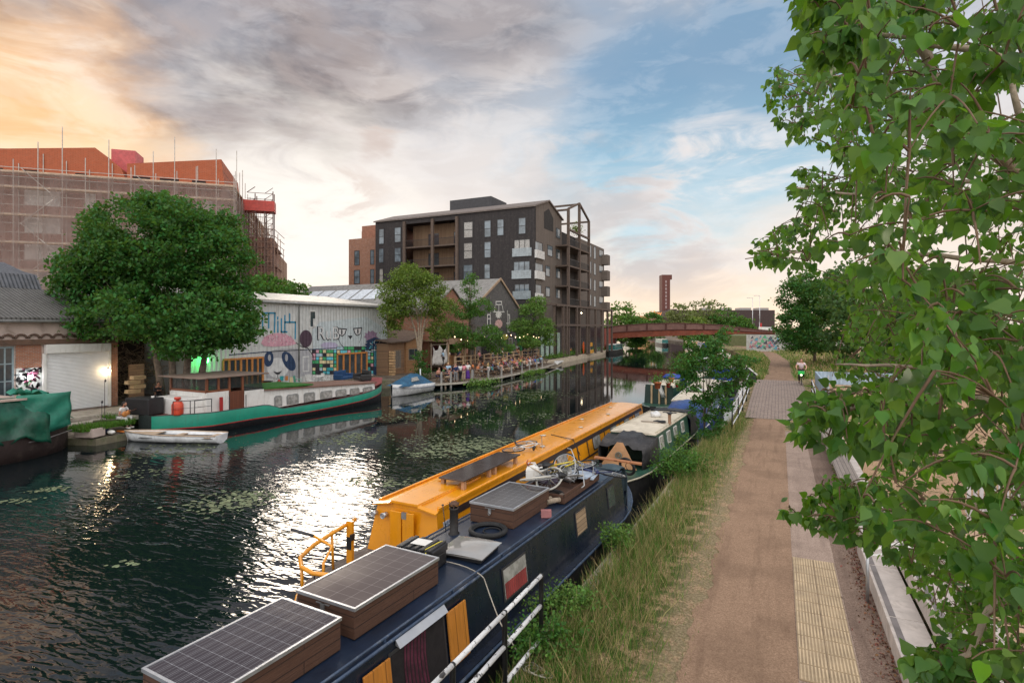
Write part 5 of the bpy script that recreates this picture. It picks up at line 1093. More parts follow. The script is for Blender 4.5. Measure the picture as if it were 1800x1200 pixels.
for r, cols, nm in (((1122,640,1398,800), 5, 'folding_doors'), ((60,690,430,838), 7, 'folding_doors')):
 y0, y1, z0, z1 = zr(*r); z0 = .02
 b = MB(); b.box(WX+.005, WX+.03, y0, y1, z0, z1); o = b.build(nm, dk, wh)
 f = MB(); f.box(WX+.03, WX+.16, y0, y1, z1-.14, z1);
 for i in range(cols+1): y = y0+(y1-y0)*i/cols; f.box(WX+.03, WX+.12, y-.06-.05*(i % 2), y+.06, z0, z1-.141)
 f.build('door_frame', orange_w, o); g = MB(); g.box(WX+.034, WX+.045, y0, y1, z0, z1-.15); g.build('pane', glass, o)
# ---------------------------------------------------------------- shutter building
sh = thing('shutter_building', 'low rendered canal building with a big white roller shutter and mossy corrugated roof', 'building', (WX, 10, 0))
yS0, yS1 = pp(76, 650)[0], pp(189.5, 650)[0]
b = MB(); b.box(-44, WX, -8, 20.0, -.4, 5.15); b.build('wall', render_p, sh)
b = MB(); b.box(WX+.002, WX+.22, -8, 20.02, 3.78, 4.05); b.build('lintel', mat('brown_lintel', (.13, .075, .05), .8, dirt=.5), sh)
b = MB()
for i in range(46):    # dentil course of arched brick heads
 y = -6+i*.56; b.tube([(WX+.08, y+.24*math.cos(a), 4.12+.20*math.sin(a)) for a in [math.pi*k/6 for k in range(7)]], .055, 6)
b.build('brick_arches', mat('dark_brick_trim', (.12, .075, .055), .9, dirt=.4), sh)
b = MB(); b.box(WX+.002, WX+.06, 19.35, 20.03, .0, 3.77); b.build('brick_pier', brick_o, sh)
b = MB(); b.box(WX+.002, WX+.05, yS1+.15, 19.34, .05, 2.9); b.build('red_panel', mat('red_board', (.38, .035, .03), .6, kind='corrug', axis='yz', size=(.12,), col2=(.12, .02, .02), bump=.6), sh)
b = MB(); b.box(WX+.003, WX+.05, pp(27, 650)[0], yS0-.1, 2.55, 3.77); b.build('brick_infill', brick_o, sh)
b = MB(); b.box(WX+.05, WX+.36, yS0, yS1, 3.28, 3.76); b.build('shutter_box', white_p, sh, bevel=.02)
b = MB(); zz = .06; r = []
while zz < 3.27: r += [(WX+.10, zz), (WX+.135, zz+.022), (WX+.135, zz+.052), (WX+.10, zz+.074)]; zz += .078
b.loft([[(x, y, z) for x, z in r] for y in (yS0+.07, yS1-.07)], 0, False, False, False); b.build('roller_shutter', mat('white_slat', (.78, .79, .80), .45, var=.03, dirt=.12, dirtcol=(.5, .48, .45), bump=.03), sh, fixn=False)
b = MB(); b.box(WX+.05, WX+.2, yS0-.08, yS0+.06, .03, 3.27); b.box(WX+.05, WX+.2, yS1-.06, yS1+.08, .03, 3.27); b.build('shutter_guide', white_p, sh)
win_yz(sh, (pp(-60, 650)[0], pp(24, 650)[0], 1.0, 3.7), WX, mat('blue_grey_frame', (.22, .28, .30), .6), glass, .09, rows=3, cols=5)
mg = Mural(WX, .02); mg.poly([(28,641),(73,641),(73,692),(28,694)], mat('graffiti_white', (.55, .56, .54), .7), 1)
for k in range(40):
 x, y = random.uniform(32, 70), random.uniform(645, 688); mg.stroke([(x, y), (x+random.uniform(-9, 9), y+random.uniform(-6, 6)), (x+random.uniform(-9, 9), y+random.uniform(-6, 6))], random.uniform(.05, .14), random.choice([mat('spray_black', (.03, .03, .03), .7), mat('spray_pink', (.5, .15, .25), .7), mat('spray_grey', (.3, .32, .33), .7), mat('spray_green', (.25, .38, .25), .7)]), 2+k % 3)
mg.build('graffiti', sh)
b = MB(); b.prism([(WX+.35, -8.2, 5.05), (WX+.35, -8.2, 5.2), (-40.6, -8.2, 7.0), (-40.6, -8.2, 6.86)], (0, 28.4, 0)); b.build('roof', corr_roof, sh)
b = MB(); b.prism([(-40.6, -8.2, 7.02), (-41.2, -8.2, 7.9), (-42.8, -8.2, 8.2), (-45.2, -8.2, 8.9), (-45.2, -8.2, 6.6), (-40.6, -8.2, 6.6)], (0, 26.5, 0)); b.build('upper_roof', mat('slate_blue_roof', (.10, .105, .12), .7, kind='corrug', col2=(.05, .05, .055), axis='yx', size=(.2,), dirt=.4, bump=1), sh)
b = MB(); b.tube([(WX+.42, -8, 5.02), (WX+.42, 20.1, 5.02)], .07, 8); b.build('gutter', mat('grey_pipe', (.25, .25, .25), .6), sh)
b = MB(); b.box(WX+.45, WX+3.0, 12.2, 21.5, -.28, -.02); b.box(WX+.45, WX+3.9, 12.9, 21.0, -.40, -.20); tag(b.build('concrete_ledge', concrete), kind='structure')
def lamp(label, p, col, e, r=.09):
 t = thing('wall_lamp', label, 'lamp', tuple(p), 0, 'lit lamps on the far bank'); b = MB(); b.ell((0, 0, 0), (r, r, r)); b.build('bulb', mat('lit_bulb_%d' % int(col[2]*100+e), (1, 1, 1), emit=col, estr=e, bump=0), t, world=False)
 b = MB(); b.lathe([(r*.6, r*.9), (r*.5, r*1.5), (0, r*1.6)], n=12); b.bar((0, 0, r*1.3), (-.15, 0, r*1.4), .03); b.build('fitting', dsteel, t, world=False)
 L = bpy.data.lights.new('lamp_light', 'POINT'); L.energy = 4*e/20; L.color = col; L.shadow_soft_size = r; lo = bpy.data.objects.new('lamp_light', L); COL.objects.link(lo); lo.parent = t; lo.location = (.15, 0, -.02); return t
lamp('warm bulb glowing on the brick pier beside the white shutter', onX(191, 651, WX+.35), (1, .72, .40), 40, .10)
lamp('cold white lamp glowing over the small graffiti panel left of the shutter', onX(54, 662, WX+.30), (.95, .97, 1), 30, .10)
lamp('green neon lamp glowing behind the big tree', onX(361, 633, WX+.5), (.05, 1, .15), 22, .22)
lamp('small round warm lamp under the timber lattice of the apartment block', onX(1022, 550, -32.2), (1, .8, .5), 14, .10)
# dark yard between the two buildings with cut brushwood
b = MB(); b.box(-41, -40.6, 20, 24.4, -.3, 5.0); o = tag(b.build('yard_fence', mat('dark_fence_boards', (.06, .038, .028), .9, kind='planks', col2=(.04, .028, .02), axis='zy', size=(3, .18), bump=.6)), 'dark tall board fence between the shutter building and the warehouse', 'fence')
t = thing('brushwood_pile', 'tall tangled pile of dry brown brushwood behind the big tree', 'brushwood', (-38.5, 22.3, 0)); b = MB()
for i in range(420):
 c = Vector((-38.6+random.gauss(0, .7), 22.2+random.gauss(0, 1.3), abs(random.gauss(1.6, .9)))); d = Vector(rdir(1)[0]); d.z = abs(d.z)*.6; e = c+d*random.uniform(.4, 1.3); b.tube([c, (c+e)/2+Vector(rdir(1)[0])*.12, e], [.022, .016, .006], 4)
b.build('brushwood', mat('dry_twig', (.26, .18, .11), .95, var=.4), t)
b = MB(); b.box(-36.4, -36.3, 20.9, 21.8, 0, 2.4); tag(recentre(b.build('yard_door', board_w)), 'narrow brown board door in the dark yard', 'door')
# stacked lit crates
t = thing('wooden_crates', 'stack of pale slatted crates in the yard behind the black box of the barge', 'crates', tuple(onX(236, 690, -33.8))); b = MB()
for i in range(4):
 for j in range(3): b.box(-.2+.02*j, .2, -.45+.3*(i % 2), .25+.3*(i % 2), i*.26+j*.07, i*.26+j*.07+.05)
b.build('slats', mat('pale_crate_wood', (.55, .38, .2), .8), t, world=False)
# ---------------------------------------------------------------- timber shack
sk = thing('timber_shack', 'small board clad shack with a sloping roof between the warehouse and the terrace', 'shack', (-34.5, 46.5, 0))
b = MB(); b.prism([(-34.5, 44.0, -.1), (-34.5, 46.6, -.1), (-34.5, 46.6, 3.15), (-34.5, 44.0, 3.1)], (-4, 0, 0)); b.build('wall', board_w, sk)
b = MB(); b.prism([(-34.3, 46.61, -.1), (-34.3, 49.4, -.1), (-34.3, 49.4, 3.95), (-34.3, 46.61, 3.3)], (-4, 0, 0)); b.build('side_wall', mat('orange_boards', (.46, .25, .12), .85, kind='planks', col2=(.36, .19, .09), axis='yz', size=(2.4, .18), bump=.6), sk)
b = MB(); b.prism([(-34.0, 43.8, 3.12), (-34.0, 46.7, 3.2), (-34.0, 49.6, 4.02), (-34.0, 49.6, 4.12), (-34.0, 46.7, 3.32), (-34.0, 43.8, 3.24)], (-5, 0, .6)); b.build('roof', mat('felt_roof', (.13, .085, .06), .85, dirt=.4), sk)
win_yz(sk, (47.0, 49.0, 1.3, 2.5), -34.3, post_w, glass, .08, cols=2); win_yz(sk, (44.9, 46.0, .6, 2.4), -34.5, post_w, mat('grey_grille', (.16, .15, .14), .6), .08, cols=4)
b = MB()
for k in range(9): b.obox((-34.1, 44.05+.02*(k % 3), .1+k*.27), (.55, .35, .2), R(10*(k % 3-1)))
b.build('stacked_logs', mat('cut_log', (.50, .32, .17), .9, var=.3), sk)
b = MB(); b.box(-34.5, -30.6, 42.6, 49.6, -.28, .0); b.build('shack_deck', mat('terrace_deck', (.20, .15, .11), .85, kind='planks', col2=(.14, .105, .08), axis='xy', size=(3, .14), bump=.5), sk)
# ---------------------------------------------------------------- brick gable house and black gable house
bg_ = thing('brick_gable_building', 'narrow orange brick building with a pointed gable behind the terrace trees', 'building', (-34, 54.5, 0))
b = MB(); b.prism([(-34, 50.2, 0), (-34, 58.9, 0), (-34, 58.9, 6.3), (-34, 54.9, 9.15), (-34, 50.2, 6.3)], (-9, 0, 0)); b.build('wall', brick_o, bg_)
b = MB(); b.prism([(-33.8, 49.9, 6.12), (-33.8, 54.9, 9.2), (-33.8, 59.2, 6.12), (-33.8, 59.2, 6.26), (-33.8, 54.9, 9.36), (-33.8, 49.9, 6.26)], (-9.4, 0, 0)); b.build('roof', corr_roofx, bg_)
for y in (51.6, 53.6, 55.6, 57.3): win_yz(bg_, (y, y+1.0, 3.0, 4.9), -34, mat('brown_frame', (.16, .09, .05), .7), glass, .09, rows=3, cols=2)
b = MB(); b.box(-33.99, -33.85, 50.3, 58.8, 2.62, 2.85); b.build('string_course', mat('stone_band', (.4, .3, .22), .8), bg_)
bl = thing('black_gable_building', 'black painted gable building with white mural shapes and a long grey roof', 'building', (-34, 67, 0))
b = MB(); b.prism([(-34, 60.4, 0), (-34, 72.9, 0), (-34, 72.9, 7.4), (-34, 67.1, 11.0), (-34, 60.4, 7.2)], (-34, 0, 0)); b.build('wall', brick_bk, bl)
b = MB(); b.prism([(-33.8, 60.0, 7.08), (-33.8, 67.1, 11.06), (-33.8, 73.2, 7.28), (-33.8, 73.2, 7.45), (-33.8, 67.1, 11.26), (-33.8, 60.0, 7.28)], (-34.4, 0, 0)); b.build('roof', corr_roofx, bl)
for i in range(9):
 x = -44-i*2.45; b = MB(); b.prism([(x, 62.4, 8.68), (x-2.1, 62.4, 8.68), (x-2.1, 65.2, 10.24), (x, 65.2, 10.24)], (0, 0, .05)); b.build('skylight', mat('milky_skylight', (.62, .66, .70), .25, spec=1), bl)
b = MB(); b.bar((-33.82, 60.2, 7.32), (-33.82, 67.1, 11.22), .12, .28); b.bar((-33.82, 73.1, 7.48), (-33.82, 67.1, 11.22), .12, .28); b.build('bargeboard', mat('tan_barge', (.34, .24, .16), .8), bl)
mb = Mural(-34, .02); z6 = lambda L: [(660+x/5, 460+y/5) for x, y in L]
mwh = mat('mural_chalk', (.62, .60, .56), .8); mpk = mat('mural_rose', (.58, .36, .33), .8); mgn = mat('mural_leaf', (.05, .35, .12), .8)
for x0, y0, x1, y1 in ((1055,345,1110,380), (1160,460,1180,620), (980,460,1010,580)): mb.poly(z6([(x0,y0),(x1,y0),(x1,y1),(x0,y1)]), mwh, 1); mb.poly(z6([(x0+6,y0+9),(x1-6,y0+9),(x1-6,y1-9),(x0+6,y1-9)]), mat('mural_soot', (.05, .05, .06), .8), 2)
for L in ([(1050,385),(1045,430)], [(1082,385),(1082,440)], [(1112,385),(1120,430)], [(1158,430),(1158,460)], [(1010,410),(1010,450)], [(1030,440),(1130,440)], [(1150,540),(1190,540)], [(985,500),(1010,500)]): mb.stroke(z6(L), .14, mwh, 3)
mb.ellipse(*z6([(1082,545)])[0], 6.5, 7.5, mpk, 2, wob=.12); mb.ellipse(*z6([(1080,465)])[0], 5, 6, mwh, 2, wob=.3); mb.ellipse(*z6([(1140,660)])[0], 5, 5, mat('mural_yellow', (.6, .55, .12), .8), 2, wob=.2)
mb.build('mural', bl)
win_yz(bl, (69.9, 71.0, 1.2, 3.2), -34, mwh, glass, .1);
b = MB(); b.box(-33.95, -33.9, 62, 64, .7, 3.0); b.build('doorway', dk, bl)
t = thing('green_figure', 'tall bright green inflatable figure with one raised arm on the upper terrace', 'inflatable', tuple(Vector((-32.6, 70.4, .7)))); b = MB()
b.lathe([(.0, 0), (.30, .05), (.42, .8), (.36, 1.6), (.18, 2.0), (.26, 2.3), (.16, 2.6), (0, 2.68)], n=14); b.tube([(0, -.2, 1.8), (.0, -.7, 2.4), (0, -.9, 3.4), (0, -1.1, 3.9)], [.14, .12, .09, .03], 8); b.build('skin', mat('green_vinyl', (.01, .28, .09), .4), t, world=False)
# ---------------------------------------------------------------- dark apartment block
ap = thing('apartment_block', 'tall black timber clad apartment block with balconies and a pitched roof', 'apartment building', (-33, 76.8, 0))
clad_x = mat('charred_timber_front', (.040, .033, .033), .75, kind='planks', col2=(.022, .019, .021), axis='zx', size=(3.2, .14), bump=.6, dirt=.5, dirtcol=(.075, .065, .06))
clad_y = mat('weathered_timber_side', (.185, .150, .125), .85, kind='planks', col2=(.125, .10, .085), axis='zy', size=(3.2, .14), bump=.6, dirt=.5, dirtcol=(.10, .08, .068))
brown_t = mat('brown_timber_frame', (.115, .082, .064), .85, var=.25, scale=5, bump=.3)
AY, AX, XW, YE = 76.8, -33.0, -63.0, 113.4
def z4(x, y): return (600+x/3.673, 340+y/3.673)
def XZ(x, y, Y=AY): v = onY(*z4(x, y), Y); return v.x, v.z
def YZ(x, y, X=AX): v = onX(*z4(x, y), X); return v.y, v.z
# front wall with the balcony recess left open, side wall, roof
rx0, rx1 = XZ(412, 200)[0], XZ(748, 200)[0]; zt = 22.2
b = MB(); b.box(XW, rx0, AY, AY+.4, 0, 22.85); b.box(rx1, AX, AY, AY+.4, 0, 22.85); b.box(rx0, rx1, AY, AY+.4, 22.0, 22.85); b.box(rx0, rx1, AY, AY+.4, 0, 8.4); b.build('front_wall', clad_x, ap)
b = MB(); b.box(rx0-.1, rx1+.1, AY+2.4, AY+2.6, 8.4, 22.0); b.build('recess_wall', mat('tan_boards', (.22, .135, .08), .8, kind='planks', col2=(.30, .2, .12), axis='zx', size=(3, .16), bump=.3), ap)
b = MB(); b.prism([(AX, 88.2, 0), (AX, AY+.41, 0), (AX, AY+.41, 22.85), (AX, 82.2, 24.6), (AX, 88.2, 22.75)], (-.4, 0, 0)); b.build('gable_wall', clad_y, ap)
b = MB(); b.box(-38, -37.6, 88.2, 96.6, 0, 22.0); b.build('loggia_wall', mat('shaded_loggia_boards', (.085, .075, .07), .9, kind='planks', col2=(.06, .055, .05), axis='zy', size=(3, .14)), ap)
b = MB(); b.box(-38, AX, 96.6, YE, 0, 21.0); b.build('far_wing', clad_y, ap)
b = MB(); b.prism([(AX+.25, AY-.25, 22.75), (AX+.25, 82.2, 24.62), (AX+.25, 88.6, 22.65), (AX+.25, 88.6, 22.85), (AX+.25, 82.2, 24.85), (AX+.25, AY-.25, 22.98)], (XW-AX-.5, 0, 0)); b.build('roof', mat('brown_grey_roof', (.17, .14, .125), .8), ap)
b = MB(); b.box(XW, AX-.5, 88.2, 113, 0, 21.0); b.build('core', clad_x, ap)
b = MB(); b.box(-52.4, -44.2, 84, 90, 22.5, 27.0); b.build('rooftop_plant_room', mat('dark_roof_box', (.045, .045, .05), .6), ap)
b = MB(); b.box(-44.1, -38, 86, 90, 22.5, 25.6); b.build('stair_housing', mat('grey_roof_box', (.10, .10, .105), .6), ap)
# balconies in the recess
for k, (fz_) in enumerate((18.1, 14.8, 11.5)):
 b = MB(); b.box(rx0, rx1, AY-.12, AY+2.4, fz_-.22, fz_+.02); b.build('balcony_floor', brown_t, ap)
 xm = XZ(592, 200)[0]
 for x0, x1 in ((rx0+.2, xm-.2), (xm+.2, rx1-.2)):
  r = MB(); r.box(x0, x1, AY-.03, AY+.0, fz_+1.05, fz_+1.12); n_ = int((x1-x0)/.16)
  for i in range(n_): x = x0+(x1-x0)*i/n_; r.box(x, x+.03, AY-.025, AY-.005, fz_+.05, fz_+1.05)
  r.build('balustrade', mat('black_bars', (.02, .02, .022), .5), ap)
  win_xz(ap, (x0+(x1-x0)*.55, x1-.2, fz_+.05, fz_+2.4), AY+2.4, band, glass, .08, cols=2)
b = MB()
for x in (rx0-.05, XZ(592, 200)[0], rx1+.05): b.box(x-.22, x+.22, AY-.35, AY+.0, 8.3, 22.4)
b.build('balcony_posts', brown_t, ap)
gl2 = mat('sky_reflecting_glass', (.16, .20, .23), .05, spec=1.0, bump=0, var=.5, scale=.5); wfr = mat('dark_window_frame', (.03, .028, .028), .5)
def A_win(x0, y0, x1, y1, cols=1, jul=False, rows=1):
 a = XZ(x0, y0); c = XZ(x0, y1); d = XZ(x1, y0); f = win_xz(ap, (a[0], d[0], c[1], a[1]), AY, wfr, pane_lt if (x0+y0) % 5 == 0 else gl2, .09, cols=cols, rows=rows, proud=.06)
 if jul: j = MB(); j.box(a[0]-.25, d[0]+.25, AY-.16, AY-.13, c[1]-.1, c[1]+1.15); j.build('glass_balustrade', mat('balcony_glass', (.38, .44, .47), .08, spec=1, alpha=.7, bump=0), ap)
for r in ((242,230,277,330), (343,220,386,318), (790,185,850,290), (922,175,967,285), (1005,168,1050,275), (1143,158,1192,265), (242,355,275,450), (343,350,386,445), (790,320,848,425), (922,312,967,418), (245,485,272,575), (345,480,386,570), (788,460,850,555), (922,455,962,552)):
 A_win(*r, rows=2)
for r in ((1115,300,1220,405), (1112,440,1218,548), (1118,585,1215,680)): A_win(*r, cols=3, jul=True)
def B_win(x0, y0, x1, y1, **k):
 a = YZ(x0, y0); c = YZ(x0, y1); d = YZ(x1, y0); return win_yz(ap, (a[0], d[0], c[1], a[1]), AX, wfr, gl2, .08, proud=.05, **k)
for r in ((1385,220,1412,285), (1330,330,1362,400), (1385,355,1412,420), (1318,463,1346,533), (1385,480,1412,545), (1318,600,1346,665), (1385,610,1412,675)): B_win(*r)
for i in range(4):
 for r in ((1602,328+107*i,1614,410+105*i), (1629,340+107*i,1643,422+103*i), (1664,360+101*i,1690,405+101*i)): B_win(*r)
 y, z = YZ(1700, 435+100*i); bx = MB(); bx.box(AX, AX+1.2, YE-1.8, YE+.3, z-1.0, z+1.0); bx.build('box_balcony', clad_y, ap)
for x0, y0, x1, y1 in ((1250,305,1298,365), (1250,445,1300,500), (1252,585,1290,645)):
 B_win(x0, y0, x1, y1); a, c = YZ(x0, y1), YZ(x1, y1); w3 = MB(); w3.box(AX, AX+.35, a[0]-.1, c[0]+.1, a[1]-1.15, a[1]+.05); w3.build('white_balcony_panel', mat('pale_balcony_panel', (.58, .57, .55), .5), ap)
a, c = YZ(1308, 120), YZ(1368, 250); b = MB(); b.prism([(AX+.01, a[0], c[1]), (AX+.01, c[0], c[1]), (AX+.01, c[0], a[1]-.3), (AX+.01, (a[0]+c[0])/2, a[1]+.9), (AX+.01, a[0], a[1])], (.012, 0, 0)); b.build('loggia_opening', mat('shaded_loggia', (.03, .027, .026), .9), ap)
# projecting timber lattice (posts from ground, gable top)
LX = -30.9; b = MB(); ps = [85.7, 91.2, 96.5]; tops = [23.95, 25.9, 23.8]
for y, z in zip(ps, tops): b.box(LX-.2, LX+.2, y-.2, y+.2, 0, z)
b.bar((LX, ps[0], 23.95), (LX, ps[1], 25.9), .3); b.bar((LX, ps[1], 25.9), (LX, ps[2], 23.8), .3)
for y, z in zip(ps, tops): b.bar((LX, y, z-.15), (-38, y, z-.15), .3)
b.bar((LX, ps[0], 20.6), (LX, ps[2], 20.6), .3); b.bar((-37.5, ps[0], 23.9), (-37.5, ps[2], 23.9), .25)
b.build('lattice_posts', brown_t, ap)
for z in (8.3, 11.5, 14.8, 18.1):
 d = MB(); d.box(-38, LX+.15, 85.2, 97.0, z-.25, z); d.build('balcony_deck', brown_t, ap)
 if z > 8: r = MB(); r.box(LX+.1, LX+.14, 85.6, 96.6, z+1.0, z+1.08); [r.box(LX+.1, LX+.13, 85.8+i*.25, 85.84+i*.25, z, z+1) for i in range(43)]; r.build('balustrade', mat('black_bars', (.02, .02, .022), .5), ap)
b = MB(); yy = [onX(q, 560, -30.6).y for q in (976, 996, 1014, 1032, 1047, 1058, 1068, 1075.5)]
for y in yy: b.box(-30.8, -30.45, y-.18, y+.18, -.1, 8.2)
for z in (8.15, 5.05): b.bar((-30.62, yy[0]-9, z), (-30.62, yy[-1], z), .28, .32)
for y in yy: b.bar((-30.62, y, 8.15), (AX, y, 8.15), .22); b.bar((-30.62, y, 5.05), (AX, y, 5.05), .2)
for y in (79, 82.5): b.box(-30.8, -30.45, y-.18, y+.18, -.1, 8.2)
b.build('ground_lattice', brown_t, ap)
b = MB(); b.box(AX-.02, AX+.03, 78, 112, .1, 4.6); b.build('shopfront', mat('dark_shopfront', (.03, .028, .035), .3, spec=1), ap)
for y in (79, 81, 83, 86): b = MB(); b.box(AX+.04, AX+.09, y, y+1.2, .15, 3.8); b.build('pale_panel', mat('mint_panel', (.42, .55, .47), .5), ap)
b = MB(); b.box(-38, AX+.0, YE+.3, YE+9, 0, 4.4); b.build('red_annex', mat('red_annex', (.25, .06, .04), .7), ap)
for y, x in ((93, 0),):
 n_ = 300; P = rng.normal(size=(n_, 3))*np.array([.5, .8, .5])+np.array([-32, y, 21.8 if y < 95 else 21.4]); scatter_mesh('roof_plant', P, .3*(.6+.8*rng.random(n_)), rdir(n_), rdir(n_), LEAF[0], LEAF[1], leaf_olive, ap)
# brick wing on its left
bw = thing('brick_wing', 'orange brick block with dark windows at the left end of the black apartment block', 'building', (-68, 79, 0))
a = onY(*z4(48, 290), 79.5); c = onY(*z4(214, 290), 79.5)
b = MB(); b.box(a.x, XW-.02, 79.5, 92, 0, a.z-.2); b.build('wall', mat('orange_brick_wing', (.40, .165, .085), .9, kind='brick', col2=(.29, .115, .06), axis='xz', bump=.4), bw)
b = MB(); b.box(a.x, XW-.3, 83, 92, a.z-.2, onY(*z4(100, 250), 83).z); q = onY(*z4(133, 212), 81.5); b.box(q.x, XW-.2, 81.5, 90, a.z-.2, q.z); b.build('setback_storey', mat('brown_setback', (.30, .14, .09), .85), bw)
for r in ((85,370,118,465), (187,365,213,460), (83,495,120,585), (187,490,213,583)):
 p, q, s_ = onY(*z4(r[0], r[1]), 79.5), onY(*z4(r[0], r[3]), 79.5), onY(*z4(r[2], r[1]), 79.5); win_xz(bw, (p.x, s_.x, q.z, p.z), 79.5, wfr, gl2, .09, rows=2, proud=.05)
# ---------------------------------------------------------------- scaffolded block
def CD(L, D): return FW*D+RT*L
u_ = (FW*.297+RT*.955).normalized(); w_n = (FW*.955-RT*.297).normalized()      # along the long face / away from us
S0 = CD(-56.0, 61.0); ang = math.atan2(u_.y, u_.x)
sb = thing('scaffolded_block', 'big brick block under construction wrapped in scaffolding netting with orange roof gables', 'building', (S0.x, S0.y, 0), ang)
# local axes: x along the face to the right, y away, corner at x = 23.4
brick_pk = mat('pinkish_brick', (.40, .20, .15), .9, kind='brick', col2=(.32, .15, .11), axis='xz', size=(.3, .1), bump=.3)
brick_pky = mat('pinkish_brick_side', (.40, .20, .15), .9, kind='brick', col2=(.32, .15, .11), axis='yz', size=(.3, .1), bump=.3)
b = MB(); b.box(-30, 22.2, 1.4, 14, 0, 22.4); b.build('wall', brick_pk, sb, world=False)
org = mat('orange_roof_cladding', (.42, .12, .055), .85, kind='tiles', col2=(.42, .10, .04), axis='xz', size=(.5, .14), bump=.3, dirt=.3, dirtcol=(.32, .10, .05))
b = MB(); b.prism([(-30, 1.2, 21.9), (9.2, 1.2, 21.6), (11.6, 1.2, 21.6), (11.0, 1.2, 23.3), (8.4, 1.2, 25.5), (0, 1.2, 24.6), (-30, 1.2, 22.4)], (0, 11, 0)); b.prism([(11.62, 1.1, 21.6), (22.0, 1.1, 21.6), (21.6, 1.1, 25.3), (11.62, 1.1, 23.9)], (0, 12, 0)); b.build('gable_roof', org, sb, world=False)
b = MB(); b.box(9.4, 11.9, 3.0, 6, 22.5, 26.0); b.build('lift_housing', mat('pink_wrap', (.50, .10, .10), .6), sb, world=False)
for x0, x1, z in ((-2.5, -.3, 22.3), (1.6, 3.0, 22.3), (6.5, 7.6, 22.3), (12.2, 14.0, 22.4), (15, 17, 22.4), (18.4, 19.9, 22.4)): b = MB(); b.box(x0, x1, 1.06, 1.19, z-.18, z+.06); b.build('dark_slot', dk, sb, world=False)
for fl in range(7):
 z = 3.2+fl*3.05
 for x0, wd in ((1.6, 3.4), (7.4, 1.0), (9.9, 1.0), (12.5, 1.0), (16.4, 1.0), (19.6, 1.0), (-5, 3.4), (-10, 1.2)):
  if fl == 6 and wd > 2: continue
  f = MB(); f.box(x0, x0+wd, 1.33, 1.39, z, z+1.75); f = f.build('window', mat('pale_sheeting', (.55, .53, .50), .6, var=.25, scale=1.2), sb, world=False)
b = MB(); b.box(18.9-.0, 22.2, 14.05, 64, 0, 22.0); b.box(15, 22.4, 14.05, 26, 0, 21.4); b.build('rear_wing', brick_pky, sb, world=False)
b = MB(); b.box(20.6, 22.3, 64.1, 84, 0, 21.5); b.build('far_wing', mat('tan_brick', (.45, .25, .15), .9, kind='brick', axis='yz', size=(.3, .1)), sb, world=False)
for i in range(14):
 for k in range(5): f = MB(); f.box(22.21, 22.27, 28+i*2.6, 29+i*2.6, 5+k*3.05, 6.9+k*3.05); f.build('window', wfr, sb, world=False)
# scaffold
pole = mat('scaffold_tube', (.42, .38, .34), .5, .5, bump=0); board = mat('scaffold_board', (.58, .44, .31), .85)
sf = MB(); xs_ = [-30+2.23*i for i in range(24)]+[23.2]
for i, x in enumerate(xs_):
 top = 23.0+[2.3, 4.2, .9, 3.2, .2][i % 5]*(1 if x > -5 else .5);
 for y in (0, 1.1): sf.bar((x, y, 0), (x+random.uniform(-.05, .05), y, top if y == 0 else 22.8+random.random()*1.5), .075)
for z in [1.9+1.02*i for i in range(21)]: sf.bar((-30, 0, z), (23.3, 0, z), .06);
for x0 in (-14.4, -3.2, 3.5, 14.6):
 for k in range(5): s2 = 1 if k % 2 else -1; sf.bar((x0-1.6*s2, -.06, 7+3.05*k), (x0+1.6*s2, -.06, 10.05+3.05*k), .07)
# return side
for i in range(22):
 y = 1.2+2.2*i*1.0;
 if i < 18: sf.bar((23.3, y, 0), (23.3, y, 21.8+random.random()*3.2+(2 if i < 3 else 0)), .075)
for z in [1.9+1.02*i for i in range(19)]: sf.bar((23.3, 0, z), (23.3, 38, z), .06)
sf.build('scaffold_tubes', pole, sb, world=False)
bd = MB()
for z in (1.8, 4.8, 7.85, 10.9, 14.0, 17.05, 20.1, 21.75): bd.box(-30, 23.3, .04, 1.1, z, z+.06); bd.box(-30, 23.3, -.02, .02, z, z+.22); bd.box(22.3, 23.24, 1.3, 38, z-.02, z+.06)
bd.build('scaffold_boards', board, sb, world=False)
def net_mat(name, col, a):
 m = bpy.data.materials.new(name); m.use_nodes = True; t = m.node_tree; t.nodes.clear(); N = NT(t); co = N.n('ShaderNodeTexCoord').outputs['Object']
 D = N.n('ShaderNodeBsdfDiffuse', inp={0: (*col, 1)}); T = N.n('ShaderNodeBsdfTranslucent', inp={0: (*col, 1)}); M1 = N.n('ShaderNodeMixShader', inp={0: .5, 1: D.outputs[0], 2: T.outputs[0]}); Tr = N.n('ShaderNodeBsdfTransparent')
 fold = N.noise(N.n('ShaderNodeMapping', inp={0: co, 'Scale': (1, 1, .25)}).outputs[0], .9, 4, .6)
 X_ = N.n('ShaderNodeMixShader', inp={0: N.mr(fold, .3, .7, a-.14, a+.12), 1: Tr.outputs[0], 2: M1.outputs[0]}); N.n('ShaderNodeOutputMaterial', inp={0: X_.outputs[0]}); return m
net = net_mat('debris_netting', (.46, .37, .34), .46)
nb = MB(); r = []
for i in range(110):
 x = -30+53.4*i/109; dy = -.14+.05*math.sin(i*1.1); r.append([(x, dy+.05*math.sin(i*2+k), z) for k, z in enumerate(np.linspace(2, 21.9, 14))])
nb.loft(r, 0, True, False, False)
r = [[(23.42+.06*math.sin(i*1.7), -.1+i*.75, z) for z in np.linspace(2, 21.0, 10)] for i in range(14)]; nb.loft(r, 0, True, False, False)
nb.build('debris_netting', net, sb, world=False, fixn=False)
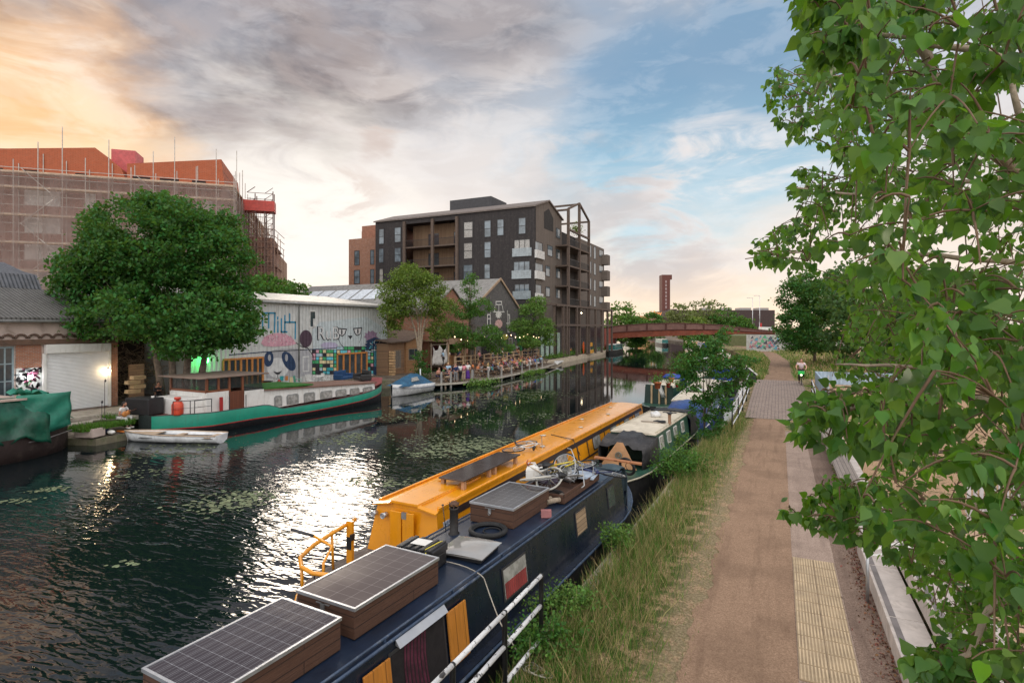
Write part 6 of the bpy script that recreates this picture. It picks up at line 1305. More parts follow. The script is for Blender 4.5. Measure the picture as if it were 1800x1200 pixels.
# hoist tower
h0 = sb.matrix_world; p = CD((434-900)/980*74, 74)
hoist = thing('scaffold_hoist', 'dark scaffold hoist tower with a red wrapped top beside the scaffolded block', 'hoist tower', (p.x, p.y, 0), ang, None)
b = MB()
for x in (0, 1.0, 2.2, 3.2):
 for y in (0, 1.6): b.bar((x, y, 0), (x, y, 21.5+(x*7 % 3)), .12)
for k in range(28):
 z = 1+k*.8; b.bar((0, 0, z), (1, 0, z+.8*(k % 2)), .08); b.bar((0, 0, z), (3.2, 0, z), .06); b.bar((2.2, 0, z), (3.2, 0, z+.8), .06)
b.build('mast', mat('rusty_scaffold', (.14, .085, .07), .7, .3), hoist, world=False)
b = MB(); b.box(-.6, 3.4, -.2, 1.8, 20.2, 21.6); b.build('red_wrap', mat('red_sheeting', (.45, .06, .045), .6), hoist, world=False)
b = MB(); b.box(0, 3.0, 2, 9, 0, 17.0)
for k in range(6): b.box(-.2, 3.5, 1.7, 9.5, 2.6+k*2.6, 2.75+k*2.6)
b.build('stair_core', mat('brown_mesh_core', (.27, .15, .11), .9, var=.5, scale=1.2), hoist, world=False)
b = MB()
for i in range(9):
 for j in range(2): b.bar((.3+i*.42, 1.5+j*8, 0), (.3+i*.42, 1.5+j*8, 18+random.random()*4.0-i*.35), .08)
for k in range(20): b.bar((0, 1.4, 1+k*.9), (3.2, 1.4, 1+k*.9), .06); b.bar((3.2, 1.4, 1+k*.9), (3.8, 9.6, 1+k*.9), .06)
b.build('outer_scaffold', mat('tan_scaffold', (.38, .24, .18), .7, .2), hoist, world=False)

# ================================================================ BARGE, DINGHY, TARPED BOAT, MOTORBOAT
gr_p = mat('barge_green', (.012, .25, .165), .42, var=.10, scale=1.2, dirt=.25, dirtcol=(.02, .12, .09), streak=.4, streakcol=(.05, .10, .07), bump=.05)
hull_bk = mat('barge_black', (.012, .011, .013), .5, dirt=.4, dirtcol=(.06, .04, .04), bump=.1)
red_s = mat('red_stripe', (.42, .035, .035), .5); wheel_w = mat('wheelhouse_mahogany', (.17, .055, .028), .45, kind='planks', col2=(.12, .038, .02), axis='zy', size=(2.4, .14), bump=.2)
def hull_loft(stations, m_idx, b=None):
 """stations: (y, [ (halfwidth, z) from top down ]) -> loft both sides"""
 b = b or MB(); rings = []
 for y, pr in stations: rings.append([(-w_, y, z) for w_, z in pr]+[(w_, y, z) for w_, z in reversed(pr)])
 k = len(rings[0]); vs = [p for r in rings for p in r]; fs = []; ms = []
 for i in range(len(rings)-1):
  for j in range(k-1):
   fs.append((i*k+j, i*k+j+1, (i+1)*k+j+1, (i+1)*k+j)); ms.append(m_idx[min(j, k-2-j, len(m_idx)-1)])
 o = len(b.v); b.v += vs; b.f += [tuple(q+o for q in f) for f in fs]; b.m += ms; b.sm += [True]*len(fs)
 for r0 in (0, (len(rings)-1)*k): b.f.append(tuple(o+r0+j for j in range(k))); b.m.append(m_idx[0]); b.sm.append(False)
 return b
BG = (-28.75, 17.3); BR = R(-2.2)
bz = thing('dutch_barge', 'green and white steel barge with a wooden wheelhouse moored below the big tree', 'barge', (*BG, 0), BR)
def bl_(X, Y): c, s = math.cos(-BR), math.sin(-BR); x, y = X-BG[0], Y-BG[1]; return x*c-y*s, x*s+y*c
def bpx(px, X=-26.8): v = onX(px, 700, X); return bl_(v.x, v.y)[1]
Lb = 17.4; st = []
for i in range(41):
 u = i/40; y = u*Lb
 w_ = 2.1*min(1, (.02+max(0, u)/.13))**.55 if u < .13 else 2.1
 if u > .74: w_ = 2.1*max(.0, 1-((u-.74)/.26)**2.2)**.8+.03
 if u < .13: w_ = max(.55, w_)
 t_ = .30 if y < 5.5 else (.30-(y-5.5)/1.1*.36 if y < 6.6 else -.06+max(0, (y-8)/9.4)**2.4*.66)
 zr_ = -.55+(.12 if y < 5 else .12*max(0, 1-(y-5)/3))+max(0, (y-8)/9.4)**2.2*.50
 st.append((y, [(w_, t_), (w_*1.015, t_-.05), (w_*1.0, zr_+.035), (w_*.995, zr_-.02), (w_*.90, -1.2)]))
hull_loft(st, [0, 1, 2, 3]).build('hull', [mat('dark_gunwale', (.02, .03, .03), .5), gr_p, red_s, hull_bk], bz, world=False)
d = MB()
for (y0, p0), (y1, p1) in zip(st, st[1:]): d.face([(-p0[0][0]*.98, y0, p0[0][1]-.08), (p0[0][0]*.98, y0, p0[0][1]-.08), (p1[0][0]*.98, y1, p1[0][1]-.08), (-p1[0][0]*.98, y1, p1[0][1]-.08)])
d.build('deck', mat('barge_deck', (.16, .05, .04), .7), bz, world=False)
b = MB(); b.prism([(1.60, 15.0, .34), (1.30, 16.2, .50), (.4, 17.3, .75), (-.4, 17.3, .75), (-1.3, 16.2, .5), (-1.6, 15.0, .34)], (0, 0, .06)); b.build('foredeck', mat('foredeck_red', (.22, .05, .045), .6), bz, world=False)
# cabins
ya, yb_ = bpx(467), bpx(655)
b = MB(); b.prism([(1.62, ya, -.1), (1.62, yb_, .15), (1.55, yb_, .62), (1.55, ya, 1.02)], (-3.2, 0, 0)); b.build('cabin', white_p, bz, world=False, bevel=.03)
ys_ = bpx(640)
b = MB(); b.prism([(1.70, ya, 1.025), (1.70, yb_+.1, .625), (1.70, yb_+.1, .70), (1.70, ya, 1.10)], (-3.4, 0, 0)); b.build('cabin_roof', mat('brown_deck_boards', (.20, .11, .08), .8), bz, world=False)
b = MB(); b.prism([(1.66, ya, 1.10), (1.66, ya+3.6, 1.02), (1.66, ya+3.6, 1.10), (1.66, ya, 1.18)], (-3.2, 0, 0)); b.build('turf_mat', mat('artificial_turf', (.03, .14, .015), .95, bump=1, bscale=60), bz, world=False)
for x0, x1 in ((484,497), (505,525), (534,553), (562,582), (588,606), (612,628), (634,650)):
 y0, y1 = bpx(x0), bpx(x1); zc = .18+.0*(y0); zt = .40+.42*(1-(y0-ya)/(yb_-ya))*.62
 f = MB(); k = .1; pts = [(1.612, y0, .02), (1.612, y1, .02), (1.612, y1, zt-k), (1.612, y1-k, zt), (1.612, y0+k, zt), (1.612, y0, zt-k)]; f.prism(pts, (.03, 0, 0)); f = f.build('window', mat('grey_window_rim', (.33, .34, .34), .4, .5), bz, world=False)
 g = MB(); s = .055; g.prism([(1.645, y0+s, .02+s), (1.645, y1-s, .02+s), (1.645, y1-s, zt-k-.02), (1.645, y1-k-.02, zt-s), (1.645, y0+k+.02, zt-s), (1.645, y0+s, zt-k-.02)], (.004, 0, 0)); g.build('pane', pane_lt, f, world=False)
y0, y1, y2, y3, y4 = bpx(352), bpx(368), bpx(407), bpx(432), bpx(467)
b = MB(); b.box(-1.6, 1.62, y1, y2-.01, .1, 1.25); b.box(-1.6, 1.62, y3+.01, y4-.01, -.1, 1.12); b.build('wheelhouse_base', white_p, bz, world=False, bevel=.02)
b = MB(); b.box(-1.55, 1.66, y2, y3, .02, 1.20); b.build('door', wheel_w, bz, world=False)
b = MB(); b.box(-1.58, 1.60, y1, y2, 1.255, 1.36); b.box(-1.58, 1.60, y3, y3+.001, 1.2, 1.3)
for y in (y1, y2-.02, y3-.10, (y1+y2)/2):
 for x in (-1.58, 1.50): b.box(x, x+.10, y, y+.12, 1.20, 2.0)
b.box(-1.58, 1.60, y3, y3+.1, 1.13, 2.0) if False else None
b.build('wheelhouse_frame', mat('mahogany_frame', (.22, .075, .035), .4), bz, world=False)
b = MB(); b.box(-1.54, 1.56, y1+.05, y3-.02, 1.365, 1.98); b.prism([(1.5, y3, 1.14), (1.5, y4, 1.14), (1.45, y4-.15, 1.95), (1.45, y3, 1.98)], (-3, 0, 0)); b.build('wheelhouse_glass', mat('smoky_glass', (.05, .055, .055), .05, spec=1, alpha=.55, bump=0), bz, world=False)
b = MB(); b.box(-1.85, 1.85, y0, y4+.15, 2.0, 2.07); b.build('wheelhouse_roof', mat('weathered_brown_roof', (.20, .14, .11), .8), bz, world=False, bevel=.02)
b = MB(); b.loft([[(x*s, y, z) for x, z in ((-1.5, .1), (-1.45, 1.02), (1.35, 1.02), (1.5, .1))] for y, s in ((1.0, .78), (2.2, .93), (y1-.02, 1))], 0, False); b.build('aft_cabin', white_p, bz, world=False, bevel=.03)
b = MB(); b.box(1.78, 1.86, y1+.62, y1+.78, -.05, .98); b.build('red_post', mat('red_post', (.35, .02, .02), .5), bz, world=False)
# aft rail
b = MB(); pts = [(1.35, .6, .98), (1.80, 1.2, .98), (2.02, 2.2, .98), (2.04, y1-.9, .98), (2.04, y1-.3, 1.0)]; b.tube(pts, .018, 6); b.tube([(x, y, .62) for x, y, z in pts], .008, 5)
for y, x in ((.6, 1.35), (1.2, 1.8), (2.2, 2.02), (3.2, 2.03), (4.2, 2.04), (y1-.9, 2.04)): b.bar((x, y, .3), (x, y, .98), .03)
for i in range(46): y = 1.4+i*.09;
b.build('stern_rail', dsteel, bz, world=False)
def on_barge(x, y, z=0): c, s = math.cos(BR), math.sin(BR); return (BG[0]+x*c-y*s, BG[1]+x*s+y*c, z)
t = thing('gas_bottle', 'orange red gas bottle standing behind the stern rail of the barge', 'gas bottle', on_barge(1.15, .95, .25), 0); b = MB(); b.lathe([(0, 0), (.24, 0), (.27, .08), (.27, .52), (.20, .66), (.08, .70), (.08, .78), (.15, .78), (.15, .9), (0, .9)], n=18); b.build('cylinder', mat('orange_red_paint', (.60, .07, .03), .45), t, world=False); b = MB(); b.torus((0, 0, .3), .275, .012, (0, 0, 1), 20, 5); b.torus((0, 0, .85), .15, .02, (0, 0, 1), 16, 5); b.build('collar', red_s, t, world=False)
t = thing('stern_box', 'black plastic tank standing on the stern corner of the barge', 'tank', on_barge(-.6, .35, .25), BR+R(10)); b = MB(); b.box(-.85, .75, -.45, .45, 0, .85); b.build('body', plastic_bk, t, world=False, bevel=.05); b = MB(); b.cyl((.5, 0, .86), (.5, 0, .94), .08); b.build('cap', white_p, t, world=False)
# deck furniture on the cabin roof line and quay
def chair(label, loc, rz, m, group='garden chairs by the warehouse'):
 t = thing('garden_chair', label, 'chair', loc, rz, group); b = MB(); b.box(-.22, .22, -.22, .22, .42, .45)
 b.build('seat', m, t, world=False); b = MB(); [b.bar((-.19+.095*i, -.22, .46), (-.19+.095*i, -.32, .92), .03) for i in range(5)]; b.bar((-.22, -.325, .93), (.22, -.325, .93), .03); b.build('backrest', m, t, world=False)
 for x in (-.2, .2):
  for y in (-.2, .2): b = MB(); b.bar((x, y, 0), (x*.95, y*.95, .42), .025); b.build('leg', m, t, world=False)
 b = MB();
 for x in (-.24, .24): b.tube([(x, -.28, .68), (x, .2, .66), (x, .22, .43)], .014, 5)
 b.build('armrest', m, t, world=False); return t
mint = mat('mint_metal', (.10, .35, .26), .5)
chair('mint green metal garden chair in front of the painted panda', tuple(onX(524, 672, -33.6)*1.0)[:2]+(0,), R(-60), mint)
chair('white metal garden chair next to the mint green one', tuple(onX(545, 672, -33.6))[:2]+(0,), R(-100), white_p)
chair('white garden chair with a patterned cushion left of the blue sofa', tuple(onX(573, 670, -33.4))[:2]+(0,), R(-80), white_p)
t = thing('folding_table', 'small white folding table between the garden chairs', 'table', tuple(onX(559, 670, -33.8))[:2]+(0,), 0); b = MB(); b.lathe([(0, .70), (.45, .70), (.45, .73), (0, .73)], n=20); b.build('tabletop', white_p, t, world=False)
for s_ in (-1, 1): b = MB(); b.bar((-.3*s_, -.3, 0), (.3*s_, .3, .7), .03); b.build('leg', steel, t, world=False)
def sofa(label, loc, rz, m, w_=1.9):
 t = thing('sofa', label, 'sofa', loc, rz); b = MB(); b.box(-w_/2, w_/2, -.4, .4, .22, .45); b.build('seat', m, t, world=False, bevel=.05); b = MB(); b.box(-w_/2, w_/2, -.45, -.25, .40, .95); b.build('backrest', m, t, world=False, bevel=.06)
 for x in (-1, 1): b = MB(); b.box(x*w_/2-.09, x*w_/2+.09, -.42, .40, .25, .68); b.build('armrest', m, t, world=False, bevel=.05)
 for x in (-.9, .9):
  for y in (-.3, .3): b = MB(); b.bar((x*w_/2, y, 0), (x*w_/2, y, .23), .05); b.build('leg', post_w, t, world=False)
 return t
sofa('faded blue velvet sofa on the quay beside the warehouse doors', tuple(onX(604, 668, -33.5))[:2]+(.05,), R(-75), mat('blue_velvet', (.015, .06, .16), .8, bump=.3, bscale=6))
sofa('black leather sofa on the foredeck of the barge', on_barge(-.1, 15.6, .52), R(150), mat('black_leather', (.018, .017, .018), .45, bump=.15), 1.7)
t = thing('motor_scooter', 'red and black motor scooter parked behind the barge turf', 'scooter', tuple(onX(478, 682, -32.6))[:2]+(0,), R(30))
for x in (-.6, .6): b = MB(); b.torus((x, 0, .25), .2, .06, (0, 1, 0), 20, 8); b.build('wheel', rubber, t, world=False)
b = MB(); b.ell((-.35, 0, .6), (.5, .18, .25), 14, 8); b.ell((.5, 0, .65), (.15, .2, .35), 12, 8); b.bar((-.1, 0, .35), (.5, 0, .35), .3, .08); b.build('body', mat('scooter_red', (.28, .02, .02), .3), t, world=False); b = MB(); b.ell((-.3, 0, .85), (.4, .14, .07), 12, 6); b.bar((.4, -.3, 1.05), (.4, .3, 1.05), .04); b.build('saddle', plastic_bk, t, world=False)
# ---------------------------------------------------------------- dinghy
A_, B_ = onZ(219, 775, -.8), onZ(390, 778, -.8); ax = (B_-A_); Ld = ax.length; dr = math.atan2(ax.y, ax.x)
dg = thing('rowing_dinghy', 'small white rowing dinghy lying alongside the stern of the green barge', 'dinghy', (A_.x, A_.y, -.8), dr); rings = []
for i in range(15):
 u = i/14; w_ = .62*(math.sin(min(1, u/.55)*math.pi/2)**.8) if u < .55 else .62-.12*(u-.55)/.45; w_ = max(w_, .01); top = .40+.10*(1-u)**2;
 rings.append([(u*Ld, -w_, top), (u*Ld+(.15*(1-u)), -w_*.85, .12), (u*Ld+.15*(1-u), 0, -.06), (u*Ld+.15*(1-u), w_*.85, .12), (u*Ld, w_, top)])
b = MB(); b.loft(rings, 0, True, False, False); b.face(rings[-1]); o = b.build('hull', mat('dinghy_white', (.66, .67, .68), .4, dirt=.2), dg, world=False); o.modifiers.new('t', 'SOLIDIFY').thickness = .03
b = MB()
for s_ in (0, 4): b.tube([(r[s_][0], r[s_][1], r[s_][2]+.01) for r in rings], .035, 6)
b.face([(r[0][0], r[0][1]*.96, r[0][2]-.03) for r in rings[:6]]+[(r[4][0], r[4][1]*.96, r[4][2]-.03) for r in reversed(rings[:6])]); b.build('gunwale', mat('pale_ply', (.42, .31, .22), .7), dg, world=False)
for x in (.55, .92): b = MB(); b.box(Ld*x-.14, Ld*x+.14, -.56, .56, .30, .34); b.build('thwart', mat('pale_ply', (.42, .31, .22), .7), dg, world=False)
b = MB(); b.box(Ld*.22, Ld*.97, -.50, .50, .26, .28); b.build('dark_floor', tarp_bk, dg, world=False)
# ---------------------------------------------------------------- tarped boat at the left edge
tb = thing('tarped_boat', 'dark hulled boat covered with a ragged green tarpaulin at the left edge', 'boat', (-29.75, 3.3, .18), R(0))
st = []
for i in range(25):
 u = i/24; y = -3+u*14.1; w_ = 2.0 if u < .75 else 2.0*max(.0, 1-((u-.75)/.25)**2)**.7+.03; st.append((y-0, [(w_, -.02+.25*max(0, u-.7)), (w_*.99, -.12), (w_*.97, -.45), (w_*.85, -1.2)]))
b = MB(); hull_loft(st, [0, 0, 0]); hull_loft(st, [0, 0, 0], b); b.build('hull', mat('brown_black_hull', (.035, .022, .020), .6, dirt=.5, dirtcol=(.08, .06, .05)), tb, world=False)
b = MB(); b.box(-1.45, 1.35, -2.9, 8.2, -.1, 1.42); b.build('cabin', mat('brown_boat_cabin', (.15, .08, .06), .7), tb, world=False)
b = MB(); b.box(-1.6, 1.55, -3, 8.9, 1.50, 1.58); b.build('cabin_roof', mat('tan_boat_roof', (.42, .32, .27), .7), tb, world=False)
b = MB(); b.tube([(1.98, -3, -.28), (1.98, 7.2, -.28), (1.72, 9.4, -.22), (.75, 10.9, -.14)], .03, 6); b.build('hull_rail', mat('pale_rail', (.22, .2, .2), .5), tb, world=False)
b = MB(); rr = []; random.seed(5)
for i in range(64):
 y = -3+i*.20; end = max(0, (y-7.6)/2.1); row = []
 low = -.15+.22*math.sin(y*1.1)+.14*math.sin(y*2.9+1)+.08*math.sin(y*6.1)-.05*end
 n_ = 20
 for k in range(n_+1):
  v = k/n_; rip = .05*math.sin(y*3.1+v*6)+.035*math.sin(y*7+v*11)+.03*math.sin(y*1.3-v*15)
  if v < .35: q = v/.35; x, z = -.7+2.2*q, 1.66+.05*math.sin(y*2+v*9)-.02*q
  else: q = (v-.35)/.65; x, z = 1.55+.48*math.sin(q*math.pi*.55), 1.60+(low-1.60)*q
  x = x*(1-.10*end)+rip*1.3; z = z-.30*end*(1-v)+rip*.6; row.append((x, y+.06*math.sin(v*14), z))
 rr.append(row)
b.loft(rr, 0, True, False, False); o = b.build('tarpaulin', tarp_gr, tb, world=False, fixn=False); o.modifiers.new('t', 'SOLIDIFY').thickness = .012
b = MB(); rr = []
for i in range(12):
 u = i/11; rr.append([(1.2-2.2*v+.12*math.sin(9*v+i), 9.2+u*1.55+.1*math.sin(v*12+i*.7), 1.72+.12*math.sin(i*1.7+v*5)-(.25*u+1.9*max(0, u-.45))-.25*v*u+.08*math.sin(v*22)) for v in np.linspace(0, 1, 12)])
b.loft(rr, 0, True, False, False); rr = [[(1.35+.35*math.sin(u*2.6)+.06*math.sin(z*7+u*9), 8.6+u*1.9, 1.7-z) for z in np.linspace(0, 1.95-.5*u, 10)] for u in np.linspace(0, 1, 12)]; b.loft(rr, 0, True, False, False)
o = b.build('turquoise_sheet', tarp_tq, tb, world=False, fixn=False); o.modifiers.new('t', 'SOLIDIFY').thickness = .01
t = thing('crate_of_rubbish', 'pale box and a small red bucket on the bank beside the tarped boat', 'box', (-29.15, 15.05, -.42), R(20)); b = MB(); b.box(-.5, .45, -.35, .35, 0, .40); b.build('box', render_p, t, world=False, bevel=.02)
bucket('small bright red bucket on the bank next to the green tarpaulin', Vector((-29.9, 15.2, -.36)), .20, .30, redp)
t = thing('satchel', 'dark blue bag and white papers lying on the grassy bank', 'bag', (-29.5, 15.75, -.42), R(5)); b = MB(); b.ell((0, 0, .12), (.5, .22, .14), 12, 8); b.build('cloth', mat('navy_cloth', (.015, .02, .06), .8), t, world=False); b = MB(); b.ell((.62, 0, .1), (.22, .15, .1)); b.build('papers', white_p, t, world=False)
b = MB(); b.box(0, .5, -.05, .05, 0, .06); o = b.build('orange_board', mat('orange_plastic', (.7, .2, .03), .5)); o.location = (-29.35, 16.35, -.42); tag(o, 'short orange strip lying on the grassy bank', 'board')
# bench, mic stands
bp = onZ(210, 752, -.3); bx = (bp.x, bp.y)
t = thing('low_bench', 'low dark plank bench under the seated musician', 'bench', (bp.x-.1, bp.y+.1, -.30), R(60)); b = MB(); b.box(-1.1, .5, -.2, .2, .38, .44); b.build('seat', mat('dark_plank', (.06, .04, .035), .8), t, world=False)
for x in (-.95, .35): b = MB(); b.box(x-.04, x+.04, -.18, .18, 0, .379); b.build('leg', mat('dark_plank', (.06, .04, .035), .8), t, world=False)
def mic(label, px, py, h, boom):
 p = onZ(px, py, -.3); t = thing('microphone_stand', label, 'microphone stand', tuple(p), R(-30)); b = MB(); b.cyl((0, 0, 0), (0, 0, h), .014, n=6)
 for k in range(3): a = k*2.1; b.cyl((0, 0, .25), (.3*math.cos(a), .3*math.sin(a), 0), .012, n=5)
 b.build('pole', dsteel, t, world=False); b = MB(); b.tube([(.3, 0, h+.05), (0, 0, h-.02), (-boom*.8, 0, h+.05), (-boom, 0, h-.03)], .012, 6); b.build('boom', steel, t, world=False); b = MB(); b.ell((-boom, 0, h-.08), (.06, .05, .08)); b.build('microphone', dsteel, t, world=False)
mic('short microphone stand beside the bench of the musician', 179, 748, 1.25, .35); mic('tall microphone stand with a long boom in front of the shutter', 184, 742, 2.2, .9)
# grassy fringe of the near bank
n_ = 5000; Y = 12.8+4.6*rng.random(n_); P = np.stack([np.array([xl(y) for y in Y])-.1-1.3*rng.random(n_)**1.5, Y, np.full(n_, -.12)], 1)
tag(scatter_mesh('bank_grass', P, .12+.25*rng.random(n_), rdir(n_)*np.array([1, 1, .1]), rdir(n_)*.5+np.array([0, 0, 1]), [(a*1.3, b, c) for a, b, c in GB[0]], GB[1], [grass_g], None), 'short green grass on the edge of the bank by the musician', 'grass', kind='stuff')
# ---------------------------------------------------------------- motorboat with blue cover
mo = thing('motorboat', 'small white motorboat with a blue canopy and outboard engine beyond the barge bow', 'motorboat', (-27.6, 35.6, -.8), R(-1)); rings = []
Lm = 4.6
for i in range(15):
 u = i/14; w_ = 1.0 if u > .45 else 1.0*math.sin(max(.03, u/.45)*math.pi/2)**.8; top = .78+.18*(1-u)**2; rings.append([(-w_, u*Lm, top), (-w_*.98, u*Lm, top-.25), (-w_*.8, u*Lm, .1), (0, u*Lm, -.1), (w_*.8, u*Lm, .1), (w_*.98, u*Lm, top-.25), (w_, u*Lm, top)])
b = MB(); b.loft(rings, 0, True, False, False); b.face(rings[-1]); b.face([(r[0][0], r[0][1], r[0][2]) for r in rings]+[(r[6][0], r[6][1], r[6][2]) for r in reversed(rings)]); b.build('hull', mat('motorboat_white', (.66, .66, .66), .3), mo, world=False)
b = MB()
for s_ in (0, 6): b.tube([(r[s_][0]*1.01, r[s_][1], r[s_][2]-.28) for r in rings], .02, 5)
b.build('stripe', mat('stripe_blue', (.06, .08, .16), .5), mo, world=False)
rr = []
for i in range(15):
 u = i/14; y = .4+u*4.1; h = .78+.95*math.sin(min(1, u*1.25)*math.pi*.5)**.8*(1 if u < .55 else 1-((u-.55)/.45)**1.6*.95); rr.append([(x*.96, y, .80+(h-.8)*(1-abs(x)**2.6)+.03*math.sin(i*2+x*7)) for x in np.linspace(-1, 1, 13)])
b = MB(); b.loft(rr, 0, True, False, False); b.build('canopy', mat('teal_canvas', (.015, .085, .17), .5, var=.3, scale=3, bump=.9, bscale=5, dirt=.4, dirtcol=(.06, .14, .18)), mo, world=False, fixn=False)
for yy_, s_ in ((1.6, 1),): b = MB(); b.prism([(.80, 1.5, 1.1), (.80, 2.5, 1.15), (.72, 2.3, 1.45), (.72, 1.6, 1.4)], (.06, 0, 0)); b.build('canopy_window', pane_lt, mo, world=False)
b = MB(); b.ell((0, Lm+.25, .75), (.16, .24, .22), 12, 8); b.build('outboard', mat('outboard_blue', (.04, .14, .28), .4), mo, world=False); b = MB(); b.bar((0, Lm+.3, .6), (0, Lm+.55, -.1), .14, .1); b.cyl((-.5, Lm-.1, .7), (-.5, Lm-.1, 1.9), .06); b.build('outboard_leg', alu, mo, world=False)
b = MB(); b.box(.3, .9, Lm+.005, Lm+.03, .3, .7); b.build('registration_plate', white_p, mo, world=False)

# ================================================================ TERRACE, PEOPLE
ORD = ['first', 'second', 'third', 'fourth', 'fifth', 'sixth', 'seventh', 'eighth', 'ninth', 'tenth', 'eleventh', 'twelfth']
TE = [(41.5,-27.6), (44,-26.3), (50,-25.5), (57,-25.9), (66,-26.9), (73.5,-28.4)]
te = lambda y: lerp_tab(TE, y); DZ = -.35; UZ = .62
terr = thing('waterside_terrace', 'long low timber terrace deck with a handrail along the water and a raised back deck', 'terrace', (-28, 57, 0))
deck2 = mat('terrace_deck', (.20, .15, .11), .85)
ty_ = [41.5+32*i/24 for i in range(25)]
b = MB(); r = [[(-31.6, y, DZ), (te(y), y, DZ), (te(y), y, DZ-.14), (-31.6, y, DZ-.14)] for y in ty_]; b.loft(r, 0, False); b.build('lower_deck', deck2, terr)
b = MB(); r = [[(te(y)-.05, y, DZ-.14), (te(y)+.06, y, DZ-.14), (te(y)+.06, y, DZ+.03), (te(y)-.05, y, DZ+.03)] for y in ty_]; b.loft(r, 0, False); b.build('edge_board', mat('pale_edge_board', (.42, .38, .32), .8), terr)
b = MB()
for y in ty_[1::3]: b.cyl((te(y)-.3, y, -1.6), (te(y)-.3, y, DZ-.14), .1)
b.build('pile', post_w, terr)
b = MB(); b.box(-33.9, -30.6, 50.0, 73.0, UZ-.16, UZ); b.build('upper_deck', deck2, terr)
b = MB(); b.box(-30.75, -30.62, 50.0, 73.0, DZ+.0, UZ-.17); b.build('deck_riser', board_w, terr)
tan_p = mat('tan_rail', (.46, .32, .20), .8)
posts = [onX(p, 665, -25.9).y for p in (783, 808, 834, 857, 878, 898, 919, 936, 953, 966)]; posts = [42.3]+posts[1:]
b = MB(); pts = [(te(y)-.1, y, DZ+1.02) for y in np.linspace(42.3, posts[-1], 20)]; b.tube(pts, .03, 6); b.build('handrail', mat('brown_handrail', (.13, .09, .07), .6), terr)
for y in posts: b = MB(); b.box(te(y)-.16, te(y)-.04, y-.07, y+.07, DZ-.75, DZ+1.04); b.build('rail_post', mat('silver_grey_post', (.34, .33, .31), .8), terr)
def upper_rail(y0, y1):
 b = MB();
 for z in (.95, .5): b.box(-30.75, -30.65, y0, y1, UZ+z-.05, UZ+z+.03)
 n_ = max(2, int((y1-y0)/1.6)); [b.box(-30.78, -30.62, y0+(y1-y0)*i/n_-.06, y0+(y1-y0)*i/n_+.06, UZ, UZ+1.0) for i in range(n_+1)]; b.build('upper_rail', tan_p, terr)
upper_rail(50.2, 55.2); upper_rail(56.6, 61.6); upper_rail(62.6, 66.4); upper_rail(67.2, 72.8)
# bar pavilion
bar = thing('bar_pavilion', 'open timber bar with a flat roof on the raised deck left of the thick trunk', 'bar', (-33, 52.6, UZ))
b = MB(); b.box(-35, -31.2, 49.8, 55.9, UZ+2.55, UZ+2.72); b.box(-31.25, -31.15, 49.8, 55.9, UZ+2.3, UZ+2.9); b.build('roof', mat('bar_roof_boards', (.26, .17, .11), .85), bar)
for y in (49.95, 51.6, 53.4, 55.7): b = MB(); b.box(-31.5, -31.3, y-.1, y+.1, UZ, UZ+2.54); b.build('post', tan_p, bar)
b = MB(); b.box(-32.4, -31.9, 50.2, 55.4, UZ, UZ+1.05); b.build('counter', mat('orange_counter', (.40, .20, .09), .7), bar)
b = MB(); b.box(-33.99, -33.9, 50, 55.8, UZ, UZ+2.5); b.build('back_wall', mat('warm_back_wall', (.20, .10, .055), .8), bar)
for y in (50.8, 52.4, 54.2): b = MB(); b.box(-33.89, -33.84, y, y+.9, UZ+.1, UZ+2.1); b.build('back_panel', mat('plum_panel', (.10, .02, .03), .7), bar)
t = thing('cloth_banner', 'white fabric banner cut like wings hanging left of the bar', 'banner', (-31.0, 47.7, 0)); b = MB()
rr = []
for i in range(13):
 y = 46.5+2.6*i/12; u = abs(i/12*2-1); rr.append([(-31.0+.08*math.sin(i*1.9+k), y, z) for k, z in enumerate(np.linspace(2.9-.5*math.sin(u*3.1)-.1*u, .85+.35*u*math.sin(i*1.3)**2, 7))])
b.loft(rr, 0, True, False, False); o = b.build('fabric', mat('off_white_fabric', (.52, .50, .47), .9), t); o.modifiers.new('t', 'SOLIDIFY').thickness = .01
b = MB(); b.bar((-31.05, 46.3, 0), (-31.05, 46.3, 3.1), .08); b.bar((-31.05, 49.3, 0), (-31.05, 49.3, 3.1), .08); b.bar((-31.05, 46.3, 2.95), (-31.05, 49.3, 2.95), .05); b.build('frame', post_w, t)
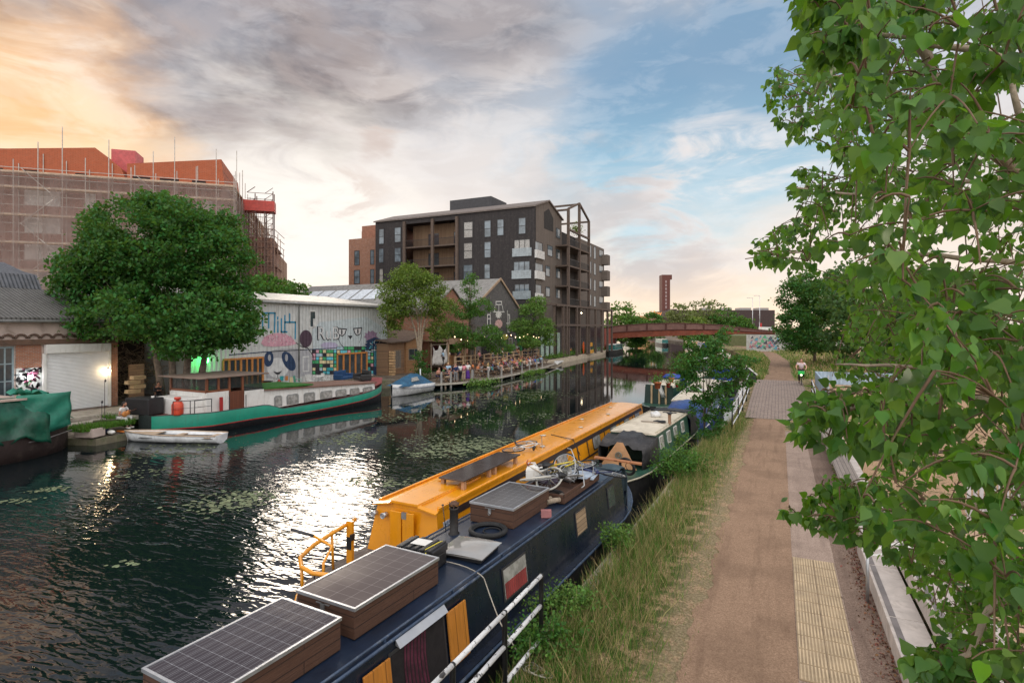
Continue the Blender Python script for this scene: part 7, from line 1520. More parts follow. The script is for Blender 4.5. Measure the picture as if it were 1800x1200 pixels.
# festoon lights
b = MB(); bulbs = MB()
A_ = [(-31.0, 50, 4.0), (-30.9, 56.5, 3.9), (-30.6, 63, 4.0), (-30.4, 69, 4.1), (-30.2, 73, 3.8)]
for p, q in zip(A_, A_[1:]):
 m_ = (Vector(p)+Vector(q))/2-Vector((0, 0, 1.2)); L = bez(p, m_, q, 10); b.tube(L, .012, 4)
 for v in L[1:-1:2]: bulbs.ell(v-Vector((0, 0, .10)), (.05, .05, .07), 8, 6)
t = thing('festoon_lights', 'string of small warm bulbs hanging between the trees over the terrace', 'string lights', (-30.8, 61, 3)); b.build('cable', plastic_bk, t); bulbs.build('bulb', mat('festoon_bulb', (1, .8, .5), emit=(1, .72, .38), estr=5, bump=0), t)
def picnic(label, x, y, z, rz):
 t = thing('picnic_table', label, 'picnic table', (x, y, z), rz, 'picnic tables on the terrace'); m = mat('table_boards', (.24, .15, .09), .85, kind='planks', axis='xy', size=(2, .14), col2=(.19, .115, .07))
 b = MB(); [b.box(-.85, .85, -.36+k*.15, -.23+k*.15, .71, .75) for k in range(5)]; b.build('tabletop', m, t, world=False)
 for s_ in (-1, 1): b = MB(); b.box(-.85, .85, s_*.72-.13, s_*.72+.13, .42, .46); b.build('bench_seat', m, t, world=False)
 for x_ in (-.6, .6):
  for s_ in (-1, 1): b = MB(); b.bar((x_, s_*.25, .70), (x_, s_*.75, 0), .07); b.build('leg', m, t, world=False)
  b = MB(); b.bar((x_, -.8, .38), (x_, .8, .38), .08); b.build('cross_beam', m, t, world=False)
 return t
# ---------------------------------------------------------------- people
def skin_mesh(name, V, E, Rr, sub=1):
 me = bpy.data.meshes.new('tmp'); me.from_pydata([tuple(v) for v in V], E, []); o = bpy.data.objects.new('tmp', me); COL.objects.link(o)
 md = o.modifiers.new('s', 'SKIN'); md.use_smooth_shade = True
 for i, r in enumerate(Rr): me.skin_vertices[0].data[i].radius = (r, r)
 me.skin_vertices[0].data[0].use_root = True
 if sub: o.modifiers.new('u', 'SUBSURF').levels = sub
 dg = bpy.context.evaluated_depsgraph_get(); out = bpy.data.meshes.new_from_object(o.evaluated_get(dg)); bpy.data.objects.remove(o); out.name = name; return out
def append_mb(me, mb):
 import bmesh
 bm = bmesh.new(); bm.from_mesh(me); vs = [bm.verts.new(v) for v in mb.v]
 for f in mb.f:
  try: q = bm.faces.new([vs[i] for i in f]); q.smooth = True
  except ValueError: pass
 bm.to_mesh(me); bm.free(); return me
def make_pose(J, hairlen=.0, skirt=None, long_sleeve=False, shorts=False, back=None):
 """J: joints, figure faces +x. returns dict part -> mesh"""
 P = {k: Vector(v) for k, v in J.items()}
 names = ['pelvis', 'waist', 'chest', 'neck', 'headb']; V = [P[n_] for n_ in names]; rad = [.125, .115, .145, .058, .062]; E = [(0,1),(1,2),(2,3),(3,4)]
 idx = {n_: i for i, n_ in enumerate(names)}
 def addj(n_, par, r): V.append(P[n_]); rad.append(r); idx[n_] = len(V)-1; E.append((idx[par], idx[n_]))
 for s in ('L', 'R'):
  addj('sh'+s, 'chest', .068); addj('el'+s, 'sh'+s, .043); addj('wr'+s, 'el'+s, .030); addj('pa'+s, 'wr'+s, .034)
  addj('hi'+s, 'pelvis', .09); addj('kn'+s, 'hi'+s, .058); addj('an'+s, 'kn'+s, .038); addj('to'+s, 'an'+s, .034)
 body = skin_mesh('body', V, E, rad)
 h = P['head']; m_ = MB(); m_.ell(h, (.095, .075, .12), 14, 10); m_.ell(h+Vector((.093, 0, -.012)), (.022, .014, .024), 8, 6); m_.ell(h+Vector((.085, 0, -.055)), (.012, .028, .008), 8, 4)
 for s in (-1, 1): m_.ell(h+Vector((0, s*.077, -.01)), (.02, .010, .03), 8, 6); m_.ell(h+Vector((.083, s*.032, .012)), (.012, .014, .008), 8, 5)
 for s, sg in (('L', 1), ('R', -1)):     # five fingers
  d = (P['pa'+s]-P['wr'+s]).normalized(); side = d.cross(Vector((0, 0, 1))); side = side.normalized() if side.length > .1 else Vector((0, 1, 0)); dn = Vector((0, 0, -1)) if abs(d.z) < .8 else Vector((1, 0, 0))
  for k in range(4):
   o_ = P['pa'+s]+side*(k-1.5)*.017+d*.02; L_ = (.06, .075, .07, .055)[k]; m_.tube([o_, o_+d*L_*.5, o_+d*L_*.8+dn*L_*.35], [.009, .008, .006], 5)
  o_ = P['wr'+s]+d*.03+side*.025*sg; m_.tube([o_, o_+side*.035*sg+d*.02, o_+side*.035*sg+d*.055], [.010, .009, .007], 5)
 append_mb(body, m_)
 top = skin_mesh('top', [P['waist']*.5+P['pelvis']*.5, P['waist'], P['chest'], P['neck']*.6+P['chest']*.4]+sum([[P['sh'+s], P['el'+s] if long_sleeve else P['sh'+s].lerp(P['el'+s], .6)]+([P['wr'+s].lerp(P['el'+s], .1)] if long_sleeve else []) for s in 'LR'], []),
     [(0,1),(1,2),(2,3)]+([(2,4),(4,5),(5,6),(2,7),(7,8),(8,9)] if long_sleeve else [(2,4),(4,5),(2,6),(6,7)]), [.142, .135, .165, .075]+([.082, .058, .044]*2 if long_sleeve else [.082, .062]*2))
 if skirt:
  m2 = MB(); a = P['pelvis']+Vector((0, 0, .08)); e = (P['anL']+P['anR'])/2+Vector((0, 0, skirt)); m2.tube([a, a.lerp(e, .3), a.lerp(e, .7), e], [.15, .19, .22, .26], 14); legs = bpy.data.meshes.new('skirt'); append_mb(legs, m2)
 else:
  q = .45 if shorts else 1.0; L_ = [P['pelvis']]; rr = [.142]; ee = []
  for s in 'LR':
   i0 = len(L_); L_ += [P['hi'+s], P['hi'+s].lerp(P['kn'+s], .92 if shorts else 1)]; rr += [.104, .078]; ee += [(0, i0), (i0, i0+1)]
   if not shorts: L_.append(P['an'+s].lerp(P['kn'+s], .08)); rr.append(.056); ee.append((i0+1, i0+2))
  legs = skin_mesh('trousers', L_, ee, rr)
 hr = MB(); hr.ell(h+Vector((-.020, 0, .030)), (.100, .086, .108), 14, 10)
 if hairlen: hr.tube([h+Vector((-.06, 0, .05)), h+Vector((-.10, 0, -.06)), h+Vector((-.10, 0, -hairlen))], [.07, .075, .04], 10)
 else: hr.ell(h+Vector((-.06, 0, -.02)), (.05, .07, .07), 10, 8)
 hair = bpy.data.meshes.new('hair'); append_mb(hair, hr)
 sh_ = MB()
 for s in 'LR': d = (P['to'+s]-P['an'+s]).normalized(); sh_.tube([P['an'+s]-d*.05+Vector((0, 0, -.03)), P['an'+s]+d*.05+Vector((0, 0, -.03)), P['to'+s]+d*.03], [.045, .052, .036], 8)
 shoes = bpy.data.meshes.new('shoes'); append_mb(shoes, sh_)
 return dict(body=body, top=top, **{('skirt' if skirt else 'trousers'): legs}, hair=hair, shoes=shoes)
def stand(al=(.05, .30, 1.12), wl=(.25, .22, 1.12), ar=(-.02, -.26, 1.14), wr_=(.12, -.24, .90), lean=0.0, step=0.0, **k):
 J = dict(pelvis=(0, 0, .95), waist=(lean*.3, 0, 1.10), chest=(lean*.7, 0, 1.32), neck=(lean, 0, 1.48), headb=(lean+.01, 0, 1.54), head=(lean+.03, 0, 1.63),
             shL=(lean*.8, .18, 1.42), shR=(lean*.8, -.18, 1.42), elL=al, elR=ar, wrL=wl, wrR=wr_, hiL=(0, .09, .90), hiR=(0, -.09, .90), knL=(.03+step, .10, .49), knR=(.03-step*.5, -.10, .49), anL=(step, .11, .08), anR=(-step, -.11, .08), toL=(.15+step, .12, .035), toR=(.15-step, -.12, .035))
 for s, w_, e_ in (('L', wl, al), ('R', wr_, ar)): d = (Vector(w_)-Vector(e_)).normalized(); J['pa'+s] = tuple(Vector(w_)+d*.06)
 J.update(k); return J
def sit(al=(.10, .28, .78), wl=(.34, .20, .80), ar=(.08, -.28, .78), wr_=(.34, -.18, .80), lean=.08, **k):
 J = dict(pelvis=(0, 0, .52), waist=(lean*.3, 0, .68), chest=(lean*.8, 0, .90), neck=(lean*1.1, 0, 1.05), headb=(lean*1.2, 0, 1.11), head=(lean*1.2+.03, 0, 1.20), shL=(lean, .18, .99), shR=(lean, -.18, .99), elL=al, elR=ar, wrL=wl, wrR=wr_,
             hiL=(.03, .09, .50), hiR=(.03, -.09, .50), knL=(.44, .13, .52), knR=(.44, -.13, .50), anL=(.42, .13, .08), anR=(.46, -.13, .08), toL=(.57, .14, .035), toR=(.61, -.14, .035))
 for s, w_, e_ in (('L', wl, al), ('R', wr_, ar)): d = (Vector(w_)-Vector(e_)).normalized(); J['pa'+s] = tuple(Vector(w_)+d*.06)
 J.update(k); return J
POSES = dict(
 stand=(make_pose(stand(wr_=(.30, -.16, 1.18))), 'standing'), stand_long=(make_pose(stand(), hairlen=.22), 'standing'), stand_skirt=(make_pose(stand(), hairlen=.2, skirt=.12), 'standing in a long skirt'),
 stand_lean=(make_pose(stand(lean=.10, al=(.22, .24, 1.18), wl=(.42, .16, 1.05)), long_sleeve=True), 'leaning on the rail'), walk=(make_pose(stand(step=.16)), 'walking'),
 sit=(make_pose(sit()), 'sitting'), sit_long=(make_pose(sit(lean=.14), hairlen=.24), 'sitting'), sit_up=(make_pose(sit(wl=(.22, .14, 1.02), lean=-.02), shorts=True), 'holding a drink'), sit_fwd=(make_pose(sit(lean=.24, al=(.36, .26, .80), ar=(.36, -.26, .80), wl=(.50, .08, .82), wr_=(.50, -.08, .82)), long_sleeve=True), 'sitting leaning forwards'))
SK = [mat('light_skin', (.52, .27, .19), .6, bump=0), mat('tanned_skin', (.40, .19, .12), .6, bump=0), mat('dark_skin', (.12, .055, .035), .6, bump=0)]
HR = {'dark': mat('dark_hair', (.02, .014, .012), .7, bump=0), 'blonde': mat('blonde_hair', (.48, .32, .14), .7, bump=0), 'brown': mat('brown_hair', (.10, .05, .028), .7, bump=0), 'ginger': mat('ginger_hair', (.32, .11, .035), .7, bump=0)}
CL = {'white': (.66, .65, .63), 'black': (.018, .018, .02), 'navy blue': (.015, .03, .10), 'pink': (.62, .22, .26), 'red': (.50, .045, .04), 'orange': (.62, .20, .06), 'pale blue': (.30, .45, .58), 'grey': (.25, .25, .26), 'purple': (.10, .03, .26), 'beige': (.50, .38, .27), 'green': (.05, .20, .07), 'salmon': (.62, .30, .22), 'teal': (.03, .22, .24), 'cream': (.60, .54, .42), 'yellow': (.62, .48, .10), 'bright blue': (.03, .12, .42)}
CM = {k: mat('cloth_'+k.replace(' ', '_'), v, .85, bump=.1) for k, v in CL.items()}
shoe_m = mat('shoe_leather', (.06, .05, .045), .6, bump=0)
seen = set()
def person(pose, x, y, z, rz, topc, hair, legc, where, label=None, group='people on the waterside terrace'):
 parts, ph = POSES[pose]; ph = ph.replace('standing in a long skirt', 'in long skirt'); where = where.replace('between the', 'between') if len(f'{topc} {ph} {where}'.split()) > 11 else where; label = label or f'{hair}-haired person in a {topc} top {ph} {where}'
 if len(label.split()) > 16: label = label.replace(' the far side of', ' far side of').replace(' the water side of', ' water side of').replace('rail posts', 'posts').replace('holding a drink', 'drinking')
 if len(label.split()) > 16: print('LONG', label)
 assert label not in seen, label; seen.add(label)
 t = thing('person', label, 'person', (x, y, z), rz, group); s = random.uniform(.96, 1.04); t.scale = (s, s, s); skin = SK[(int(x*7+y*13)) % 7 % 3 if (int(y*5)) % 3 else 0]
 M_ = dict(body=skin, top=CM[topc], trousers=CM[legc], skirt=CM[legc], hair=HR[hair], shoes=shoe_m)
 for nm, me in parts.items():
  if not me.materials: me.materials.append(M_[nm])
  o = bpy.data.objects.new(nm, me); COL.objects.link(o); o.parent = t; o.material_slots[0].link = 'OBJECT'; o.material_slots[0].material = M_[nm]
 return t
def post_where(y):
 i = sum(1 for p in posts if p < y)
 return f'between the {ORD[max(0,i-1)]} and {ORD[max(1,i)]} rail posts' if 0 < i < len(posts) else ('left of the first rail post' if i == 0 else 'right of the last rail post')
# waterside rows; px decides where along the deck
random.seed(31)
cols = list(CL.keys()); hs = ['dark', 'brown', 'blonde', 'ginger']
standing = [(801,'stand_lean','navy blue','dark','grey',-26.9), (809,'stand','white','dark','black',-26.8), (815,'stand_long','pink','blonde','beige',-26.7), (822,'stand_skirt','white','dark','purple',-26.6), (831,'stand','orange','brown','grey',-26.8), (788,'stand','pale blue','blonde','navy blue',-27.6)]
for px, ps, tc, h, lc, X in standing:
 v = onX(px, 660, X); person(ps, X, v.y, DZ, R(random.choice([-60, 20, 100, 170])), tc, h, lc, post_where(v.y))
k = 0; tabs = []
for j, px in enumerate((772, 795, 846, 866, 886, 903, 920, 934, 946, 957)):
 for row, X in enumerate((-27.6, -29.6)):
  if row and px < 800: continue
  v = onX(px, 655, X+(0.3 if px < 800 else 0)); y = v.y+row*1.1; x = te(y)-1.7 if row == 0 else X-.1
  if y > 71.5 or y < 43: continue
  rz = R(85+random.uniform(-10, 10)); picnic(f'{ORD[sum(1 for q in tabs if q[1] == row)]} picnic table from the left in the {"front" if row == 0 else "back"} row of the deck', x, y, DZ, rz); tabs.append((y, row))
  for dx, dy, f in ((.72, -.4, 180), (.72, .4, 180), (-.72, -.35, 0), (-.72, .45, 0)):
   if random.random() < .12 and row: continue
   px_, py_ = x+dx, y+dy; ps = random.choice(['sit', 'sit_long', 'sit_up', 'sit_fwd']); k += 1
   for tr_ in range(200):
    tc, h = random.choice(cols), random.choice(hs); wh_ = f'{"on the water side" if dx > 0 else "on the far side"} of a {"front" if row == 0 else "back"} table {post_where(y)}'
    lb = f'{h}-haired person in a {tc} top {POSES[ps][1]} {wh_}'
    if len(lb.split()) > 16: wh_ = f'at a {"front" if row == 0 else "back"} table {post_where(y)}'; lb = f'{h}-haired person in a {tc} top {POSES[ps][1]} {wh_}'
    if len(lb.split()) > 16: wh_ = f'{"in front" if row == 0 else "behind"} {post_where(y)}'; lb = f'{h}-haired person in a {tc} top {POSES[ps][1]} {wh_}'
    if len(lb.split()) > 16: ps = random.choice(['sit', 'sit_long']); continue
    if lb not in seen: break
   person(ps, px_, py_, DZ+.0, R(f+random.uniform(-20, 20)), tc, h, random.choice(['black', 'navy blue', 'grey', 'beige', 'white']), wh_)
up = [(843,'pink'), (851,'salmon'), (866,'red'), (874,'beige'), (884,'white'), (892,'salmon'), (898,'black'), (905,'red'), (911,'orange'), (919,'white'), (927,'cream'), (934,'navy blue'), (941,'white'), (948,'beige'), (954,'salmon')]
for i, (px, tc) in enumerate(up):
 v = onX(px, 640, -31.6); ps = ['sit', 'sit_long', 'stand', 'sit_up', 'stand_long'][i % 5]; ps = 'sit' if px in (884, 892) else ps
 person(ps, -31.6-(i % 2)*.8, min(72, v.y), UZ, R([180, 0, 90, -90][i % 4]+random.uniform(-25, 25)), tc, hs[(i*3) % 4], ['black', 'navy blue', 'grey'][i % 3], f'on raised deck, {ORD[i] if i < 12 else ["thirteenth", "fourteenth", "fifteenth"][i-12]} from bar')
for i, y in enumerate((58.2, 61.0, 64.2, 67.6, 70.4)): picnic(f'picnic table on the raised deck, {ORD[i]} one right of the bar', -32.2, y, UZ, R(88))
for i, (px, tc, ps) in enumerate(((773, 'pale blue', 'stand'), (789, 'cream', 'stand_long'), (800, 'navy blue', 'stand'), (808, 'grey', 'sit'))):
 v = onX(px, 625, -31.4); person(ps, -31.0-.5*(i % 2), v.y, UZ, R(200-60*i), tc, hs[i], 'black', 'at the timber bar counter')
# people by the apartment block
for i, (px, tc, ps) in enumerate(((1003, 'orange', 'sit'), (1024, 'red', 'stand'), (1035, 'grey', 'stand_long'))):
 v = onX(px, 615, -31.6); person(ps, -31.6, v.y, 0, R(-30+50*i), tc, hs[i+1], 'navy blue', 'under the timber lattice of the apartment block', group='people beside the apartment block')
for i, (px, m_) in enumerate(((1026, mat('bright_orange_board', (.70, .12, .02), .5)), (1036, mat('ochre_board', (.6, .28, .03), .6)))):
 v = onX(px, 610, -31.2); t = thing('paddle_board' if i == 0 else 'seat_cushion', ['upright bright orange paddle board behind the far bank railing', 'ochre cushioned bench seat under the timber lattice'][i], ['paddle board', 'seat'][i], (-31.2, v.y, 0)); b = MB()
 if i == 0: b.ell((0, 0, 1.1), (.08, .5, 1.1), 14, 10)
 else: b.box(-.3, .3, -1, 1, 1.2, 1.9); b.box(-.3, .5, -1, 1, 0, .6)
 b.build('board' if i == 0 else 'cushion', m_, t, world=False, bevel=.02)
t = thing('parked_bicycles', 'row of bicycles locked to the railing at the foot of the apartment block', 'bicycle rack', (-30.9, 101, 0)); b = MB()
for i in range(6): b.torus((0, -4+i*1.6, .34), .33, .02, (1, 0, 0), 16, 5); b.bar((0, -4+i*1.6, .34), (0, -3.4+i*1.6, .8), .04); b.bar((0, -4.4+i*1.6, .95), (0, -3+i*1.6, .95), .04)
b.build('racks', alu, t, world=False)
# mooring pontoon dinghy by the terrace end
t = thing('beached_skiff', 'small whitish skiff drawn up at the far end of the terrace', 'skiff', (-28.6, 75.5, -.5), R(10)); b = MB(); b.loft([[(-w_, y, .3), (0, y, -.1), (w_, y, .3)] for y, w_ in ((-1.6, .5), (-.5, .62), (.8, .5), (1.9, .05))], 0, True, False, False); o = b.build('hull', white_p, t, world=False); o.modifiers.new('t', 'SOLIDIFY').thickness = .05
# ---- musician on the bench
mp_ = make_pose(sit(lean=.16, al=(.26, .27, .78), wl=(.46, .05, .86), ar=(.16, -.28, .74), wr_=(.36, -.12, .70), knL=(.46, .16, .56), knR=(.44, -.16, .50)), hairlen=.12)
POSES['play'] = (mp_, 'playing')
mu_ = person('play', bp.x-.15, bp.y+.05, -.34, R(20), 'white', 'dark', 'cream', '', 'bearded dark-haired person in a white t-shirt playing a small guitar on the low bench', group=None) if False else None
parts, _ = POSES['play']; mt_ = thing('person', 'seated person in a white t-shirt and pale trousers playing an instrument on the bench', 'person', (bp.x-.1, bp.y+.1, -.32), R(22))
M_ = dict(body=SK[1], top=CM['white'], trousers=CM['white'], hair=HR['dark'], shoes=CM['white'])
for nm, me in parts.items(): me.materials.append(M_[nm]); o = bpy.data.objects.new(nm, me); COL.objects.link(o); o.parent = mt_
b = MB(); b.ell((.24, 0, 1.13+.0), (.05, .06, .06), 10, 6); b.build('beard', HR['dark'], mt_, world=False)
t = thing('guitar', 'small wooden guitar held by the seated musician', 'guitar', (bp.x-.1, bp.y+.1, -.32), R(22)); b = MB(); b.ell((.36, -.16, .72), (.07, .19, .15), 16, 8); b.ell((.40, .0, .76), (.06, .14, .12), 14, 8); b.build('body', orange_w, t, world=False); b = MB(); b.bar((.42, .08, .80), (.56, .52, .94), .05, .03); b.box(.54, .59, .5, .62, .92, .99); b.build('neck', mat('dark_wood', (.07, .03, .02), .5), t, world=False)
# dark seated figure behind the barge rail
v = onX(283, 690, -33.4); POSES['sit2'] = POSES['sit_fwd']; person('sit_fwd', -33.6, v.y-.1, .15, R(-20), 'black', 'dark', 'black', '', 'person in black sitting in the shade beside the tree trunks', group=None)
# ---- cyclist
cp = Vector((1.42, 44.6, hump(44.6)+.02))
cy = thing('hire_bicycle', 'bright green hire bicycle with a lit front basket ridden towards the camera', 'bicycle', tuple(cp), R(-92))
limeg = mat('hire_bike_green', (.02, .42, .07), .4, bump=0)
for x in (-.55, .55): w_ = MB(); w_.torus((x, 0, .34), .31, .028, (0, 1, 0), 28, 8); w_ = w_.build('wheel', rubber, cy, world=False); r = MB(); [r.bar((x, 0, .34), (x+.3*math.cos(a), 0, .34+.3*math.sin(a)), .006) for a in [q*math.pi/6 for q in range(12)]]; r.build('spokes', steel, w_, world=False)
b = MB();
for a, c in (((-.55, 0, .34), (-.1, 0, .3)), ((-.1, 0, .3), (-.2, 0, .85)), ((-.1, 0, .3), (.38, 0, .6)), ((.55, 0, .34), (.42, 0, .95)), ((.38, 0, .6), (.42, 0, .8))): b.cyl(a, c, .03, n=8)
b.build('frame', limeg, cy, world=False)
b = MB(); b.box(.50, .80, -.2, .2, .78, 1.0); b.build('basket', limeg, cy, world=False, bevel=.03); b = MB(); b.ell((.82, 0, .74), (.04, .07, .05)); b.build('headlight', mat('bike_headlight', (1, 1, .8), emit=(.8, 1, .5), estr=4, bump=0), cy, world=False)
b = MB(); b.tube([(.20, -.3, 1.08), (.38, -.22, 1.1), (.42, 0, 1.05), (.38, .22, 1.1), (.20, .3, 1.08)], .018, 6); b.build('handlebar', plastic_bk, cy, world=False); b = MB(); b.ell((-.25, 0, .95), (.14, .09, .04)); b.build('saddle', plastic_bk, cy, world=False)
rid = make_pose(dict(pelvis=(-.2, 0, 1.04), waist=(-.15, 0, 1.2), chest=(-.06, 0, 1.42), neck=(.0, 0, 1.57), headb=(.02, 0, 1.63), head=(.05, 0, 1.72), shL=(-.02, .19, 1.5), shR=(-.02, -.19, 1.5), elL=(.08, .34, 1.28), elR=(.08, -.34, 1.28), wrL=(.24, .28, 1.12), wrR=(.24, -.28, 1.12), paL=(.30, .27, 1.11), paR=(.30, -.27, 1.11),
 hiL=(-.17, .09, 1.0), hiR=(-.17, -.09, 1.0), knL=(.22, .14, .86), knR=(.12, -.14, .62), anL=(.02, .13, .50), anR=(-.12, -.13, .20), toL=(.16, .14, .44), toR=(.02, -.14, .14)), hairlen=.0)
ct = thing('person', 'cyclist in a pale pink sleeveless top and black leggings riding the green bicycle', 'person', tuple(cp), R(-92)); M_ = dict(body=SK[0], top=mat('pale_pink_cloth', (.66, .54, .56), .85), trousers=CM['black'], hair=HR['brown'], shoes=CM['black'])
for nm, me in rid.items(): me.materials.append(M_[nm]); o = bpy.data.objects.new(nm, me); COL.objects.link(o); o.parent = ct

# ================================================================ BRIDGE AND FAR STRUCTURES
rust = mat('weathering_steel', (.235, .062, .032), .8, var=.25, scale=.6, dirt=.5, dirtcol=(.10, .035, .025), bump=.2)
rust_t = mat('brown_parapet', (.20, .105, .085), .8, var=.2, scale=.8)
br = thing('footbridge', 'low arched rust coloured steel bridge crossing the canal', 'bridge', (-18, 121, 4))
def BYp(L, Y): return [(lambda v: (v.x, v.z))(onY(px, py, Y)) for px, py in L]
top = BYp([(1020,586), (1050,579), (1089,572.5), (1139,569), (1200,568), (1255,570.5), (1322,579), (1362,582)], 121)
bot = BYp([(1020,600), (1050,596.5), (1089,594), (1139,591.5), (1200,589.5), (1255,587.5), (1314,586.5), (1362,586.5)], 121)
mid = [(a[0], a[1]*.48+c[1]*.52) for a, c in zip(top, bot)]
for Y, s in ((120.0, 1), (124.6, -1)):
 b = MB(); b.loft([[(m[0], Y, m[1]), (m[0], Y+.35*s, m[1]), (q[0], Y+.35*s, q[1]), (q[0], Y, q[1])] for m, q in zip(mid, bot)], 0, False); b.build('girder', rust, br)
 b = MB(); b.loft([[(a[0], Y+.12*s, a[1]), (a[0], Y+.25*s, a[1]), (m[0], Y+.25*s, m[1]+.01), (m[0], Y+.12*s, m[1]+.01)] for a, m in zip(top, mid)], 0, False); b.build('parapet', rust_t, br)
 b = MB(); b.tube([(a[0], Y+.1*s, a[1]+.03) for a in top], .09, 6); b.tube([(m[0], Y-.03*s, m[1]) for m in mid], .12, 6); b.build('rail_cap', mat('dark_rust', (.09, .03, .022), .8), br)
 for px in (1062, 1104, 1139, 1172, 1206, 1238, 1270, 1300):
  x = onY(px, 575, 121).x; zt_ = lerp_tab(top, x); zm = lerp_tab(mid, x); b = MB(); b.box(x-.16, x+.16, Y-.06*s if s > 0 else Y, Y+.1 if s > 0 else Y+.06, zm, zt_); b.build('parapet_post', mat('dark_rust', (.09, .03, .022), .8), br)
b = MB(); b.loft([[(m[0], 120.3, m[1]-.2), (m[0], 124.3, m[1]-.2), (m[0], 124.3, m[1]-.5), (m[0], 120.3, m[1]-.5)] for m in mid], 0, False); b.build('deck', mat('dark_soffit', (.06, .045, .04), .9), br)
a0, a1 = onY(1312, 590, 119.6).x, onY(1372, 590, 119.6).x
ab = thing('bridge_abutment', 'pale concrete bridge abutment covered in faint colourful graffiti', 'abutment', ((a0+a1)/2, 122, 0)); b = MB(); b.box(a0, a1+25, 119.6, 125, -1, 3.25); b.build('wall', mat('pale_concrete', (.46, .45, .42), .85, dirt=.3), ab)
gb_ = MB(); gm = [mat('tag_blue', (.12, .32, .42), .8), mat('tag_pink', (.5, .2, .24), .8), mat('tag_green', (.12, .38, .2), .8), mat('tag_dark', (.08, .08, .1), .8)]
for i in range(90):
 x = a0+.4+random.random()*(a1-a0-.8); z = .4+random.random()*2.4; gb_.face([(x, 119.58-.0004*i, z), (x+random.uniform(.2, .9), 119.58-.0004*i, z+random.uniform(-.3, .3)), (x+random.uniform(.1, .6), 119.58-.0004*i, z+random.uniform(.2, .7))], random.randrange(4))
gb_.build('graffiti', gm, ab, fixn=False)
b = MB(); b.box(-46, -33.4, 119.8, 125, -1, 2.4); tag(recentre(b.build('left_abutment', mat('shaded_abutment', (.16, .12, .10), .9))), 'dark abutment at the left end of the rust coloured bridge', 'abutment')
def boxat(name, label, cat, px0, px1, py0, py1, D, depth, m, parts=None):
 a = atD(px0, py0, D); c = atD(px1, py1, D); t = thing(name, label, cat, ((a.x+c.x)/2, (a.y+c.y)/2, 0), YAW); w_ = (px1-px0)/F*D; b = MB(); b.box(-w_/2, w_/2, 0, depth, min(0, c.z) if py1 > HZ else -.5, a.z); b.build('wall', m, t, world=False); return t, w_, a.z
t, w_, z = boxat('rust_tower', 'tall slim rust coloured tower with a column of pale letters beyond the bridge', 'tower', 1164, 1178, 491, 575, 300, 6, mat('dark_rust_tower', (.13, .045, .035), .8, var=.2))
b = MB(); b.box(-w_/2-.02, w_/2+1.0, -.02, 6.02, z, z+2.5); b.build('cap', MATS['dark_rust_tower'], t, world=False); b = MB()
for i in range(13): zz = z-.6-i*1.95; b.box(-.45, .30, -.06, -.03, zz-1.2, zz); b.box(-.22, .07, -.08, -.06, zz-.8, zz-.4, 1)
b.build('pale_signs', [mat('pale_sign', (.42, .33, .32), .6), MATS['dark_rust_tower']], t, world=False)
t, w_, z = boxat('dark_shed', 'long low dark brown building beyond the trees right of the bridge', 'building', 1180, 1362, 545, 580, 270, 40, mat('dark_brown_cladding', (.055, .035, .034), .8, kind='corrug', axis='xz', size=(1.2,), col2=(.03, .02, .02), bump=.3))
for x0, x1 in ((-9, -4.5), (1, 5), (9, 14.5), (18, 23)): b = MB(); b.box(x0, x1, 2, 8, z, z+1.2); b.build('roof_unit', mat('grey_unit', (.32, .30, .29), .7), t, world=False)
boxat('dark_block', 'small stepped dark block directly right of the rust tower', 'building', 1179, 1190, 543, 575, 290, 12, mat('dark_block_brick', (.08, .05, .05), .8))
boxat('orange_building', 'low orange lit building left of the rust tower', 'building', 1116, 1142, 555, 575, 260, 12, mat('orange_stock_brick', (.50, .26, .12), .8))
t, w_, z = boxat('sign_building', 'small building carrying an orange rooftop letter sign left of the rust tower', 'building', 1146, 1166, 556, 575, 285, 10, mat('brown_block', (.30, .16, .11), .8))
text_mesh('sign_letters', 'Hov', 3.4, mat('orange_sign', (.75, .25, .05), .6, emit=(1, .35, .08), estr=.5), None, Matrix.Rotation(R(90), 4, 'X'), .1); o = bpy.data.objects['sign_letters']; o.parent = t; o.location = (-.8, 0, z+1.6)
for px, py, lb in ((1323, 524, 'shorter grey street lamp beyond the dark low building'), (1335.5, 520, 'taller grey street lamp beyond the dark low building')):
 p = atD(px, py, 230); t = thing('street_lamp', lb, 'street lamp', (p.x, p.y, 0), 0, 'street lamps on the far road'); b = MB(); b.cyl((0, 0, 0), (0, 0, p.z), .14, .09); b.build('column', alu, t, world=False); b = MB(); b.tube([(0, 0, p.z), (-1.6, -.3, p.z+.2)], .09, 5); b.ell((-1.8, -.3, p.z+.2), (.5, .2, .12)); b.build('lamp_head', alu, t, world=False)
p = atD(1335, 575, 200); t = thing('red_banner', 'red and white banner on a pole behind the bridge end', 'banner', (p.x, p.y, 0)); b = MB(); b.cyl((0, 0, 0), (0, 0, 6.5), .08); b.build('pole', alu, t, world=False); b = MB(); b.box(.1, .8, -.03, .03, 1, 6.2); b.build('flag', redp, t, world=False)
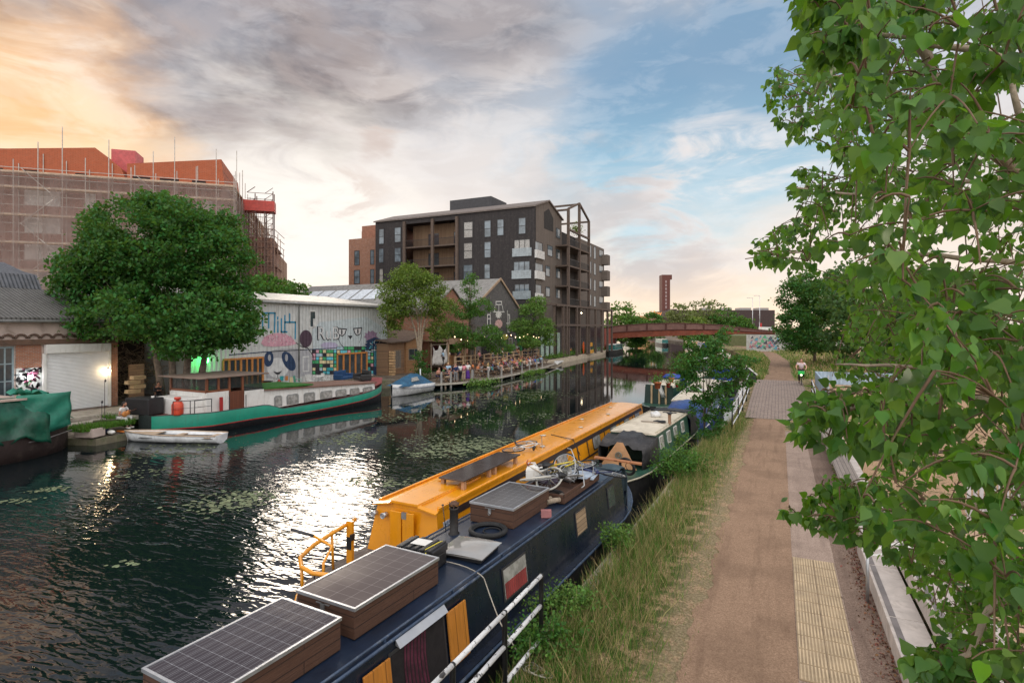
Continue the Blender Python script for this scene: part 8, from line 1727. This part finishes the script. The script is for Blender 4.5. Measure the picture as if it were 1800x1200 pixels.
for px, lb in ((1316, 'white van parked beyond the bridge end, left of the red banner'), (1350, 'white van parked beyond the bridge end, right of the red banner')):
 p = atD(px, 578, 190); t = thing('parked_van', lb, 'van', (p.x, p.y, 2.6), YAW, 'vans beyond the bridge'); b = MB(); b.prism([(-2.4, 0, .4), (2.4, 0, .4), (2.4, 0, 1.3), (1.6, 0, 2.1), (-2.4, 0, 2.2)], (0, 1.9, 0)); b.build('body', white_p, t, world=False, bevel=.08); b = MB(); b.prism([(1.62, -.01, 1.35), (2.2, -.01, 1.35), (1.55, -.01, 1.95), (.9, -.01, 1.95), (.9, -.01, 1.35)], (0, .03, 0)); b.build('window', glass, t, world=False)
 for x in (-1.5, 1.5): b = MB(); b.cyl((x, -.02, .38), (x, .25, .38), .38, n=16); b.build('wheel', rubber, t, world=False)
b = MB(); b.box(-12, 22, 150, 260, -.5, 2.6); tag(b.build('road_embankment', mat('far_grass', (.13, .14, .06), .95)), kind='structure')
# ================================================================ RAILINGS, SEATS, BENCH
def chip_paint():
 m = bpy.data.materials.new('chipped_white_paint'); m.use_nodes = True; t = m.node_tree; t.nodes.clear(); N = NT(t); co = N.n('ShaderNodeTexCoord').outputs['Object']
 n_ = N.noise(co, 9, 6, .7, .8); f = N.noise(co, 60, 3, .6); k = N.m('ADD', n_, N.m('MULTIPLY', f, .12)); msk = N.mr(k, .615, .635)
 base = N.mix(msk, N.mix(N.mr(f, .3, .7), (.60, .60, .61), (.74, .74, .74)), (.06, .055, .055)); P = N.n('ShaderNodeBsdfPrincipled', inp={'Base Color': base, 'Roughness': .55})
 bp = N.n('ShaderNodeBump', inp={'Strength': .5, 'Distance': .003, 'Height': N.m('SUBTRACT', 1.0, msk)}); t.links.new(bp.outputs[0], P.inputs['Normal']); N.n('ShaderNodeOutputMaterial', inp={0: P.outputs[0]}); return m
chip = chip_paint(); blk = mat('black_post_paint', (.015, .015, .017), .45, dirt=.3, dirtcol=(.12, .11, .10))
def railing(name, label, pts, zs, m_rail, m_post, ph=1.16, rr=.030, rp=.033):
 t = thing(name, label, 'railing', tuple(pts[0]))
 for x, y, z in pts: b = MB(); b.cyl((x, y, z-.25), (x, y, z+ph), rp, n=12); b.ell((x, y, z+ph), (rp, rp, rp*.7), 12, 6); b.build('post', m_post, t)
 for a, c in zip(pts, pts[1:]):
  for q in zs: b = MB(); A_, B_ = Vector(a)+Vector((0, 0, q)), Vector(c)+Vector((0, 0, q)); d = (B_-A_).normalized(); e = rp*.9 if q < zs[-1] else 0; b.cyl(A_+d*e, B_-d*e, rr, n=12); b.build('rail', m_rail, t)
 return t
py_ = [1.9, 3.0, 4.05, 5.12, 6.35, 7.52]
railing('canal_railing', 'black posts with three chipped white rails between the navy boat and the grass', [(-3.22+.012*y, y, -.07) for y in py_], (.25, .72, 1.15), chip, blk)
railing('canal_railing', 'black and white railing leading up the ramp beside the bank sapling', [(-1.95, 27.6, -.05), (-1.85, 30.2, .05), (-1.80, 33, .2), (-1.75, 36, .42), (-1.75, 39, .52)], (.25, .72, 1.15), chip, blk)
railing('canal_railing', 'white topped railing on the right of the cobbled ramp', [(1.75, 31.8, 0), (1.75, 34.5, .3), (1.75, 37.5, .45)], (.6, 1.1), chip, blk)
p = onZ(1313, 668, .5); t = thing('gabled_notice', 'small black gabled board with white edges behind the bank sapling', 'notice board', (p.x, p.y, hump(p.y)), R(0)); b = MB(); b.prism([(-.65, 0, 0), (.65, 0, 0), (.65, 0, .45), (0, 0, 1.0), (-.65, 0, .45)], (0, .06, 0)); b.build('board', plastic_bk, t, world=False); b = MB(); b.bar((-.75, -.02, .40), (0, -.02, 1.04), .08, .1); b.bar((.75, -.02, .40), (0, -.02, 1.04), .08, .1); b.build('edge', white_p, t, world=False)
# stone seat terraces
stone = mat('pale_cast_stone', (.50, .44, .40), .85, var=.14, scale=3, dirt=.45, dirtcol=(.27, .22, .18), bump=.35, bscale=45); strip_m = mat('dark_grip_strip', (.17, .15, .145), .9, bump=.4)
k = 0
for tier, (x0, z) in enumerate(((1.47, .30), (1.98, .62))):
 y = 4.0; i = 0
 while y < 13.3:
  L_ = 2.05; yn = min(y+L_, 13.6); t = thing('stone_seat', f'{["lower","upper"][tier]} row pale stone seat block, {ORD[i]} from the bottom edge of the picture', 'seat block', (x0, y, 0), 0, 'stone seat blocks beside the towpath')
  s = .03*i; b = MB(); b.box(0, .48, .006, yn-y-.006, -.1 if tier == 0 else .305, z); b.build('block', stone, t, world=False, bevel=.012); b = MB(); b.box(.045, .13, .02, yn-y-.02, z+.001, z+.006); b.build('grip_strip', strip_m, t, world=False); y = yn; i += 1
b = MB(); b.box(2.47, 2.60, 4, 13.6, 0, .80); tag(recentre(b.build('seat_kerb', stone, bevel=.01)), 'narrow stone kerb behind the upper row of seat blocks', 'kerb')
b = MB(); b.box(2.605, 9, 3.5, 14.2, -.2, .70); tag(b.build('raised_ground', MATS.get('verge') or mat('sandy_ground', (.46, .31, .20), .95, var=.25, scale=4, dirt=.5, dirtcol=(.26, .17, .10), bump=.8, bscale=25)), kind='structure')
# bent handrail at the end of the seats
t = thing('bent_handrail', 'grey steel post with two white wavy handrails at the far end of the stone seats', 'handrail', (1.36, 11.2, 0)); b = MB(); b.cyl((1.36, 11.2, 0), (1.36, 11.2, .92), .026, n=10); b.build('post', steel, t)
for dz in (0, -.11): b = MB(); b.tube([(1.36, 11.2, .92+dz), (1.52, 11.26, .93+dz), (1.70, 11.3, .99+dz), (1.86, 11.34, 1.08+dz), (2.05, 11.38, 1.12+dz), (2.3, 11.42, 1.22+dz)], .024, 8); b.build('handrail', white_p, t)
b = MB(); b.cyl((2.3, 11.42, .6), (2.3, 11.42, 1.22), .024, n=10); b.build('post', steel, t)
# timber bench
be = thing('long_timber_bench', 'very long low weathered timber slatted bench along the right edge of the path', 'bench', (1.55, 15.6, 0)); wt_ = mat('silvered_oak', (.27, .225, .195), .9, kind='planks', col2=(.20, .165, .14), axis='yx', size=(3.2, .105), bump=.9)
b = MB(); b.box(1.52, 2.04, 15.0, 27.5, .36, .44); b.build('seat', wt_, be, bevel=.012)
b = MB(); [b.box(1.62, 1.96, y, y+.25, 0, .355) for y in (15.4, 17.6, 19.8, 22, 24.2, 26.8)]; b.build('supports', stone, be)
b = MB(); b.box(2.06, 2.30, 15.0, 27.6, 0, .30); tag(recentre(b.build('bench_kerb', stone, bevel=.01)), 'pale stone kerb running behind the long timber bench', 'kerb')
b = MB(); b.box(1.60, 2.3, 13.62, 14.6, 0, .30); tag(recentre(b.build('seat_end_block', stone, bevel=.012)), 'pale stone block between the seat terraces and the timber bench', 'seat block')
# pale blue hoarding beside the ramp
t = thing('blue_hoarding', 'pale blue corrugated metal hoarding right of the ramp behind the poplar leaves', 'hoarding', (2.3, 40, .4), R(0)); b = MB(); b.box(2.35, 2.45, 34.5, 46, .2, 1.5); b.build('sheet', mat('pale_blue_sheet', (.36, .46, .56), .5, kind='corrug', axis='yz', size=(.25,), col2=(.25, .3, .38), bump=.7), t); b = MB(); b.box(2.35, 8, 46.01, 46.1, .2, 1.5); b.build('return_sheet', mat('pale_blue_sheet_side', (.36, .46, .56), .5, kind='corrug', axis='xz', size=(.25,), col2=(.25, .3, .38), bump=.7), t)
b = MB(); b.box(2.36, 2.42, 34.4, 34.5, 0, 2.1); b.build('post', alu, t)
# white slatted fence glimpsed through the leaves
t = thing('white_slat_fence', 'white slatted fence on the sandy ground glimpsed through the poplar leaves', 'fence', (5.6, 16.5, 0)); b = MB();
for i in range(44): b.box(4.0+i*.13, 4.075+i*.13, 16.5+i*.05, 16.53+i*.05, .05, 1.55)
b.build('slats', mat('off_white_slats', (.56, .54, .55), .7), t); b = MB(); b.bar((4.0, 16.57, .35), (9.7, 18.75, .35), .08, .1); b.bar((4.0, 16.57, 1.3), (9.7, 18.75, 1.3), .08, .1); b.build('rail', mat('off_white_slats', (.56, .54, .55), .7), t)
# ================================================================ POPLAR OVERHANGING THE VIEW
def poplar_leaf_mat():
 m = bpy.data.materials.new('poplar_leaf'); m.use_nodes = True; t = m.node_tree; t.nodes.clear(); N = NT(t); ge = N.n('ShaderNodeNewGeometry'); rp = ge.outputs['Random Per Island']; bf = ge.outputs['Backfacing']
 co = N.n('ShaderNodeTexCoord').outputs['Object']; a = N.mix(rp, (.012, .090, .016), (.075, .205, .010)); a = N.mix(N.mr(N.m('FRACT', N.m('MULTIPLY', rp, 13.7)), .86, .95), a, (.16, .26, .04)); a = N.mix(N.mr(N.noise(co, 18, 3, .6), .35, .7, 0, .35), a, (.03, .12, .03))
 c = N.mix(N.m('MULTIPLY', bf, .35), a, (.13, .21, .09)); v = N.n('ShaderNodeHueSaturation', inp={'Color': c, 'Value': N.mr(N.m('FRACT', N.m('MULTIPLY', rp, 5.1)), 0, 1, .5, 1.4, False)}).outputs[0]
 P = N.n('ShaderNodeBsdfPrincipled', inp={'Base Color': v, 'Roughness': .40, 'Specular IOR Level': .28}); T = N.n('ShaderNodeBsdfTranslucent', inp={0: N.mix(.65, v, (.30, .56, .03))}); X_ = N.n('ShaderNodeMixShader', inp={0: .40, 1: P.outputs[0], 2: T.outputs[0]}); N.n('ShaderNodeOutputMaterial', inp={0: X_.outputs[0]}); return m
PL_V = [(0,0,0), (0,.30,0), (0,.58,0), (0,.80,0), (0,1.06,-.10), (.24,-.05,.07), (.46,.16,.10), (.43,.36,.09), (.28,.60,.05), (.11,.85,-.01), (-.24,-.05,.07), (-.46,.16,.10), (-.43,.36,.09), (-.28,.60,.05), (-.11,.85,-.01), (.012,-.62,.20), (-.012,-.62,.20), (.012,-.30,.14), (-.012,-.30,.14), (.008,0,0), (-.008,0,0)]
PL_F = [(0,5,6,1), (1,6,7,2), (2,7,8,3), (3,8,9,4), (0,1,11,10), (1,2,12,11), (2,3,13,12), (3,4,14,13), (15,17,18,16), (17,19,20,18)]
po = thing('poplar_tree', 'poplar overhanging the right side of the view with large heart shaped leaves', 'tree', (5.2, 1.6, .6))
LEFT = [(-200,1400), (0,1390), (60,1415), (110,1400), (125,1350), (150,1335), (200,1338), (235,1350), (262,1440), (285,1470), (300,1390), (330,1378), (370,1400), (410,1350), (445,1305), (468,1310), (490,1420), (520,1500), (560,1480), (600,1465), (640,1465), (690,1440), (715,1415), (740,1392), (765,1398), (790,1480), (830,1560), (845,1430), (865,1440), (890,1372), (915,1385), (940,1450), (965,1520), (1000,1590), (1060,1600), (1100,1660), (1140,1640), (1165,1575), (1185,1600), (1200,1690), (1400,1750)]
lim = []      # limbs: polylines of points
def limb(pts, r0, r1): L = [atD(*p) for p in pts]; lim.append((L, r0, r1)); return L
tk = [Vector((5.2, 1.6, .4)), Vector((5.05, 1.8, 2.5)), Vector((4.7, 2.1, 4.6)), Vector((4.5, 2.2, 6.8)), Vector((4.4, 2.3, 9.0))]; lim.append((tk, .16, .07))
limb([(2150,620,3.4), (1930,420,3.2), (1800,310,3.0), (1745,262,2.9), (1680,200,2.8), (1640,130,2.75), (1600,40,2.7), (1560,-60,2.7)], .050, .016)
limb([(1690,205,2.8), (1600,170,2.7), (1500,130,2.9), (1430,140,3.6), (1355,155,4.2)], .014, .004)
limb([(1800,310,3.0), (1700,320,2.7), (1600,325,2.6), (1500,340,3.0), (1400,330,3.6)], .014, .004)
limb([(2000,520,3.4), (1860,470,3.2), (1700,455,3.2), (1560,440,3.5), (1420,440,4.0), (1310,455,4.4)], .022, .004)
limb([(2200,760,3.0), (1900,650,2.6), (1790,610,2.4), (1720,625,2.4), (1680,650,2.4), (1560,640,2.8), (1470,640,3.4)], .030, .005)
limb([(2200,800,2.6), (1850,740,2.0), (1730,700,1.9), (1600,690,1.9), (1500,715,2.0), (1410,745,2.1)], .022, .004)
limb([(2200,1000,3.0), (1900,900,2.9), (1760,880,2.8), (1620,900,2.8), (1520,900,2.9), (1440,905,2.9), (1375,900,3.0)], .024, .004)
limb([(2200,1150,2.5), (1900,1050,2.2), (1750,1060,2.0), (1700,1150,1.9), (1620,1170,2.0)], .022, .004)
limb([(1960,260,2.3), (1860,120,2.0), (1790,20,1.9), (1760,-80,1.9)], .022, .008); limb([(1880,160,2.0), (1720,90,1.8), (1600,70,1.9), (1480,50,2.1), (1400,30,2.3)], .014, .004)
limb([(1850,400,2.6), (1790,200,2.4), (1770,80,2.5)], .02, .008); limb([(2000,900,3.4), (1850,800,3.4), (1700,790,3.6), (1600,800,3.9), (1520,810,4.2)], .018, .004)
b = MB(); b.tube(tk, [.16-.02*i for i in range(5)], 12); b.build('trunk', palebark, po)
b = MB()
for L, r0, r1 in lim[1:]:
 k_ = len(L); sm = []
 for i in range(k_-1): sm += [L[i].lerp(L[i+1], q)+Vector(rdir(1)[0])*.008 for q in (0, .34, .67)]
 sm.append(L[-1]); b.tube(sm, [r0+(r1-r0)*i/(len(sm)-1) for i in range(len(sm))], 8)
 if L[0].x > 2.5 or True:
  j = min(tk, key=lambda p: (p-L[0]).length);
  if (L[0]-Vector((0, 0, CH))).dot(RT) > 2.5: b.tube(bez(j, (j+L[0])/2-Vector((0, 0, .2)), L[0], 4), [r0*1.5, r0*1.4, r0*1.3, r0*1.15, r0], 8)
b.build('limb', palebark, po)
nodes = [p.lerp(q, u) for L, _, _ in lim[1:] for p, q in zip(L, L[1:]) for u in (0, .25, .5, .75, 1)]
NA = np.zeros((4200, 3)); nk = len(nodes); NA[:nk] = [tuple(p) for p in nodes]; rt3 = np.array(tuple(RT)); random.seed(11); tw = MB(); LP, LT, LN, LS = [], [], [], []
def cluster(c, n_, ls):
 global nk; df = NA[:nk]-np.array(tuple(c)); q_ = int(np.argmin(np.linalg.norm(df, axis=1)+np.where(df @ rt3 < 0, .35, 0))); j = Vector(NA[q_]); mid_ = (j+c)/2+Vector((0, 0, .03));
 if nk < 4190: NA[nk] = tuple(c); nk += 1
 path = bez(j, mid_, c, 4); r = .0042
 tw.tube(path, [r, r*.85, r*.7, r*.6, r*.45], 4, cap=False)
 for i in range(n_):
  u = random.uniform(.45, 1.06); q = j*(1-u)**2+mid_*2*u*(1-u)+c*u*u if u < 1 else c; d = Vector(rdir(1)[0]); d.z = d.z*.5; s = ls*random.uniform(.6, 1.15)
  tip = (d*.55+Vector((0, 0, -1.0)) if random.random() < .72 else d*1.0+Vector((0, 0, -.25))).normalized(); nn = Vector(rdir(1)[0])*.8+Vector((-FW.x, -FW.y, .5))*random.choice((.9, .9, -.6))
  LP.append(q-tip*(-.62*s)*1.0+d*.015); LT.append(tip); LN.append(nn); LS.append(s)
cnt = 0
while cnt < 3900:
 py = random.uniform(-140, 1340); lx = lerp_tab(LEFT, py); px = lx+(2080-lx)*random.random()**1.25
 edge = px-lx; g_ = .5+.5*math.sin(px*.021+math.sin(py*.013)*2.2)*math.sin(py*.019+px*.008)
 if random.random() > .30+.85*g_: continue
 if 380 < py < 560 and px > 1600 and random.random() < .30: continue
 D = random.choice([random.uniform(1.35, 2.1), random.uniform(2.1, 3.2), random.uniform(2.6, 4.2), random.uniform(3.4, 5.0)])
 if edge < 110:
  D = random.uniform(3.2, 4.6)
  if py < 110: D = random.uniform(1.9, 2.6)
  if 690 < py < 800: D = random.uniform(1.8, 2.4)
  if 840 < py < 970: D = random.uniform(2.6, 3.1)
  if py > 1130: D = random.uniform(1.9, 2.3)
 if py < 40 and px > 1900: continue
 c = atD(px+8, py-6, D)
 cluster(c, random.randint(5, 9), random.uniform(.036, .057)); cnt += 1
tw.build('twig', mat('brown_twig', (.16, .10, .06), .8, bump=.2), po)
P_, T_, N_ = np.array([tuple(v) for v in LP]), np.array([tuple(v) for v in LT]), np.array([tuple(v) for v in LN])
scatter_mesh('leaves', P_, np.array(LS), N_, T_, PL_V, PL_F, poplar_leaf_mat(), po, smooth=True)
